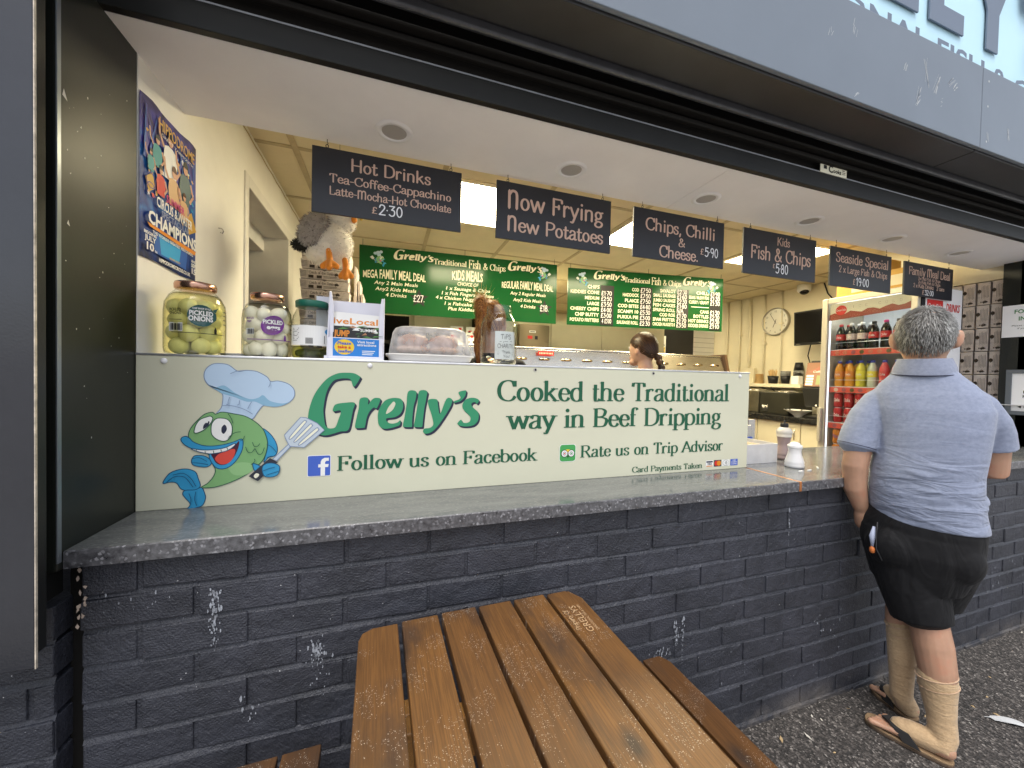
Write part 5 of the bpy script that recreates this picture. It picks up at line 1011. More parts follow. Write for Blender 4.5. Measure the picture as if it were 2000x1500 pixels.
for i, (x, y, a) in enumerate(((1.83, .13, .1), (1.895, .135, .2), (1.99, .16, .7))):
    o = MB().box((-.016, -.003, 0), (.016, .003, .004)).build('paper_scrap', M_paper, None, loc=(0, 0, 0)); o.location = (x, y, ZT+.0004); o.rotation_euler = (0, 0, a); tag(o, ('white paper scrap left of the salt shaker', 'white paper scrap under the front of the salt shaker', 'white paper scrap right of the salt shaker')[i], 'scrap', 'paper scraps on the counter')
tr_ = thing('steel_tray', 'open pale metal box of cutlery at the right end of the sign board', 'tray', (1.86, .36, ZT)); q = MB(); x0, x1, y0, y1, zt = 1.66, 1.915, .305, .53, ZT+.098
q.box((x0, y0, ZT), (x1, y0+.004, zt)).box((x1-.004, y0+.004, ZT), (x1, y1, zt)).box((x0, y1-.004, ZT), (x1-.004, y1, zt)).box((x0, y0+.004, ZT), (x0+.004, y1-.004, zt)).box((x0+.004, y0+.004, ZT), (x1-.004, y1-.004, ZT+.06))
q.build('box', pm('pale_metal', (.66, .66, .68), .45, metal=.35, var=.1, vscale=15), tr_, bevel=.0012)
MB().box((x0+.02, y0+.03, ZT+.0605), (x1-.06, y1-.03, ZT+.088)).build('contents', pm('card_brown', (.42, .33, .22), .8, var=.2, vscale=20), tr_)
tb = thing('blue_tub', 'grey steel tub lined with blue film, behind the metal cutlery box', 'tub', (1.95, .68, .9)); MB().box((1.75, .62, .95), (2.12, .80, 1.16)).build('tub', M_steel, tb, bevel=.004); MB().box((1.745, .615, 1.06), (2.125, .805, 1.09)).build('liner', I_fb, tb, bevel=.003)
MB().box((2.14, .66, .95), (2.20, .78, 1.19)).build('side_plate', M_steel, tb, bevel=.004)
kb = thing('wrap_basket', 'black and white patterned basket holding cloths beside the sign board end', 'basket', (1.95, .72, 1.165)); q = MB(); q.loft([rr_ring(1.93, .71, .13, .08, 1.163, .02), rr_ring(1.93, .71, .15, .095, 1.285, .025)], False, False)
m, nt, b = node_mat('basket_print'); g = NG(m); tc = g.n('ShaderNodeTexCoord'); v = g.n('ShaderNodeTexVoronoi', Scale=75.0); g.l(tc.outputs['Object'], v.inputs['Vector']); g.l(g.ramp(v.outputs['Color'], [(.5, (.012, .012, .012)), (.56, (.7, .7, .68))], True), b.inputs['Base Color'])
q.build('weave', m, kb); MB().loft([rr_ring(1.93, .71, .155, .10, 1.284, .025), rr_ring(1.93, .71, .158, .103, 1.294, .025), rr_ring(1.93, .71, .14, .085, 1.295, .02)], True, False).build('rim', M_plasticw, kb)
MB().ell((1.95, .70, 1.295), (.09, .06, .022), 14, 8).build('cloth', pm('cloth', (.62, .44, .34), .8), kb)
# ---------------------------------------------------------------- fur and hair: many small tapering strands on a surface
def strands(mb, pts, length, width, nmat, rnd, droop=.0, flow=None, curl=.25):
    for p, nrm in pts:
        p = Vector(p); nv = Vector(nrm).normalized()
        d = (flow(p, nv) if flow else nv) + Vector((rnd.gauss(0, curl), rnd.gauss(0, curl), rnd.gauss(0, curl) - droop)); d.normalize()
        L = length * rnd.uniform(.6, 1.25); s = d.cross(nv)
        s = s.normalized() if s.length > .05 else Vector((rnd.uniform(-1, 1), rnd.uniform(-1, 1), 0)).normalized()
        s *= width * rnd.uniform(.7, 1.3); m1 = p + d*L*.55 + nv*L*.10; e = p + d*L
        mb.cur = rnd.randrange(nmat)
        mb.add([p - s, p + s, m1 + s*.8, m1 - s*.8, e], [(0, 1, 2, 3), (3, 2, 4)], True)
def ell_pts(c, r, n, rnd, rot=None, keep=None):
    out = []
    while len(out) < n:
        v = Vector((rnd.gauss(0, 1), rnd.gauss(0, 1), rnd.gauss(0, 1))).normalized()
        p = Vector((v.x*r[0], v.y*r[1], v.z*r[2])); nn = Vector((v.x/r[0], v.y/r[1], v.z/r[2])).normalized()
        if rot is not None: p = rot @ p; nn = rot @ nn
        p += Vector(c)
        if keep is None or keep(p): out.append((p, nn))
    return out
# ---------------------------------------------------------------- toy gull hanging from the ceiling
gx, gy = -.300, .99
gull = thing('toy_gull', 'plush toy seagull with grey wings and orange feet hanging under the Hot Drinks board', 'soft toy', (gx, gy, 2.06))
rg = random.Random(21); b_ = MB(); rt = Matrix.Rotation(R(-18), 3, 'Y')
b_.ell((gx+.008, gy, 2.075), (.108, .10, .108), 24, 16); b_.ell((gx-.022, gy, 2.02), (.10, .085, .06), 20, 12, Matrix.Rotation(R(20), 3, 'Y')); b_.ell((gx+.055, gy-.005, 2.19), (.075, .07, .07), 20, 12)
fw = [pm('plush_white', (.80, .76, .70), .9, sheen=.4), pm('plush_white2', (.86, .84, .79), .9, sheen=.4), pm('plush_white3', (.70, .66, .60), .9, sheen=.4)]  # three off-white tones, picked at random per strand
body = b_.build('body', fw[0], gull)
f_ = MB(); strands(f_, ell_pts((gx+.008, gy, 2.075), (.107, .099, .107), 2300, rg) + ell_pts((gx-.022, gy, 2.02), (.098, .083, .058), 900, rg, Matrix.Rotation(R(20), 3, 'Y')) + ell_pts((gx+.055, gy-.005, 2.19), (.074, .069, .069), 900, rg), .012, .0016, 3, rg, .5, None, .5)
f_.build('plush_fur', fw, gull)
fg = [pm('plush_grey', (.36, .33, .31), .9, sheen=.4), pm('plush_grey2', (.46, .42, .40), .9, sheen=.4), pm('plush_grey3', (.22, .19, .18), .9, sheen=.4)]
for sy in (-1, 1):
    q = Matrix.Rotation(R(-38), 3, 'Y'); cw = (gx-.052, gy+sy*.085, 2.11)
    w_ = MB(); w_.ell(cw, (.056, .025, .088), 18, 12, Matrix.Rotation(R(30), 3, 'Y')); strands(w_, ell_pts(cw, (.056, .025, .088), 1300, rg, Matrix.Rotation(R(30), 3, 'Y')), .013, .0016, 3, rg, .5, None, .4); w_.build('wing', fg, gull)
tl = MB(); cw = (gx-.105, gy-.05, 2.035); tl.ell(cw, (.042, .03, .026), 14, 8); strands(tl, ell_pts(cw, (.042, .03, .026), 500, rg), .012, .0016, 1, rg, .4, None, .4); tl.build('tail', pm('plush_black', (.010, .010, .010), .9), gull)
M_or = pm('felt_orange', (.75, .25, .02), .85, sheen=.3, bump=.1, bscale=300)
for (x, y, z0, z1, a) in ((gx+.015, gy-.075, 2.02, 1.952, 0), (gx+.085, gy-.05, 1.985, 1.925, .25)):
    l = MB(); l.blob([(x, y, z0), (x+.004, y-.004, (z0+z1)/2), (x+.008, y-.012, z1)], [.0145, .0145, .017], 12)
    for dx, dz, dy in ((-.028, -.020, -.006), (.0, -.026, -.022), (.03, -.014, -.004)): l.blob([(x+.008, y-.014, z1+.006), (x+.008+dx*(1-a), y-.018+dy, z1+dz-a*.03)], [.017, .0155], 12)
    l.build('leg', M_or, gull, remesh=.004, smooth_it=4)
bk = MB(); bk.mat(0).blob([(gx+.105, gy-.02, 2.195), (gx+.125, gy-.045, 2.190)], [.020, .014], 12); bk.mat(1).blob([(gx+.110, gy-.03, 2.215), (gx+.150, gy-.055, 2.212), (gx+.158, gy-.06, 2.195)], [.010, .010, .008], 10); bk.build('beak', [M_or, pm('felt_yellow', (.75, .52, .06), .85)], gull)
MB().tube([(gx+.05, gy, 2.25), (gx+.05, gy, ZC)], .0012, 5).build('hanging_cord', M_print, gull)
for s in (-1, 1): MB().ell((gx+.09, gy-.045+.045*(s+1), 2.215), (.008, .008, .008), 10, 6).build('eye', I_black, gull)
# ---------------------------------------------------------------- newsprint fish boxes
def m_news():
    m, nt, b = node_mat('newsprint_card'); g = NG(m); tc = g.n('ShaderNodeTexCoord'); mp = g.n('ShaderNodeMapping'); mp.inputs['Scale'].default_value = (1, 1, 9); g.l(tc.outputs['Object'], mp.inputs['Vector'])
    n = g.n('ShaderNodeTexNoise', Scale=60.0, Detail=3.0); g.l(mp.outputs[0], n.inputs['Vector']); n2 = g.n('ShaderNodeTexNoise', Scale=14.0); g.l(tc.outputs['Object'], n2.inputs['Vector'])
    f = g.math('MULTIPLY', g.math('GREATER_THAN', n.outputs['Fac'], .53), g.math('GREATER_THAN', n2.outputs['Fac'], .47))
    g.l(g.mix(g.math('MULTIPLY', f, .55), (.70, .63, .59), (.32, .28, .26)), b.inputs['Base Color']); b.inputs['Roughness'].default_value = .75; return m
M_news = m_news(); I_brown = pm('box_print', (.05, .035, .025), .7)
def crab(mb, fr, u, v, s, n=.0008):            # small printed fish sketch
    mb.poly(fr, [(u+.5*s, v), (u+.2*s, v+.22*s), (u-.2*s, v+.2*s), (u-.42*s, v), (u-.7*s, v+.22*s), (u-.62*s, v), (u-.7*s, v-.2*s), (u-.42*s, v-.02*s), (u-.2*s, v-.2*s), (u+.2*s, v-.2*s)], n)
    mb.ribbon(fr, [(u-.1*s, v+.2*s), (u, v+.38*s), (u+.2*s, v+.22*s)], .07*s, n); mb.ribbon(fr, [(u-.1*s, v-.2*s), (u-.25*s, v-.36*s)], .08*s, n)
bx0, bx1, by, bz = -.545, -.255, 1.60, 1.45; BH = .064
b0 = None
for k in range(12):
    z = bz + BH*k
    jx = random.uniform(-.006, .006)
    lab = 'newsprint patterned fish box in the pile below the toy gull, %s from the bottom' % (ORD + ['eleventh', 'twelfth'])[k]
    if b0 is None:
        b0 = thing('fish_box', lab, 'carton', (bx0, by, z), 'newsprint fish boxes piled by the left wall'); q = MB()
        q.hexa([(bx0+.006, by+.003, z+.001), (bx1-.006, by+.003, z+.001), (bx1-.006, by+.2, z+.001), (bx0+.006, by+.2, z+.001), (bx0, by, z+BH-.004), (bx1, by, z+BH-.004), (bx1, by+.2, z+BH-.004), (bx0, by+.2, z+BH-.004)]); q.build('carton', M_news, b0, bevel=.001)
        l = MB(); fr = Fr((bx0, by-.0012, z), (1, 0, 0), (0, -.05, 1)); sk_text(l, 'Catch of the Day', fr, .055, .032, .017, 'serif', .135); crab(l, fr, .215, .036, .035)
        for u in (.052, .10): l.rect(fr, u, .006, u+.03, .024)
        for i in range(5): l.rect(fr, .006, .012+.008*i, .042, .0145+.008*i)
        l.rect(fr, .048, .004, .049, .056); l.rect(fr, .14, .010, .24, .013).rect(fr, .14, .018, .22, .021); l.poly(fr, [(.13, .06), (.16, .06), (.145, .052)]); l.build('lettering', I_brown, b0)
    else: copy_tree(b0, (bx0+jx, by+random.uniform(-.004, .004), z), lab)
e0 = None
for k in range(3):                             # a second pile stands on end behind it
    x = -.24 + .022*k; lab = 'flat newsprint carton standing on end beside the box pile, %s from the pile' % ORD[k]
    if e0 is None:
        e0 = thing('flat_carton', lab, 'carton', (x, 1.72, 1.45), 'flat cartons standing on end'); MB().hexa([(x, 1.70, 1.45), (x+.02, 1.70, 1.45), (x+.02, 1.9, 1.45), (x, 1.9, 1.45), (x+.006, 1.70, 2.16), (x+.022, 1.70, 2.15), (x+.022, 1.9, 2.15), (x+.006, 1.9, 2.16)]).build('carton', M_news, e0, bevel=.002)
    else: copy_tree(e0, (x, 1.72+.015*(k % 2), 1.45 - .09*k), lab)
bxR = 4.262; s0 = None; RH, CWd = .1745, .0735
for col in range(5):
    for row in range(5):
        y = .392 + CWd*col; z = 1.347 + RH*row
        lab = 'newsprint fish box by the right pillar, %s row up, %s column from pillar' % (ORD[row], ORD[col])
        if s0 is None:
            s0 = thing('fish_box', lab, 'carton', (bxR, y, z), 'newsprint fish boxes stacked on their sides by the right pillar')
            MB().hexa([(bxR+.003, y+.002, z+.002), (bxR+.25, y+.002, z+.002), (bxR+.25, y+CWd-.002, z+.002), (bxR, y+CWd-.006, z+.002), (bxR+.003, y+.002, z+RH-.004), (bxR+.25, y+.002, z+RH-.004), (bxR+.25, y+CWd-.002, z+RH-.004), (bxR, y+CWd-.006, z+RH-.004)]).build('carton', M_news, s0, bevel=.0015)
            l = MB(); fr = Fr((bxR-.0005, y+CWd-.006, z), (0, -1, 0), (0, 0, 1)); crab(l, fr, .042, .022, .034); l.disc(fr, .013, .105, .010, .014); l.rect(fr, .010, .085, .0125, .122).rect(fr, .005, .1, .02, .104); l.rect(fr, .001, .003, .0045, .165)
            for i in range(6): l.rect(fr, .024+.007*i, .05+.006*(i % 2), .0255+.007*i, .14+.004*(i % 3))
            sk_text(l, 'Catch of the Day', Fr(fr.p(.066, .05), (0, 0, 1), (0, 1, 0)), 0, 0, .009, 'thin', .10, n=-.0008) if False else None
            l.build('print', I_brown, s0)
        else: copy_tree(s0, (bxR+random.uniform(-.003, .004), y, z), lab)
MB().box((4.263, .388, 1.0126), (4.52, .77, 1.345)).build('box_shelf', M_news, kiosk, bevel=.003)
sp_ = thing('wall_speaker', 'small dark brown speaker box behind the last hanging board', 'speaker', (3.98, .62, 2.2)); MB().box((3.93, .58, 2.19), (4.06, .70, 2.312)).build('cabinet', pm('dark_brown', (.035, .022, .012), .6), sp_, bevel=.004); MB().box((3.94, .577, 2.2), (4.05, .5795, 2.3)).build('grille', M_dark, sp_)
# ---------------------------------------------------------------- frying range
rg_ = thing('frying_range', 'long stainless frying range with a row of slot handles, behind the staff', 'range', (2.2, 2.4, .2)); q = MB(); ZR = 1.712
q.box((.2, 2.22, .2), (3.72, 3.0, 1.30)); q.hexa([(.2, 2.20, 1.302), (3.70, 2.20, 1.302), (3.70, 2.9, 1.302), (.2, 2.9, 1.302), (.2, 2.235, ZR-.02), (3.66, 2.235, ZR-.02), (3.66, 2.8, ZR-.02), (.2, 2.8, ZR-.02)]); q.build('body', M_steel, rg_, bevel=.004)
MB().box((.2, 2.23, ZR-.019), (3.67, 2.84, ZR)).build('hot_top', M_steel, rg_, bevel=.005)
for k in range(12):
    x = .95 + .232*k; h = MB(); yq = 2.207
    h.loft([rr_ring(0, 0, .052, .011, 0, .0105, 5), rr_ring(0, 0, .052, .011, .003, .0105, 5)]); v_ = [(x+p[0], yq-p[2]+.008, 1.60+p[1]) for p in h.v]; h.v = v_
    h.build('handle_slot', pm('bright_slot', (.75, .62, .42), .15, metal=1), rg_)
MB().box((1.34, 2.196, 1.635), (1.50, 2.2, 1.675)).build('red_label', I_red, rg_); l = MB(); fr = Fr((1.34, 2.1955, 1.635), (1, 0, 0), (0, 0, 1)); [l.rect(fr, .01+.016*i, .012, .018+.016*i, .028) for i in range(9)]; l.build('label_print', I_cream, rg_)
MB().hexa([(3.70, 2.2, 1.40), (3.74, 2.2, 1.40), (3.74, 2.9, 1.40), (3.70, 2.9, 1.40), (3.62, 2.2, 1.73), (3.65, 2.2, 1.73), (3.65, 2.9, 1.73), (3.62, 2.9, 1.73)]).build('end_glass', pm('brown_trim', (.12, .07, .04), .3), rg_)
q = MB()
for k, (a, b2) in enumerate(((.25, .93), (.936, 1.39), (1.396, 1.83), (1.836, 2.52), (2.526, 3.02), (3.026, 3.47))): q.box((a, 3.02, 1.713), (b2, 3.07, 2.11))
q.build('splashback', M_cream, rg_, bevel=.002); MB().box((.2, 3.0, 1.715), (3.46, 3.019, 1.76)).build('drip_rail', M_dark, rg_); MB().box((.2, 3.075, 1.3), (3.48, 3.3, 2.10)).build('flue', M_cream, rg_)
ct = thing('control_box', 'brown metal control box on the cream splashback right of the tips jar', 'control box', (1.58, 3.0, 1.77)); MB().box((1.40, 2.93, 1.775), (1.77, 3.012, 2.03)).build('casing', pm('brown_metal', (.24, .19, .12), .35, metal=.4), ct, bevel=.006); fr = Fr((1.40, 2.929, 1.775), (1, 0, 0), (0, 0, 1)); l = MB(); l.mat(0).rect(fr, .12, .16, .20, .185).mat(1).rect(fr, .10, .09, .16, .125).mat(2).rect(fr, .19, .085, .225, .125).rect(fr, .13, .168, .19, .176, .001); l.build('switch', [I_white, I_red, I_black], ct)
bs_ = thing('black_shelf_unit', 'black shelf unit with price cards in the shade under the left green menu', 'shelf', (.3, 2.6, .2)); q = MB(); q.box((-.25, 3.1, .2), (.9, 3.2, 2.05)).box((-.25, 2.7, 1.72), (.9, 3.1, 1.75)).box((-.25, 2.7, 1.4), (.9, 3.1, 1.43)).box((-.25, 2.7, .2), (-.22, 3.1, 2.05)).box((.87, 2.7, .2), (.9, 3.1, 2.05)); q.build('shelf', M_dark, bs_)
for k, (x, lab) in enumerate(((.58, 'small printed card standing on the black shelf, left card'), (.74, 'small printed card standing on the black shelf, right card'))):
    o = MB(); fr = Fr((x, 2.68, 1.752), (1, 0, 0), (0, 0, 1)); o.mat(0).slab(fr, [(0, 0), (.13, 0), (.13, .17), (0, .17)], -.004, 0); rr_ = random.Random(k)
    for i in range(14): o.cur = 1 + i % 3; u, v = rr_.uniform(.005, .09), rr_.uniform(.005, .13); o.rect(fr, u, v, u+rr_.uniform(.01, .035), v+rr_.uniform(.01, .03), .0006 + .0001*i)
    tag(o.build('photo_card', [I_white, I_black, I_red, pm('ink_mid', (.3, .3, .33), .5)], loc=(x, 2.68, 1.752)), lab, 'card')
# ---------------------------------------------------------------- side wall: clock, screen, camera, shelf, worktop
ck = thing('wall_clock', 'round silver rimmed wall clock on the cream side wall', 'clock', (4.94, 2.605, 2.243)); C0 = (4.938, 2.605, 2.243); r_ = .186; fr = Fr(C0, (0, -1, 0), (0, 0, 1)); q = MB()
q.loft([[tuple(fr.p(rr*math.cos(.157*j), rr*math.sin(.157*j), d)) for j in range(40)] for rr, d in ((r_, -.012), (r_, .022), (r_*.97, .03), (r_*.92, .026), (r_*.91, .012))], False); q.build('rim', pm('clock_rim', (.35, .33, .28), .3, metal=.8), ck)
MB().disc(fr, 0, 0, r_*.93, None, .010, 40).build('face', pm('clock_face', (.70, .68, .60), .25), ck); l = MB()
for k in range(12): a = R(90-30*(k+1)); bf_text(l, str(k+1), fr, r_*.74*math.cos(a), r_*.74*math.sin(a)-.012, .024, None, 'c', .0, .0115)
for k in range(60): a = R(6*k); l.ribbon(fr, [(r_*.86*math.cos(a), r_*.86*math.sin(a)), (r_*.895*math.cos(a), r_*.895*math.sin(a))], .002, .0112)
l.build('numerals', I_black, ck); l = MB(); l.ribbon(fr, [(.012, -.03), (-.05, .07), (-.075, .115)], .006, .014); l.ribbon(fr, [(.01, .03), (-.03, -.075)], .008, .0150); l.disc(fr, 0, 0, .008, None, .016); l.build('hands', I_black, ck)
tv = thing('wall_screen', 'black flat television on the side wall left of the drinks fridge', 'television', (4.75, 1.8, 2.05)); q = MB(); q.hexa([(4.66, 1.52, 1.875), (4.66, 2.165, 1.875), (4.70, 2.165, 1.875), (4.70, 1.52, 1.875), (4.64, 1.52, 2.275), (4.64, 2.165, 2.275), (4.68, 2.165, 2.275), (4.68, 1.52, 2.275)]); q.build('casing', pm('tv_black', (.008, .008, .009), .3), tv, bevel=.004)
l = MB(); fr = Fr((4.659, 2.15, 1.895), (0, -1, 0), (-.05, 0, 1)); l.mat(0).rect(fr, .0, .01, .615, .365, .0008).mat(1).rect(fr, .27, -.008, .33, -.002, .0008).rect(fr, .01, -.008, .06, -.004, .0008); l.build('screen', [pm('screen_gloss', (.004, .004, .005), .12), M_steel], tv)
MB().box((4.70, 1.75, 2.0), (4.95, 1.95, 2.15)).build('bracket', M_print, tv)
q = MB(); q.tube([(4.70, 2.0, 1.88), (4.72, 2.04, 1.75), (4.74, 2.01, 1.62), (4.78, 1.99, 1.52)], .006, 6); q.tube([(4.70, 1.72, 1.88), (4.76, 1.69, 1.62)], .006, 6); q.tube([(4.94, 2.03, 2.63), (4.94, 1.99, 2.5), (4.90, 1.86, 2.35), (4.72, 1.80, 2.27)], .007, 6); q.build('cable', I_black, tv)
cc = thing('security_camera', 'white dome security camera where the side wall meets the ceiling', 'camera', (4.84, 2.2, 2.55)); MB().lathe([(.05, .085), (.07, .08), (.072, .02), (.066, .0), (.06, -.006)], (4.85, 2.20, 2.555), 24).build('housing', M_plasticw, cc); MB().ell((4.835, 2.185, 2.553), (.05, .05, .042), 16, 10).build('dome', pm('camera_glass', (.01, .01, .012), .1), cc)
sf = thing('wall_shelf', 'cream wall shelf under the clock holding cups and bowls', 'shelf', (4.8, 2.6, 1.38)); MB().box((4.70, 2.1, 1.365), (4.948, 3.05, 1.41)).build('board', M_cream, sf, bevel=.003)
for y in (2.25, 2.9): MB().hexa([(4.80, y-.01, 1.364), (4.948, y-.01, 1.25), (4.948, y+.01, 1.25), (4.80, y+.01, 1.364), (4.80, y-.01, 1.3645), (4.948, y-.01, 1.3645), (4.948, y+.01, 1.3645), (4.80, y+.01, 1.3645)]).build('bracket', M_cream, sf)
zs = 1.411
def at(px_y): return px_y
y_b = 2.70; q = MB()
for k in range(9): q.lathe([(.052-.0012*k, .0), (.060-.0012*k, .0125)], (4.79, y_b, zs+.014*k), 18)
tag(q.build('paper_bowl_stack', pm('kraft', (.42, .27, .11), .7), loc=(4.79, y_b, zs)), 'stack of brown card bowls at the left of the wall shelf', 'bowls')
fk = thing('fork_pot', 'black pot of wooden chip forks on the wall shelf', 'pot', (4.78, 2.50, zs)); MB().lathe([(.05, 0), (.062, .10), (.058, .10), (.046, .004)], (4.78, 2.50, zs), 20, True).build('pot', I_black, fk); rf_ = random.Random(3)
for k in range(16): a, d = rf_.uniform(0, 6.28), rf_.uniform(0, .035); MB().tube([(4.78+d*math.cos(a), 2.50+d*math.sin(a), zs+.02), (4.78+2*d*math.cos(a), 2.50+2*d*math.sin(a), zs+rf_.uniform(.15, .19))], .0055, 5).build('wooden_fork', pm('wood_fork', (.52, .35, .16), .7), fk)
def cups(y, n, lab, inv=False, x=4.78):
    q = MB()
    for k in range(n): q.mat(0).lathe([(.04, 0), (.055, .11)] if not inv else [(.055, 0), (.04, .11)], (x, y, zs + (.016*k)), 20); q.mat(1).lathe([(.0555, 0), (.057, .002), (.0555, .004)], (x, y, zs+.016*k+(.109 if not inv else 0)), 20)
    return tag(q.build('paper_cup_stack', [I_black, I_white], loc=(x, y, zs)), lab, 'cups')
cups(2.34, 4, 'short stack of black paper cups in the middle of the wall shelf'); cups(2.24, 11, 'tall upturned stack of black cups at the back of the shelf', True, 4.87)
MB_ = thing('lid_box', 'small white carton with black lids on the right of the wall shelf', 'carton', (4.76, 2.17, zs)); MB().box((4.72, 2.14, zs), (4.80, 2.23, zs+.10)).build('carton', M_paper, MB_, bevel=.002)
for k in range(3): MB().lathe([(.05, 0), (.05, .012)], (4.78, 2.185-.02*0, zs+.101+.015*k), 18).build('cup_lid', I_black, MB_)
wt = thing('black_worktop', 'black speckled worktop on cream cupboards along the side wall', 'worktop', (4.55, 2.0, .2)); MB().box((4.20, 1.25, .99), (4.949, 3.3, 1.05)).build('top', m_granite('black_top', (.006, .006, .006), (.03, .03, .03), .2, 30, 120), wt, bevel=.004)
for k in range(4): 
    y = 1.27 + .5*k; d = MB().box((4.235, y, .3), (4.26, y+.49, .985)).build('cupboard_door', M_cream, wt, bevel=.003); MB().tube([(4.22, y+.05, .80), (4.215, y+.05, .86), (4.22, y+.05, .92)], .006, 6).build('handle', M_steel, d)
MB().box((4.262, 1.27, .2), (4.94, 3.28, .985)).build('carcass', M_cream, wt)
for (y0, y1, h, mt, lab) in ((2.36, 2.75, .27, pm('worn_steel', (.30, .28, .22), .3, metal=.85, var=.2, vscale=10), 'square steel bain marie on the black worktop'), (1.985, 2.34, .26, pm('dark_enamel', (.035, .034, .026), .3, var=.3, vscale=6), 'dark square bain marie with utensils, beside the steel one')):
    t = thing('bain_marie', lab, 'food warmer', (4.5, (y0+y1)/2, 1.051)); MB().box((4.36, y0, 1.051), (4.75, y1, 1.051+h)).build('body', mt, t, bevel=.008); MB().lathe([(.12, 0), (.12, .006), (.10, .016), (.02, .02)], (4.56, (y0+y1)/2, 1.051+h), 24).build('lid', M_steel, t); MB().tube([(4.5, (y0+y1)/2+.1, 1.06+h), (4.48, (y0+y1)/2+.14, 1.11+h)], .009, 6).build('ladle', I_black, t)
q = MB()
for k in range(5): q.tube([(4.354, 2.24+.014*k, 1.07), (4.352, 2.235+.016*k, 1.155-.008*(k % 2))], .004, 5)
tag(q.build('spoon_bundle', M_steel, loc=(4.354, 2.26, 1.07)), 'bundle of steel spoons leaning on the dark bain marie', 'spoons')
bw_ = thing('salad_bowl', 'white bowl with spoons on the black worktop edge', 'bowl', (4.32, 1.83, 1.051)); MB().lathe([(.035, 0), (.04, .012), (.11, .065), (.135, .075), (.13, .075), (.105, .06), (.03, .014)], (4.33, 1.86, 1.051), 28, False).build('bowl', M_plasticw, bw_)
for a in (.3, 1.4, 2.6): MB().tube([(4.33+.05*math.cos(a), 1.86+.05*math.sin(a), 1.09), (4.33+.13*math.cos(a), 1.86+.13*math.sin(a), 1.135)], .006, 5).build('spoon', I_black, bw_)
dr = thing('slush_dispenser', 'dark hot drinks dispenser with a lit picture panel beside the fridge', 'dispenser', (4.42, 1.68, 1.051)); q = MB(); yl, yr = 1.47, 1.815
q.hexa([(4.33, yl, 1.17), (4.33, yr-.02, 1.17), (4.75, yr, 1.17), (4.75, yl, 1.17), (4.30, yl, 1.38), (4.30, yr, 1.38), (4.75, yr, 1.38), (4.75, yl, 1.38)]); q.hexa([(4.302, yl, 1.381), (4.302, yr, 1.381), (4.75, yr, 1.381), (4.75, yl, 1.381), (4.36, yl, 1.67), (4.36, yr-.05, 1.67), (4.75, yr-.05, 1.67), (4.75, yl, 1.67)]); q.box((4.55, yl, 1.052), (4.75, yr-.04, 1.169)); q.box((4.30, yl, 1.052), (4.549, yr-.04, 1.075))
q.build('casing', pm('dark_plastic', (.025, .025, .024), .35), dr, bevel=.01); fr = Fr((4.3015, yr-.022, 1.392), (0, -1, 0), (.196, 0, .98)); l = MB(); l.mat(0).rect(fr, .0, .0, .29, .26, .001)
l.mat(1).poly(fr, [(.02, .16), (.1, .2), (.17, .25), (.24, .22), (.14, .15)], .0014); l.mat(2); [l.rect(fr, .012, .012+.03*i, .085, .034+.03*i, .0016) for i in range(4)]; [l.rect(fr, .20, .012+.03*i, .272, .034+.03*i, .0016) for i in range(4)]; l.mat(3).rect(fr, .115, .02, .165, .12, .0016).mat(4).disc(fr, .225, .2, .03, None, .0018); l.mat(2); bf_text(l, 'Coffee', fr, .07, .15, .022, .1, bold=.01, n=.002, shear=.2)
l.build('picture_panel', [pm('panel_brown', (.25, .12, .07), .3), pm('swirl', (.32, .12, .08), .3), I_white, pm('panel_green', (.25, .30, .12), .3), I_black], dr); MB().tube([(4.32, 1.66, 1.2), (4.30, 1.66, 1.19), (4.30, 1.66, 1.16)], .012, 8).build('tap', M_steel, dr)
# ---------------------------------------------------------------- drinks fridge
FX, FY0, FY1, FZ = 3.55, .523, 1.14, 2.145
fg_ = thing('drinks_fridge', 'cream glass door drinks fridge stocked with bottles and cans behind the customer', 'fridge', (3.7, .75, .2)); q = MB(); XB = 4.05
q.box((FX, FY1-.03, .2), (XB, FY1, FZ)).box((FX+.04, FY0, .2), (XB, FY0+.03, FZ)).box((FX+.04, FY0+.03, 2.09), (XB, FY1-.03, FZ)).box((FX+.04, FY0+.03, .2), (XB, FY1-.03, .34)).box((XB-.03, FY0+.03, .34), (XB, FY1-.03, 2.09))
q.build('cabinet', pm('fridge_cream', (.60, .55, .43), .4, var=.04), fg_, bevel=.004)
MB().box((FX+.1, FY0+.032, .342), (XB-.032, FY0+.04, 2.088)).build('liner', pm('fridge_liner', (.72, .76, .80), .4), fg_); MB().box((XB-.045, FY0+.041, .342), (XB-.032, FY1-.032, 2.088)).build('back_liner', pm('fridge_liner', (0, 0, 0)), fg_)
q = MB(); q.box((FX-.03, FY0, .34), (FX-.001, FY0+.04, FZ-.004)).box((FX-.03, FY1-.045, .34), (FX-.001, FY1, FZ-.004)).box((FX-.03, FY0+.04, FZ-.05), (FX-.001, FY1-.045, FZ-.004)).box((FX-.03, FY0+.04, .34), (FX-.001, FY1-.045, .40)); dr_ = q.build('door', pm('fridge_frame', (.55, .51, .42), .35, metal=.2), fg_, bevel=.005)
MB().box((FX-.016, FY0+.04, .40), (FX-.012, FY1-.045, FZ-.05)).build('glass', m_glass('door_glass', (.94, .95, .95), .01), dr_); MB().box((FX-.06, FY1-.035, .93), (FX-.031, FY1-.008, 1.22)).build('handle', pm('fridge_frame', (0, 0, 0)), dr_, bevel=.008)
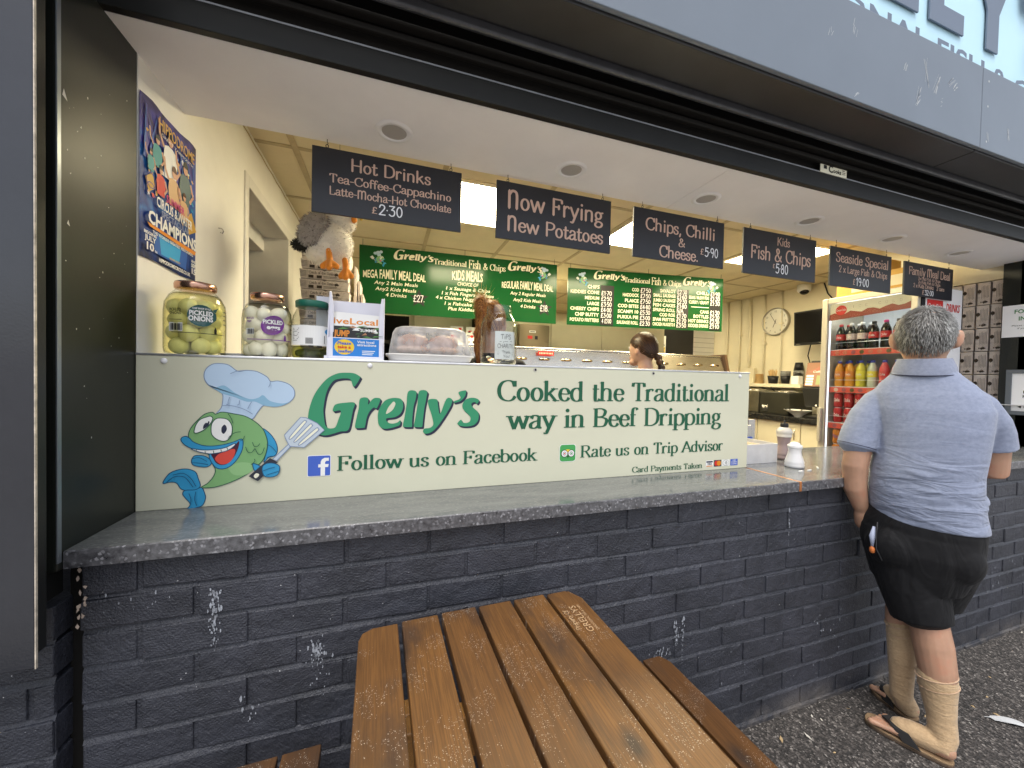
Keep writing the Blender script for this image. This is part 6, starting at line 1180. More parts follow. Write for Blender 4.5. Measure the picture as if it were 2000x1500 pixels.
fr = Fr((FX-.008, FY1-.046, 1.985), (0, -1, 0), (0, 0, 1)); W_ = .53; l = MB(); l.mat(0).rect(fr, 0, 0, W_, .105, .0).mat(1).poly(fr, [(0, -.03)] + [(W_*i/14, .018+.012*math.sin(i*1.9)+.022*i/14) for i in range(15)] + [(W_, -.005)], .0008).mat(2).disc(fr, .085, .048, .040, None, .0016, 24); l.mat(3); sk_text(l, 'Coca-Cola', fr, .05, .042, .016, 'script', .07, n=.0024)
l.mat(4); [sk_text(l, ch, fr, .165+.042*i, .055, .020, 'thin', .015, n=.0018) for i, ch in enumerate('ICE COLD') if ch != ' ']
l.build('header', [pm('header_cream', (.72, .68, .55), .3), pm('header_red', (.30, .05, .03), .3), I_red, I_white, pm('header_grey', (.35, .30, .22), .4)], fg_)
ld = MB().box((FX+.012, FY1-.0395, .42), (FX+.024, FY1-.031, 2.0)).build('light_strip', pm('fridge_led_side', (.86, .93, 1.0), .5, emit=1.1), fg_)
MB().box((FX+.05, FY0+.06, 2.07), (FX+.09, FY1-.06, 2.085)).build('light_strip', pm('fridge_led', (.86, .93, 1.0), .5, emit=9.0), fg_)
SHZ = (1.712, 1.404, 1.101, .793, .51)
for k, z in enumerate(SHZ):
    s_ = MB().box((FX+.03, FY0+.042, z-.012), (XB-.06, FY1-.04, z)).build('shelf', pm('shelf_white', (.72, .74, .76), .4), fg_)
    l = MB(); fr = Fr((FX+.024, FY1-.045, z-.05), (0, -1, 0), (0, 0, 1)); l.mat(0).slab(fr, [(0, 0), (.525, 0), (.525, .045), (0, .045)], -.004, 0); rr_ = random.Random(k)
    for i in range(8): l.cur = (1, 2, 3, 4)[rr_.randrange(4)]; l.disc(fr, .05+.057*i, .0225, .016, None, .0006, 14)
    l.build('price_strip', [pm('strip_red', (.62, .09, .06), .4), pm('strip_plum', (.28, .08, .10), .4), pm('strip_pale', (.62, .50, .42), .4), pm('strip_green', (.10, .09, .03), .4), pm('strip_mid', (.5, .16, .10), .4)], s_)
    MB().tube([(FX+.028, FY1-.045, z+.055), (FX+.028, FY0+.045, z+.055)], .002, 5).build('guard_wire', M_alu, s_)
DK = {}
def drink(kind, liquid, labc, capc, y, z, x, lab, grp):
    key = (kind, liquid, labc, capc)
    if key in DK: return copy_tree(DK[key], (x, y, z), lab, grp)
    t = thing('drink_bottle' if kind == 'b' else 'drink_can', lab, 'bottle' if kind == 'b' else 'can', (x, y, z), grp); c = (x, y, z)
    if kind == 'b':
        MB().lathe([(.027, 0), (.031, .006), (.032, .03), (.029, .06), (.032, .09), (.032, .125), (.029, .15), (.016, .185), (.0125, .195)], c, 20).build('body', liquid, t)
        MB().lathe([(.0325, 0), (.0325, .048)], (x, y, z+.078), 20, False).build('label', labc, t); MB().lathe([(.0145, 0), (.0145, .018), (.012, .020)], (x, y, z+.193), 16).build('cap', capc, t)
        m_ = MB(); sk_text(m_, 'Cola' if labc is L_rd else 'Soda', Cy(c, .0328, 180, z+.093), -.018, 0, .016, 'script', .036, n=.0003); m_.build('lettering', capc if labc is L_wh else I_white, t)
    else:
        MB().lathe([(.025, 0), (.031, .008), (.032, .014), (.032, .105), (.027, .118), (.0265, .122)], c, 20).build('body', liquid, t); MB().lathe([(.0001, .119), (.0265, .120), (.027, .124), (.026, .125)], c, 18, False).build('rim', M_alu, t)
        m_ = MB(); sk_text(m_, 'Cola' if labc is I_white else 'Fizz', Cy(c, .0323, 180, z+.05), -.022, 0, .026, 'script', .045, n=.0003); m_.build('lettering', labc, t)
    DK[key] = t; return t
L_cola = pm('cola', (.012, .006, .005), .12, spec=.6); L_or = pm('orange_drink', (.62, .27, .02), .15); L_ye = pm('lemon_drink', (.60, .52, .05), .15); L_cl = pm('clear_drink', (.50, .55, .42), .15); L_pk = pm('pink_drink', (.58, .07, .08), .15)
L_wh = pm('label_white', (.60, .48, .44), .4); L_rd = pm('label_red', (.50, .03, .03), .4); L_yl = pm('label_yellow', (.70, .62, .04), .4); L_og = pm('label_orange', (.65, .22, .03), .4); C_bl = pm('cap_blue', (.06, .08, .42), .4); C_bk = pm('cap_black', (.015, .015, .015), .4); C_rd = pm('cap_red', (.45, .02, .03), .4); C_wh = I_white; C_pk = pm('cap_pink', (.62, .05, .22), .4)
ys = [FY1-.088-.0755*k for k in range(7)]
top = [('b', L_cola, L_rd, C_rd), ('b', L_cola, L_wh, C_wh), ('b', L_cola, L_wh, C_wh), ('b', L_cola, L_rd, C_bk), ('b', L_cola, L_rd, C_pk), ('b', L_cola, L_rd, C_bk), ('b', L_cola, L_rd, C_rd)]
mid = [('b', L_or, L_og, C_bl), ('b', L_or, L_og, C_bl), ('b', L_ye, L_yl, C_bl), ('b', L_cl, L_yl, C_bl), ('b', L_pk, L_rd, C_bl), ('b', L_pk, L_rd, C_bl), ('b', L_or, L_og, C_bl)]
for r_i, (row, z, nm) in enumerate(((top, SHZ[0], 'top'), (mid, SHZ[1], 'second'))):
    for k, d in enumerate(row):
        col = {id(L_cola): 'cola', id(L_or): 'orange', id(L_ye): 'yellow', id(L_cl): 'pale yellow', id(L_pk): 'pink'}[id(d[1])]
        drink(*d, ys[k], z+.001, FX+.075, '%s bottle on the %s fridge shelf, %s from the left' % (col, nm, ORD[k]), 'bottles on the front of the fridge shelves')
        if k < 3: drink(*d, ys[k]-.01, z+.001, FX+.155, '%s bottle in the back row of the %s fridge shelf, %s from the left' % (col, nm, ORD[k]), 'bottles in the back rows of the fridge')
K_rd = pm('can_red', (.42, .018, .02), .25, metal=.3); K_or = pm('can_orange', (.60, .20, .02), .25, metal=.3)
for k in range(5):
    for lv in range(2): drink('c', K_rd, I_white, None, ys[k], SHZ[2]+.001+.127*lv, FX+.075, 'red cola can on the third fridge shelf, %s layer, %s from the left' % (('lower', 'upper')[lv], ORD[k]), 'red cans on the fridge shelf')
    drink('c', K_or, C_bl, None, ys[k], SHZ[3]+.001, FX+.075, 'orange can on the fourth fridge shelf, lower layer, %s from the left' % ORD[k], 'orange cans on the fridge shelf')
    drink('c', K_or, C_bl, None, ys[k], SHZ[3]+.128, FX+.075, 'orange can on the fourth fridge shelf, upper layer, %s from the left' % ORD[k], 'orange cans on the fridge shelf')
MB().box((FX+.045, FY0-.004, .25), (XB-.01, FY0-.0005, FZ-.01)).build('side_panel', M_plasticw, fg_); MB().box((FX+.003, FY0-.003, .3), (FX+.042, FY0+.02, FZ-.01)).build('door_gasket', M_print, fg_)
l = MB(); fr = Fr((FX+.05, FY0-.0045, 1.935), (1, 0, 0), (0, 0, 1)); l.mat(0).rect(fr, .01, .015, .20, .105, .0008).mat(1); sk_text(l, 'Coca-Cola', fr, .02, .042, .034, 'script', .165, n=.0016); l.mat(0); bf_text(l, 'DRINKS', fr, .235, .035, .055, .17, bold=.02, n=.001, shear=.2); l.build('side_lettering', [I_red, I_white], fg_)
for (x0, x1, y0, y1, z0, z1, lab) in ((3.65, 4.0, .60, .84, 2.147, 2.31, 'amber carton on top of the drinks fridge, front one'), (3.66, 4.0, .86, 1.12, 2.147, 2.45, 'amber carton on top of the drinks fridge, nearer the screen')):
    t = thing('amber_carton', lab, 'carton', (x0, y0, z0)); MB().box((x0, y0, z0), (x1, y1, z1)).build('carton', pm('amber_card', (.52, .30, .06), .6, var=.1, vscale=6), t, bevel=.003); MB().box((x0-.001, y0+.05, z0+.04), (x0-.0002, y0+.15, z0+.12)).build('sticker', pm('pale_sticker', (.65, .58, .42), .6), t)
# ---------------------------------------------------------------- people
def hand(mb, wrist, fwd, up, s=1.0, curl=.25, side=1):
    w_, f, u = Vector(wrist), Vector(fwd).normalized(), Vector(up).normalized(); r = f.cross(u)
    mb.blob([w_, w_+f*.035*s, w_+f*.075*s], [.024*s, .032*s, .034*s], 12)
    for k, (o_, L) in enumerate(((-.027, .062), (-.009, .074), (.010, .070), (.028, .052))):
        b = w_ + f*.085*s + r*o_*s; p1 = b + (f - u*curl*.6).normalized()*L*.5*s; p2 = p1 + (f - u*curl*1.6).normalized()*L*.5*s
        mb.blob([b, p1, p2], [.0095*s, .009*s, .0078*s], 8)
    b = w_ + f*.03*s + r*side*.028*s; mb.blob([b, b+(f*.6+r*side).normalized()*.035*s, b+(f+r*side*.5).normalized()*.062*s], [.013*s, .011*s, .009*s], 8)
def m_skin(name, c):
    m, nt, b = node_mat(name); g = NG(m); tc = g.n('ShaderNodeTexCoord'); n = g.n('ShaderNodeTexNoise', Scale=14.0, Detail=5.0); g.l(tc.outputs['Object'], n.inputs['Vector'])
    g.l(g.ramp(n.outputs['Fac'], [(.3, tuple(x*.82 for x in c)), (.55, c), (.75, (c[0]*1.05, c[1]*.86, c[2]*.82))]), b.inputs['Base Color'])
    b.inputs['Roughness'].default_value = .48; b.inputs['Subsurface Weight'].default_value = .15; b.inputs['Subsurface Radius'].default_value = (.01, .004, .002)
    n2 = g.n('ShaderNodeTexNoise', Scale=160.0, Detail=2.0); g.l(tc.outputs['Object'], n2.inputs['Vector']); bp = g.n('ShaderNodeBump', Strength=.15, Distance=.002); g.l(n2.outputs['Fac'], bp.inputs['Height']); g.l(bp.outputs[0], b.inputs['Normal']); return m
SK = m_skin('skin', (.46, .265, .175)); SK2 = m_skin('fair_skin', (.62, .38, .28))
man = thing('person', 'grey haired man in blue polo shirt, black shorts and tan socks leaning at the counter', 'person', (2.0835, -.1743, 0), None, R(-66.05))
b_ = MB()
b_.rings([(.80, .0, .12, .0, .10), (.95, .0, .12, .0, .10), (1.20, .0, .12, .0, .095), (1.38, .0, .13, .0, .08), (1.46, -.005, .07, .0, .06)], 20)
b_.blob([(-.005, .0, 1.43), (-.008, .010, 1.52), (-.01, .018, 1.58)], [.066, .060, .062], 16)
b_.rings([(1.525, -.01, .045, .040, .060), (1.545, -.01, .062, .025, .080), (1.58, -.01, .074, .018, .092), (1.63, -.01, .080, .016, .098), (1.68, -.01, .077, .014, .094), (1.715, -.01, .060, .012, .075), (1.738, -.01, .032, .010, .045)], 24, 2.1)
b_.ell((-.01, .115, 1.615), (.014, .020, .022), 10, 8); b_.ell((-.01, .095, 1.545), (.030, .022, .020), 10, 8); b_.ell((-.01, .105, 1.578), (.026, .012, .007), 10, 6); b_.ell((-.01, .10, 1.66), (.055, .016, .012), 12, 6)
for s in (-1, 1):
    q = Matrix.Rotation(R(-28*s), 3, 'Z') @ Matrix.Rotation(R(6*s), 3, 'Y'); b_.ell((-.01+s*.090, .004, 1.612), (.013, .022, .036), 12, 8, q); b_.ell((-.01+s*.080, .014, 1.585), (.010, .010, .012), 8, 6)
b_.blob([(-.128, -.005, 1.33), (-.180, -.05, 1.23), (-.200, -.073, 1.07), (-.197, -.062, .97), (-.178, -.042, .89)], [.034, .048, .044, .041, .028], 16)
b_.ell((-.203, -.088, 1.055), (.030, .026, .040), 10, 8)
hand(b_, (-.176, -.038, .885), (.12, .30, -.95), (-.9, -.3, 0), .95, .5, 1)
b_.blob([(.130, .015, 1.32), (.184, .070, 1.21), (.188, .105, 1.105), (.10, .215, 1.075), (-.01, .345, 1.045)], [.034, .044, .043, .036, .026], 16)
hand(b_, (-.015, .352, 1.045), (-.65, .75, -.05), (0, 0, 1), .95, .2, -1)
b_.blob([(.0, -.01, .80), (.012, -.03, .66), (.030, -.046, .50), (.046, -.056, .41), (.060, -.062, .32), (.076, -.076, .16), (.084, -.088, .06)], [.085, .069, .058, .0595, .0555, .039, .034], 18)
b_.blob([(.04, .07, .80), (.0, .06, .62), (-.045, .03, .46), (-.050, .026, .42), (-.036, .024, .28), (-.036, .040, .13), (-.024, .052, .055)], [.085, .075, .050, .043, .043, .034, .030], 18)
for (hx, hy), (tx_, ty_), sd in (((.098, -.108), (-.122, -.090), 1), ((.0, .050), (-.108, .150), -1)):
    h_, t_ = Vector((hx, hy, 0)), Vector((tx_, ty_, 0)); d = (t_-h_).normalized(); n_ = Vector((-d.y, d.x, 0)); L = (t_-h_).length; z = Vector((0, 0, 1))
    b_.blob([h_+z*.050+d*.01, h_+d*L*.33+z*.050, h_+d*L*.6+z*.044], [.030, .030, .028], 14)
    for k in range(5):
        o_ = (-.037+.0185*k)*(1 if sd == 1 else -1); tl = L*(1.0 - (.0, .015, .05, .085, .13)[4-k if sd == 1 else k])
        b_.blob([h_+d*L*.55+n_*o_*.75+z*.040, h_+d*L*.78+n_*o_+z*.036, h_+d*(tl-.012)+n_*o_*1.08+z*.034], [.016, .0105, .0088 if k not in ((4,) if sd == 1 else (0,)) else .0125], 10)
b_.build('body', SK, man, remesh=.0044, smooth_it=4)
for s in (-1, 1): MB().ell((-.01+s*.03, .104, 1.635), (.011, .010, .008), 10, 8).build('eye', I_white, man)
def m_fabric(name, c1, c2, fine, wr, weave=.25, rough=.85, stretch=(1, 1, 1), wscale=7.0, zfade=None, sheen=.2):
    m, nt, b = node_mat(name); g = NG(m); tc = g.n('ShaderNodeTexCoord')
    mp = g.n('ShaderNodeMapping'); mp.inputs['Scale'].default_value = (1, 1, 1.3); g.l(tc.outputs['Object'], mp.inputs['Vector'])
    n = g.n('ShaderNodeTexNoise', Scale=fine, Detail=4.0, Roughness=.7); g.l(mp.outputs[0], n.inputs['Vector']); g.l(g.ramp(n.outputs['Fac'], [(.35, c1), (.65, c2)]), b.inputs['Base Color'])
    b.inputs['Roughness'].default_value = rough; b.inputs['Sheen Weight'].default_value = sheen; b.inputs['Specular IOR Level'].default_value = .25
    mp2 = g.n('ShaderNodeMapping'); mp2.inputs['Scale'].default_value = stretch; mp2.inputs['Rotation'].default_value = (0, R(10), 0); g.l(tc.outputs['Object'], mp2.inputs['Vector'])
    w2 = g.n('ShaderNodeTexNoise', Scale=wscale, Detail=3.0, Roughness=.5, Distortion=.8); g.l(mp2.outputs[0], w2.inputs['Vector'])
    h = w2.outputs['Fac']
    if zfade:
        s = g.n('ShaderNodeSeparateXYZ'); g.l(tc.outputs['Object'], s.inputs[0]); mr = g.n('ShaderNodeMapRange'); mr.inputs['From Min'].default_value = zfade[0]; mr.inputs['From Max'].default_value = zfade[1]; mr.inputs['To Min'].default_value = 1.0; mr.inputs['To Max'].default_value = .12; g.l(s.outputs['Z'], mr.inputs['Value'])
        h = g.math('MULTIPLY', h, mr.outputs[0])
    bp = g.n('ShaderNodeBump', Strength=wr, Distance=.03); g.l(h, bp.inputs['Height'])
    n3 = g.n('ShaderNodeTexNoise', Scale=900.0); g.l(tc.outputs['Object'], n3.inputs['Vector']); bp2 = g.n('ShaderNodeBump', Strength=weave, Distance=.001); g.l(n3.outputs['Fac'], bp2.inputs['Height']); g.l(bp.outputs[0], bp2.inputs['Normal']); g.l(bp2.outputs[0], b.inputs['Normal'])
    return m
M_shirt = m_fabric('polo_cotton', (.19, .22, .305), (.24, .272, .37), 70, .8, .3, .9, (.9, .9, 3.0), 6.5, (1.02, 1.22))
M_short = m_fabric('black_jersey', (.0045, .0045, .0055), (.008, .008, .0095), 40, .6, .2, .75, (2.2, 2.2, .8), 5.0, None, .03)
M_sock = m_fabric('tan_knit', (.44, .30, .17), (.52, .37, .22), 120, .25, .5, .95, (1, 1, 3), 16.0)
s_ = MB()
s_.rings([(.872, .016, .166, .002, .135), (.885, .014, .1665, .002, .138), (.93, .008, .164, .0, .139), (.99, .002, .163, .0, .140), (1.08, .003, .160, .0, .136), (1.16, .014, .157, -.004, .130), (1.25, .018, .160, -.006, .123), (1.33, .012, .170, -.004, .112), (1.39, .0, .160, .0, .097), (1.43, -.005, .135, .004, .084), (1.465, -.007, .104, .006, .074), (1.50, -.008, .078, .008, .070)], 40, 2.3)
s_.blob([(-.100, .0, 1.385), (-.138, -.010, 1.352), (-.168, -.030, 1.285), (-.186, -.048, 1.215), (-.197, -.060, 1.175)], [.050, .054, .063, .066, .064], 20)
s_.tube([(-.186, -.048, 1.22), (-.1985, -.062, 1.148)], [.066, .067], 22)
s_.blob([(.100, .01, 1.385), (.136, .02, 1.352), (.168, .05, 1.285), (.184, .07, 1.24)], [.050, .053, .057, .054], 20); s_.tube([(.180, .066, 1.25), (.189, .082, 1.188)], [.055, .055], 22)
for k, (z, th) in enumerate(((.915, .3), (.945, .9), (.985, -.2), (1.02, .6), (.96, 1.5), (1.05, -.7), (1.085, .2), (.90, -1.0), (1.0, 2.0), (1.115, .9))):
    P = []                                      # soft folds running round the small of the back
    for j in range(9):
        a = -math.pi/2 + (th-.35) + (j-4)*.17; rx, ry = .158, .133
        P.append((.008+rx*math.cos(a)*.985, ry*math.sin(a)*.985, z + .010*math.sin(j*.9+k) - .012*(j-4)*.4*(1 if k % 2 else -.6)))
    s_.blob(P, [.004, .007, .010, .012, .013, .012, .010, .007, .004], 8)
shirt = s_.build('polo_shirt', M_shirt, man, remesh=.0048, smooth_it=5)
c_ = MB(); ring = lambda z, r1, r2, oy, tilt: [(-.009 + r1*math.cos(.2244*j), oy + r2*math.sin(.2244*j), z + tilt*math.sin(.2244*j)) for j in range(28)]
c_.loft([ring(1.478, .094, .082, .004, .012), ring(1.500, .090, .080, .004, .010), ring(1.532, .079, .073, .008, .004), ring(1.537, .076, .070, .008, .004), ring(1.533, .072, .066, .008, .004), ring(1.49, .076, .068, .006, .006)], False).build('collar', m_fabric('polo_rib', (.19, .215, .29), (.235, .262, .35), 90, .15, .5), shirt)
l = MB(); r0 = [tuple(p) for p in ring(1.4755, .0965, .0842, .004, .012)]; l.tube(r0[13:29] + [r0[0]], .0021, 6); l.build('collar_tipping', I_navy, shirt)
for ctr, dr_, rr in (((-.1965, -.0597, 1.158), (-.0125, -.014, -.072), .0672),):
    d = Vector(dr_).normalized(); a = d.orthogonal().normalized(); q = d.cross(a); P = [tuple(Vector(ctr) + a*rr*math.cos(.2618*j) + q*rr*math.sin(.2618*j)) for j in range(25)]; l = MB(); l.tube(P, .0014, 6); l.build('cuff_tipping', I_navy, shirt)
h_ = MB()
h_.rings([(.80, -.004, .178, .0, .137), (.86, .0, .176, .0, .136), (.915, .006, .160, .0, .126)], 32, 2.3)
h_.rings([(.62, -.01, .135, .0, .125), (.69, -.006, .155, -.002, .136), (.76, -.004, .176, -.004, .144), (.83, -.004, .178, -.002, .138)], 32, 2.3)
h_.blob([(.07, .0, .68), (.08, .0, .635)], [.055, .045], 14); h_.blob([(.05, .01, .70), (.055, .03, .62)], [.08, .066], 16); h_.ell((-.065, -.085, .765), (.095, .075, .095), 18, 12); h_.ell((.085, -.055, .76), (.088, .075, .095), 18, 12)
h_.blob([(-.045, -.02, .72), (-.015, -.034, .60), (.010, -.042, .535)], [.118, .106, .092], 22); h_.tube([(-.015, -.034, .60), (.014, -.044, .487)], [.105, .092], 24)
h_.blob([(.07, .05, .72), (.055, .07, .62), (.045, .075, .56)], [.105, .096, .085], 22); h_.tube([(.055, .07, .62), (.040, .07, .535)], [.096, .086], 22)
sh_ = h_.build('shorts', M_short, man, remesh=.0055, smooth_it=6)
p_ = MB(); p_.tube([(-.128, -.130, .84), (-.132, -.139, .80), (-.130, -.140, .76)], [.004, .010, .005], 8, True, True, .5).build('pocket_lining', pm('lining', (.40, .44, .58), .8), sh_)
MB().ell((-.130, -.139, .745), (.010, .008, .015), 10, 8).build('pocket_keys', pm('rust_tag', (.55, .16, .04), .5), sh_)
MB().tube([(-.118, -.134, .862), (-.120, -.144, .81), (-.118, -.146, .755), (-.10, -.150, .715)], .0022, 6).build('pocket_seam', pm('seam', (.03, .03, .034), .7), sh_)
for side, pts, rad, top in (('n', [(.0595, -.062, .292), (.0625, -.0635, .275), (.0665, -.067, .22), (.0755, -.0765, .15), (.082, -.087, .085), (.080, -.098, .052), (.045, -.100, .055), (.0, -.098, .052), (-.028, -.097, .046)], [.0575, .057, .0505, .0415, .041, .041, .039, .038, .036], 0), ('f', [(-.046, .0245, .408), (-.0435, .0245, .39), (-.036, .025, .28), (-.0355, .034, .18), (-.034, .043, .10), (-.012, .054, .052), (-.04, .082, .055), (-.062, .104, .050)], [.0462, .0462, .0462, .039, .037, .036, .035, .034], 0)):
    q = MB(); q.blob(pts, rad, 20); sk = q.build('sock', M_sock, man, remesh=.005, smooth_it=3)
    d = (Vector(pts[1])-Vector(pts[0])).normalized(); t = MB()
    for p0, r0, th in ((Vector(pts[0]) - d*.006, rad[0]*.985, .0030), (Vector(pts[1])+d*.012, rad[1]*.985, .0016)):
        a = d.orthogonal().normalized(); e = d.cross(a); P = [tuple(p0 + a*r0*math.cos(.2618*j) + e*r0*math.sin(.2618*j) + Vector((0, 0, -.012*math.cos(.2618*j)))) for j in range(25)]; t.tube(P, th, 6)
    t.build('welt', m_fabric('sock_welt', (.46, .31, .20), (.52, .36, .24), 120, .1) if side == 'n' else bpy.data.materials['sock_welt'], sk)
for (hx, hy), (tx_, ty_), sd in (((.112, -.112), (-.135, -.088), 1), ((.012, .046), (-.118, .160), -1)):
    h0, t0 = Vector((hx, hy, 0)), Vector((tx_, ty_, 0)); d = (t0-h0).normalized(); n_ = Vector((-d.y, d.x, 0)); L = (t0-h0).length
    P = []
    for k in range(29):
        u = k/28*2*math.pi; c, s = math.cos(u), math.sin(u); x = (.5 - .5*c)*L; wd = (.036 + .016*max(0, (x/L-.25))*1.3)*abs(s)**.55*(1 if s >= 0 else -1); P.append(h0 + d*x + n_*wd)
    sl = thing('flip_flop', ('tan flip flop with a black strap on the nearer, stepped back foot of the man', 'tan flip flop with a dark strap on the far foot of the man, toe at the wall')[0 if sd == 1 else 1], 'sandal', (0, 0, 0)) if False else man
    q = MB(); q.mat(0).loft([[tuple(p + Vector((0, 0, z))) for p in P] for z in (.0015, .012)], True, False); q.mat(1).loft([[tuple(h0+d*L*.5 + (p-h0-d*L*.5)*.995 + Vector((0, 0, z))) for p in P] for z in (.0122, .020)], True, False)
    so_ = q.build('sandal_sole', [pm('sole_rubber', (.09, .06, .04), .7), pm('sole_tan', (.27, .18, .10), .7, var=.2, vscale=30)], man, bevel=.002)
    st = MB(); k_ = L*.70; c0 = h0+d*k_
    for sg_, m_ in ((-1, 1), (1, 1)):
        A = c0 + n_*0 + Vector((0, 0, .052)); B_ = h0+d*L*.42 + n_*sg_*.046 + Vector((0, 0, .022)); Md = (A+B_)/2 + n_*sg_*.012 + Vector((0, 0, .019))
        pts = [A, A*.4+Md*.6+Vector((0, 0, .004)), Md, Md*.4+B_*.6, B_]; rings_ = []
        for i, p in enumerate(pts):
            tdir = (pts[min(i+1, 4)]-pts[max(i-1, 0)]).normalized(); wv = d*.025; up = tdir.cross(wv).normalized()*.003
            rings_.append([p-wv-up, p+wv-up, p+wv+up, p-wv+up])
        st.loft(rings_, True, False)
    st.tube([c0+Vector((0, 0, .052)), c0+d*.022+Vector((0, 0, .02))], .005, 6)
    st.build('strap', pm('black_rubber', (.015, .014, .014), .6), so_, bevel=.001)
# hair: a short grey crop growing from the crown
rh = random.Random(17); HC = (-.01, .012, 1.640); HR = (.0875, .105, .1125); crown = Vector((-.006, -.035, 1.735))
def hair_keep(p):
    zmin = 1.553 + max(0, (p.y + .02))*1.05 + .028*min(1, abs((p.x+.01)/.07))**3
    if abs(p.x+.01) > .062 and -.01 < p.y < .04: zmin = max(zmin, 1.625)
    if p.y > .07: zmin = max(zmin, 1.69)
    return p.z > zmin
def hair_flow(p, nv):
    d = p - crown; d = d - nv*d.dot(nv)
    d = d.normalized() if d.length > 1e-4 else Vector((0, -1, 0)); return d*.86 + nv*.30 + Vector((0, 0, -.18))
HM = [pm('hair_grey', (.13, .125, .115), .45), pm('hair_pale', (.34, .335, .32), .45), pm('hair_dark', (.055, .050, .045), .45), pm('hair_mid', (.20, .195, .185), .45), pm('hair_white', (.50, .50, .48), .45)]
cap = MB(); cap.cur = 0; cap.ell(HC, (.0845, .102, .1095), 28, 18); kept = [(f, m_, s) for f, m_, s in zip(cap.f, cap.mi, cap.sm) if len(f) == 4 and all(hair_keep(Vector(cap.v[i]) + Vector((0, 0, -.004))) for i in f)]
cap.f = [k[0] for k in kept]; cap.mi = [k[1] for k in kept]; cap.sm = [k[2] for k in kept]
pts = ell_pts(HC, HR, 6800, rh, None, hair_keep); pts = [(p - n_*.003, n_) for p, n_ in pts if not ((p - crown).length < .018 and rh.random() < .5)]
sidew = [q for q in pts if q[0].x > .045 or rh.random() < .18]; rest = pts
strands(cap, rest, .023, .00095, 4, rh, .1, hair_flow, .15)
i0 = len(cap.mi); strands(cap, [q for q in pts if q[0].x > .040 and q[0].z < 1.70], .020, .0009, 1, rh, .1, hair_flow, .15)
for i in range(i0, len(cap.mi)): cap.mi[i] = 4
cap.build('hair', HM, man)
# -- staff
def staff(name_lab, x, y, zt, face, hairc, rows):  # upright figure in black; face = direction she looks, degrees from +x
    t = thing('person', name_lab, 'person', (x, y, .2)); f = Vector((math.cos(R(face)), math.sin(R(face)), 0)); s = Vector((f.y, -f.x, 0)); z0 = zt - .235
    b = MB(); q = Matrix((s, f, Vector((0, 0, 1)))).transposed(); hc = Vector((x, y, zt-.115)); P = lambda a, c, h: tuple(Vector((x, y, 0)) + s*a + f*c + Vector((0, 0, h)))
    b.ell(hc, (.074, .092, .112), 22, 14, q); b.ell(Vector(P(0, .085, zt-.135)), (.012, .018, .018), 10, 6); b.ell(Vector(P(0, .060, zt-.205)), (.036, .034, .028), 12, 8); b.ell(Vector(P(0, .085, zt-.175)), (.022, .012, .007), 10, 6)
    for k in (-1, 1): b.ell(Vector(P(k*.076, .0, zt-.130)), (.012, .020, .030), 10, 8, q)
    b.blob([P(0, -.015, zt-.20), P(0, -.03, zt-.27), P(0, -.04, zt-.34)], [.05, .048, .058], 14)
    b.rings([(.95, x, .13, y, .09), (zt-.55, x-.03*f.x, .12, y-.03*f.y, .09), (zt-.36, x-.03*f.x, .11, y-.03*f.y, .07)], 20)
    for k in (-1, 1):
        b.blob([P(k*.08, 0, .95), P(k*.09, .01, .60), P(k*.09, -.01, .26)], [.085, .058, .04], 12); b.blob([P(k*.09, -.03, .24), P(k*.09, .12, .225)], [.035, .03], 10)
        b.blob([P(k*.16, -.04, zt-.37), P(k*.20, .0, zt-.62), P(k*.17, .20, zt-.66)], [.05, .04, .028], 12); hand(b, P(k*.17, .205, zt-.66), tuple(f), (0, 0, 1), .85, .3, -k)
    b.build('body', SK2, t, remesh=.007, smooth_it=4)
    for k in (-1, 1): MB().ell(Vector(P(k*.03, .082, zt-.105)), (.010, .010, .007), 8, 6).build('eye', I_white, t)
    c = MB(); ax = lambda a, o, h: P(a, o, h)
    def ring_(h, a, o, d): return [P(a*math.cos(.2618*j), o + d*math.sin(.2618*j), h) for j in range(24)]
    c.loft([ring_(.93, .17, 0, .12), ring_(1.15, .165, 0, .115), ring_(zt-.55, .165, -.03, .115), ring_(zt-.42, .185, -.035, .10), ring_(zt-.36, .175, -.035, .085), ring_(zt-.325, .125, -.035, .07), ring_(zt-.30, .075, -.034, .062), ring_(zt-.285, .064, -.032, .06)])
    for k in (-1, 1): c.blob([P(k*.15, -.035, zt-.375), P(k*.19, -.01, zt-.50), P(k*.20, .0, zt-.60)], [.066, .062, .058], 14)
    c.build('black_top', m_fabric('black_cotton', (.008, .008, .008), (.014, .013, .013), 40, .5, .2) if 'black_cotton' not in bpy.data.materials else bpy.data.materials['black_cotton'], t, remesh=.007, smooth_it=4)
    tr_ = MB(); tr_.loft([ring_(.70, .16, 0, .115), ring_(.96, .17, 0, .118)])
    for k in (-1, 1): tr_.tube([P(k*.085, 0, .72), P(k*.09, .01, .5), P(k*.09, -.01, .26)], [.092, .075, .06], 14)
    tr_.build('trousers', I_black, t, remesh=.008, smooth_it=3)
    return t, P, q, hc, s, f
gt, P, q, hc, s, f = staff('young woman in black with a dark brown plait, facing the fryers', 1.675, 1.10, 1.752, 118, None, None)
M_hb = [pm('brown_hair', (.055, .022, .008), .38, spec=.5), pm('brown_hair2', (.10, .042, .014), .38), pm('brown_hair3', (.032, .013, .006), .4)]
h = MB(); hm = MB(); hm.ell(hc + Vector((0, 0, .004)), (.079, .098, .116), 26, 16, q)
def kp(p): d = p - hc; return d.dot(f) < .045 + max(0, d.z)*.55 and (d.z > -.06 + max(0, d.dot(f)+.06)*.75)
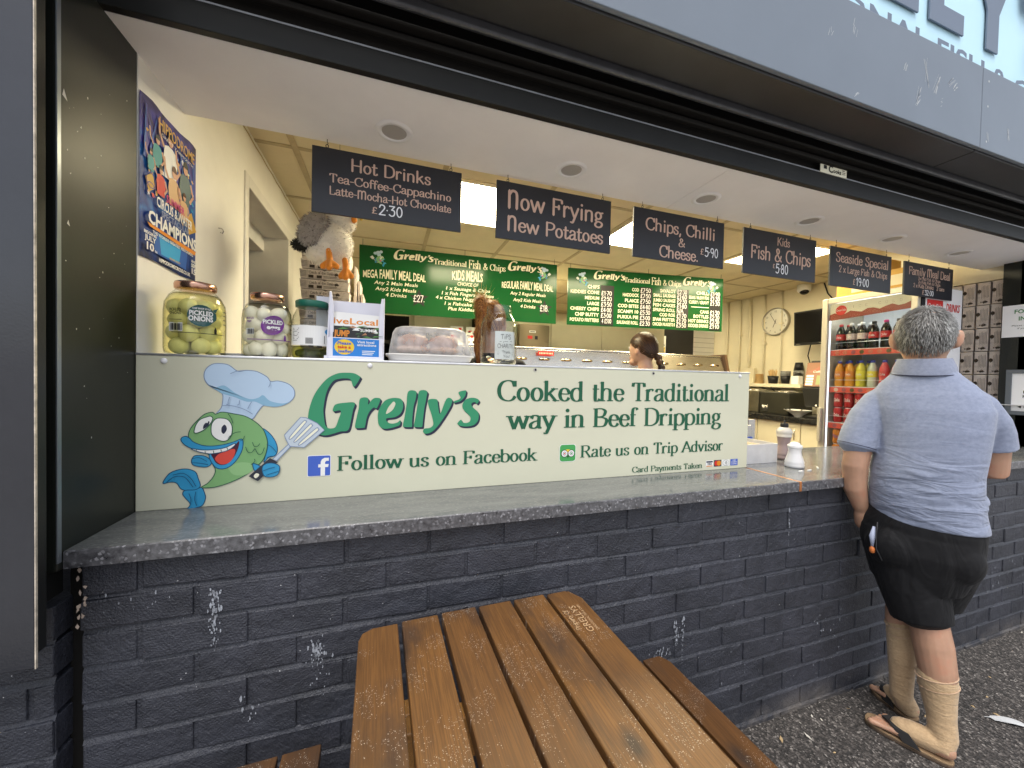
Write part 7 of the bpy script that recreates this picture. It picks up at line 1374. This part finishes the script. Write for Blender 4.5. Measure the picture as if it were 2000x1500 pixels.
kept = [fc for fc in hm.f if len(fc) == 4 and all(kp(Vector(hm.v[i])) for i in fc)]; h.v = hm.v; h.f = kept; h.mi = [2]*len(kept); h.sm = [True]*len(kept)
nape = Vector(P(.012, -.105, 1.752-.185))
def fl(p, nv): d = nape - p; d = d - nv*d.dot(nv)*.9; return d.normalized() + nv*.03
strands(h, ell_pts(hc + Vector((0, 0, .004)), (.080, .099, .117), 2600, random.Random(5), q, kp), .045, .0011, 3, random.Random(6), 0, fl, .05)
for k in range(7):
    for sd in (-1, 1):
        z = 1.752-.175-.034*k; r = .026-.0017*k; h.cur = (k + (sd > 0)) % 3
        c = Vector(P(.012+.012*k*.9+sd*.013, -.105-.008*k*(1 if k < 4 else .4), z)); h.ell(c, (r*.85, r*.8, r*1.15), 12, 8, Matrix.Rotation(R(38*sd), 3, f))
h.build('hair', M_hb, gt); MB().lathe([(.014, 0), (.016, .006), (.014, .012)], tuple(P(.012+.012*6.2, -.135, 1.752-.175-.034*6.6)), 12).build('hair_tie', I_black, gt)
M_hg = [pm('ginger_hair', (.42, .15, .03), .4, spec=.5), pm('ginger_hair2', (.62, .30, .08), .4), pm('ginger_hair3', (.20, .065, .015), .4)]
g2, P, q, hc, s, f = staff('woman in black with a ginger bun, behind the tips jar', .535, .92, 1.835, 65, None, None)
h = MB(); hm = MB(); hm.ell(hc + Vector((0, 0, .004)), (.081, .100, .116), 26, 16, q)
kept = [fc for fc in hm.f if len(fc) == 4 and all(kp(Vector(hm.v[i])) for i in fc)]; h.v = hm.v; h.f = kept; h.mi = [0]*len(kept); h.sm = [True]*len(kept)
bun = Vector((.462, .86, 1.80))
def fl2(p, nv): d = bun - p; d = d - nv*d.dot(nv)*.8; return d.normalized() + nv*.1
strands(h, ell_pts(hc + Vector((0, 0, .004)), (.082, .101, .117), 2200, random.Random(5), q, kp), .045, .0012, 3, random.Random(6), 0, fl2, .1)
h.cur = 2; h.ell(bun, (.034, .04, .052), 16, 12); h.ell(bun + Vector((.008, 0, -.07)), (.028, .035, .045), 14, 10); rr_ = random.Random(9)
strands(h, ell_pts(bun, (.033, .039, .051), 900, rr_), .035, .0011, 3, rr_, 0, lambda p, nv: nv.cross(Vector((0, 1, .2))).normalized() + nv*.15, .25)
strands(h, ell_pts(bun + Vector((.0, 0, .03)), (.03, .036, .03), 70, rr_), .075, .0007, 2, rr_, -.4, lambda p, nv: nv + Vector((-.2, 0, .5)), .45)
strands(h, ell_pts(bun + Vector((.008, 0, -.07)), (.029, .036, .05), 700, rr_), .05, .0011, 3, rr_, .6, lambda p, nv: Vector((0, 0, -1)) + nv*.15, .2)
for k in range(5):
    h.cur = 2; h.tube([tuple(bun + Vector((.012+.004*math.cos(k*.7), .012*math.sin(k*.7), -.06))), tuple(bun + Vector((-.008+.016*math.cos(k*.7), -.012+.02*math.sin(k*.7), -.15))), tuple(bun + Vector((-.012+.016*math.cos(k*.7+.4), -.02+.02*math.sin(k*.7), -.235))), tuple(bun + Vector((-.012+.006*math.cos(k*.7), -.02, -.31)))], [.011, .012, .010, .004], 8)
strands(h, ell_pts(bun + Vector((-.008, -.01, -.15)), (.024, .026, .09), 500, rr_), .06, .0011, 3, rr_, .8, lambda p, nv: Vector((0, 0, -1)) + nv*.12, .15)
h.build('hair', M_hg, g2)
# ---------------------------------------------------------------- picnic table
def m_wood(name, base, dark, pitch, x0):
    m, nt, b = node_mat(name); g = NG(m); tc = g.n('ShaderNodeTexCoord'); s = g.n('ShaderNodeSeparateXYZ'); g.l(tc.outputs['Object'], s.inputs[0])
    pl = g.math('FLOOR', g.math('MULTIPLY', g.math('SUBTRACT', s.outputs['X'], x0), 1/pitch)); wn = g.n('ShaderNodeTexWhiteNoise', _noise_dimensions='1D'); g.l(pl, wn.inputs['W'])
    off = g.math('MULTIPLY', wn.outputs['Value'], 7.0); cx = g.nt.nodes.new('ShaderNodeCombineXYZ'); g.l(g.math('ADD', s.outputs['X'], off), cx.inputs[0]); g.l(g.math('ADD', s.outputs['Y'], off), cx.inputs[1]); g.l(s.outputs['Z'], cx.inputs[2])
    mp = g.n('ShaderNodeMapping'); mp.inputs['Scale'].default_value = (1, .085, 1); g.l(cx.outputs[0], mp.inputs['Vector'])
    # long figure of the grain, bent round by a slow noise, and fine pores
    a = g.n('ShaderNodeTexNoise', Scale=24.0, Detail=6.0, Roughness=.6, Distortion=.9); g.l(mp.outputs[0], a.inputs['Vector'])
    mpf = g.n('ShaderNodeMapping'); mpf.inputs['Scale'].default_value = (1, .03, 1); g.l(cx.outputs[0], mpf.inputs['Vector']); f = g.n('ShaderNodeTexNoise', Scale=330.0, Detail=3.0); g.l(mpf.outputs[0], f.inputs['Vector'])
    mb_ = g.n('ShaderNodeMapping'); mb_.inputs['Scale'].default_value = (1, .38, 1); g.l(cx.outputs[0], mb_.inputs['Vector']); bl = g.n('ShaderNodeTexNoise', Scale=8.0, Detail=6.0, Roughness=.6); g.l(mb_.outputs[0], bl.inputs['Vector'])
    c = g.ramp(a.outputs['Fac'], [(.26, tuple(x*.66 for x in base)), (.44, tuple(x*.92 for x in base)), (.60, tuple(min(1, x*1.1) for x in base)), (.78, tuple(x*.8 for x in base))])
    c = g.mix(g.math('MULTIPLY', g.ramp(f.outputs['Fac'], [(.42, (1, 1, 1)), (.58, (0, 0, 0))]), .38), c, dark)
    c = g.mix(g.math('MULTIPLY', g.ramp(bl.outputs['Fac'], [(.50, (0, 0, 0)), (.66, (1, 1, 1))]), .8), c, (.056, .034, .022))
    c = g.mix(g.math('MULTIPLY', wn.outputs['Value'], .35), c, tuple(x*1.3 for x in dark), 'MIX')
    kv = g.n('ShaderNodeMapping'); kv.inputs['Scale'].default_value = (1.0, .5, 1); g.l(cx.outputs[0], kv.inputs['Vector']); k = g.n('ShaderNodeTexVoronoi', _voronoi_dimensions='2D', Scale=4.2); g.l(kv.outputs[0], k.inputs['Vector'])
    c = g.mix(g.ramp(k.outputs['Distance'], [(.03, (1, 1, 1)), (.11, (0, 0, 0))]), c, (.045, .026, .016)); 
    w1 = g.n('ShaderNodeTexVoronoi', _voronoi_dimensions='2D', Scale=170.0); g.l(cx.outputs[0], w1.inputs['Vector']); w2 = g.n('ShaderNodeTexNoise', Scale=9.0, Detail=4.0, Roughness=.7); g.l(cx.outputs[0], w2.inputs['Vector'])
    sp = g.math('MULTIPLY', g.math('LESS_THAN', w1.outputs['Distance'], .17), g.math('MULTIPLY', g.math('GREATER_THAN', w2.outputs['Fac'], .53), g.math('GREATER_THAN', g.n('ShaderNodeTexWhiteNoise').outputs['Value'], -1)))
    rnd = g.n('ShaderNodeSeparateColor'); g.l(w1.outputs['Color'], rnd.inputs[0]); sp = g.math('MULTIPLY', sp, g.math('GREATER_THAN', rnd.outputs[0], .80))
    w3 = g.n('ShaderNodeTexVoronoi', _voronoi_dimensions='2D', Scale=430.0); g.l(cx.outputs[0], w3.inputs['Vector']); rn3 = g.n('ShaderNodeSeparateColor'); g.l(w3.outputs['Color'], rn3.inputs[0]); sp3 = g.math('MULTIPLY', g.math('LESS_THAN', w3.outputs['Distance'], .24), g.math('MULTIPLY', g.math('GREATER_THAN', w2.outputs['Fac'], .53), g.math('GREATER_THAN', rn3.outputs[0], .86)))
    c = g.mix(g.math('MULTIPLY', g.math('MAXIMUM', sp, sp3), .6), c, (.60, .53, .44))
    g.l(c, b.inputs['Base Color']); b.inputs['Roughness'].default_value = .40; b.inputs['Specular IOR Level'].default_value = .45
    h_ = g.math('ADD', g.math('MULTIPLY', a.outputs['Fac'], .6), g.math('MULTIPLY', f.outputs['Fac'], .5)); bp = g.n('ShaderNodeBump', Strength=.35, Distance=.003); g.l(h_, bp.inputs['Height']); g.l(bp.outputs[0], b.inputs['Normal'])
    return m
TA = R(1.6)
table = thing('picnic_table', 'varnished brown picnic table with two benches standing against the brick front', 'picnic table', (.275, -.80, 0), None, 0)
WL[table.name] = (0, 0, 0); table.rotation_euler = (0, 0, TA)
PT = .1085; TX0 = -.3225; M_top = m_wood('table_wood', (.185, .086, .025), (.058, .028, .013), PT, TX0); M_bench = m_wood('bench_wood', (.135, .06, .018), (.045, .021, .009), .0975, .0); M_leg = m_wood('leg_wood', (.36, .18, .05), (.14, .06, .02), .2, 0)
TH, YE, YN = .75, .752, -.78
def plank(mb, x0, x1, y0, y1, z0, z1, cl=0, cr=0):
    P = [(x0, y0), (x1, y0)] + ([(x1, y1-cr), (x1-cr*.45, y1-cr*.12), (x1-cr*.75, y1)] if cr else [(x1, y1)]) + ([(x0+cl*.85, y1), (x0+cl*.2, y1-cl*.35), (x0, y1-cl)] if cl else [(x0, y1)])
    k = len(P); mb.add([(x, y, z0) for x, y in P] + [(x, y, z1) for x, y in P], [tuple(reversed(range(k))), tuple(range(k, 2*k))] + [(i, (i+1) % k, k+(i+1) % k, k+i) for i in range(k)], False)
q = MB(); rw = random.Random(2)
for k in range(6):
    x0 = TX0 + PT*k + .004; x1 = x0 + PT - .011; ye = YE + (.0, .008, .009, .008, .006, .004)[k]
    plank(q, x0, x1, YN + rw.uniform(-.005, .005), ye, TH-.034, TH + rw.uniform(-.0012, .0012), .04 if k == 0 else 0, .05 if k == 5 else 0)
q.build('tabletop', M_top, table, bevel=.0035, seg=3)
q = MB(); fr = Fr((TX0 + PT*5 + .012, .56, TH), (0, 1, 0), (-1, 0, 0)); 
sk_text(q, 'Property Of', fr, .015, -.012, .014, 'hand', .085, n=.0016); bf_text(q, 'GRELLYS', fr, .0, -.044, .020, .115, bold=.0, n=.0016); bf_text(q, 'TRADITIONAL FISH & CHIPS', fr, .0, -.058, .008, .115, n=.0016); q.build('engraving', pm('engraved', (.50, .33, .18), .8), table)
for s in (-1, 1):
    q = MB(); xa, xb = (.405, .69)
    for k in range(3):
        a = xa + .0975*k; b = a + .0885; 
        if s < 0: plank(q, -b, -a, YN, YE+.01, .436, .468, .035 if k == 2 else 0, 0)
        else: plank(q, a, b, YN, YE+.005, .418, .45, 0, .035 if k == 2 else 0)
    q.build('bench', M_bench, table, bevel=.003, seg=3)
for yl in (.50, -.55):
    for s in (-1, 1):
        q = MB(); q.hexa([(s*.455-.045, yl, .0), (s*.455+.045, yl, .0), (s*.455+.045, yl+.042, .0), (s*.455-.045, yl+.042, .0), (s*.20-.045, yl, TH-.036), (s*.20+.045, yl, TH-.036), (s*.20+.045, yl+.042, TH-.036), (s*.20-.045, yl+.042, TH-.036)]); q.build('leg', M_leg, table, bevel=.003)
    q = MB(); q.box((-.68, yl-.044, .325), (.68, yl-.002, .416)); q.box((-.30, yl-.044, .625), (.30, yl-.002, TH-.036)); q.build('cross_rail', M_leg, table, bevel=.003)
# ---------------------------------------------------------------- a gull feather on the ground
ft = MB(); P = [(0, 0, .004), (.035, .004, .007), (.075, .006, .009), (.11, .004, .008), (.14, 0, .004)]; ft.tube(P, [.0016, .0014, .0011, .0008, .0004], 6)
for i in range(46):
    t = .12 + .88*i/46; x = .14*t; y = .006*math.sin(t*3); z = .004+.006*math.sin(t*3.1); L = .017*math.sin(min(1, (1.02-t)*2.2+.05)*1.57)*(.6+.4*min(1, t*3))
    for s in (-1, 1): ft.add([(x, y, z), (x+.004, y, z), (x+L*.9+.003, y+s*L, z-.001), (x+L*.85, y+s*L, z-.001)], [(0, 1, 2, 3)], False)
o = ft.build('gull_feather', pm('feather', (.52, .53, .54), .7), None, loc=(0, 0, 0)); o.location = (2.46, -.235, .0015); o.rotation_euler = (0, 0, R(-38)); tag(o, 'single grey white gull feather lying on the pavement behind the man', 'feather')
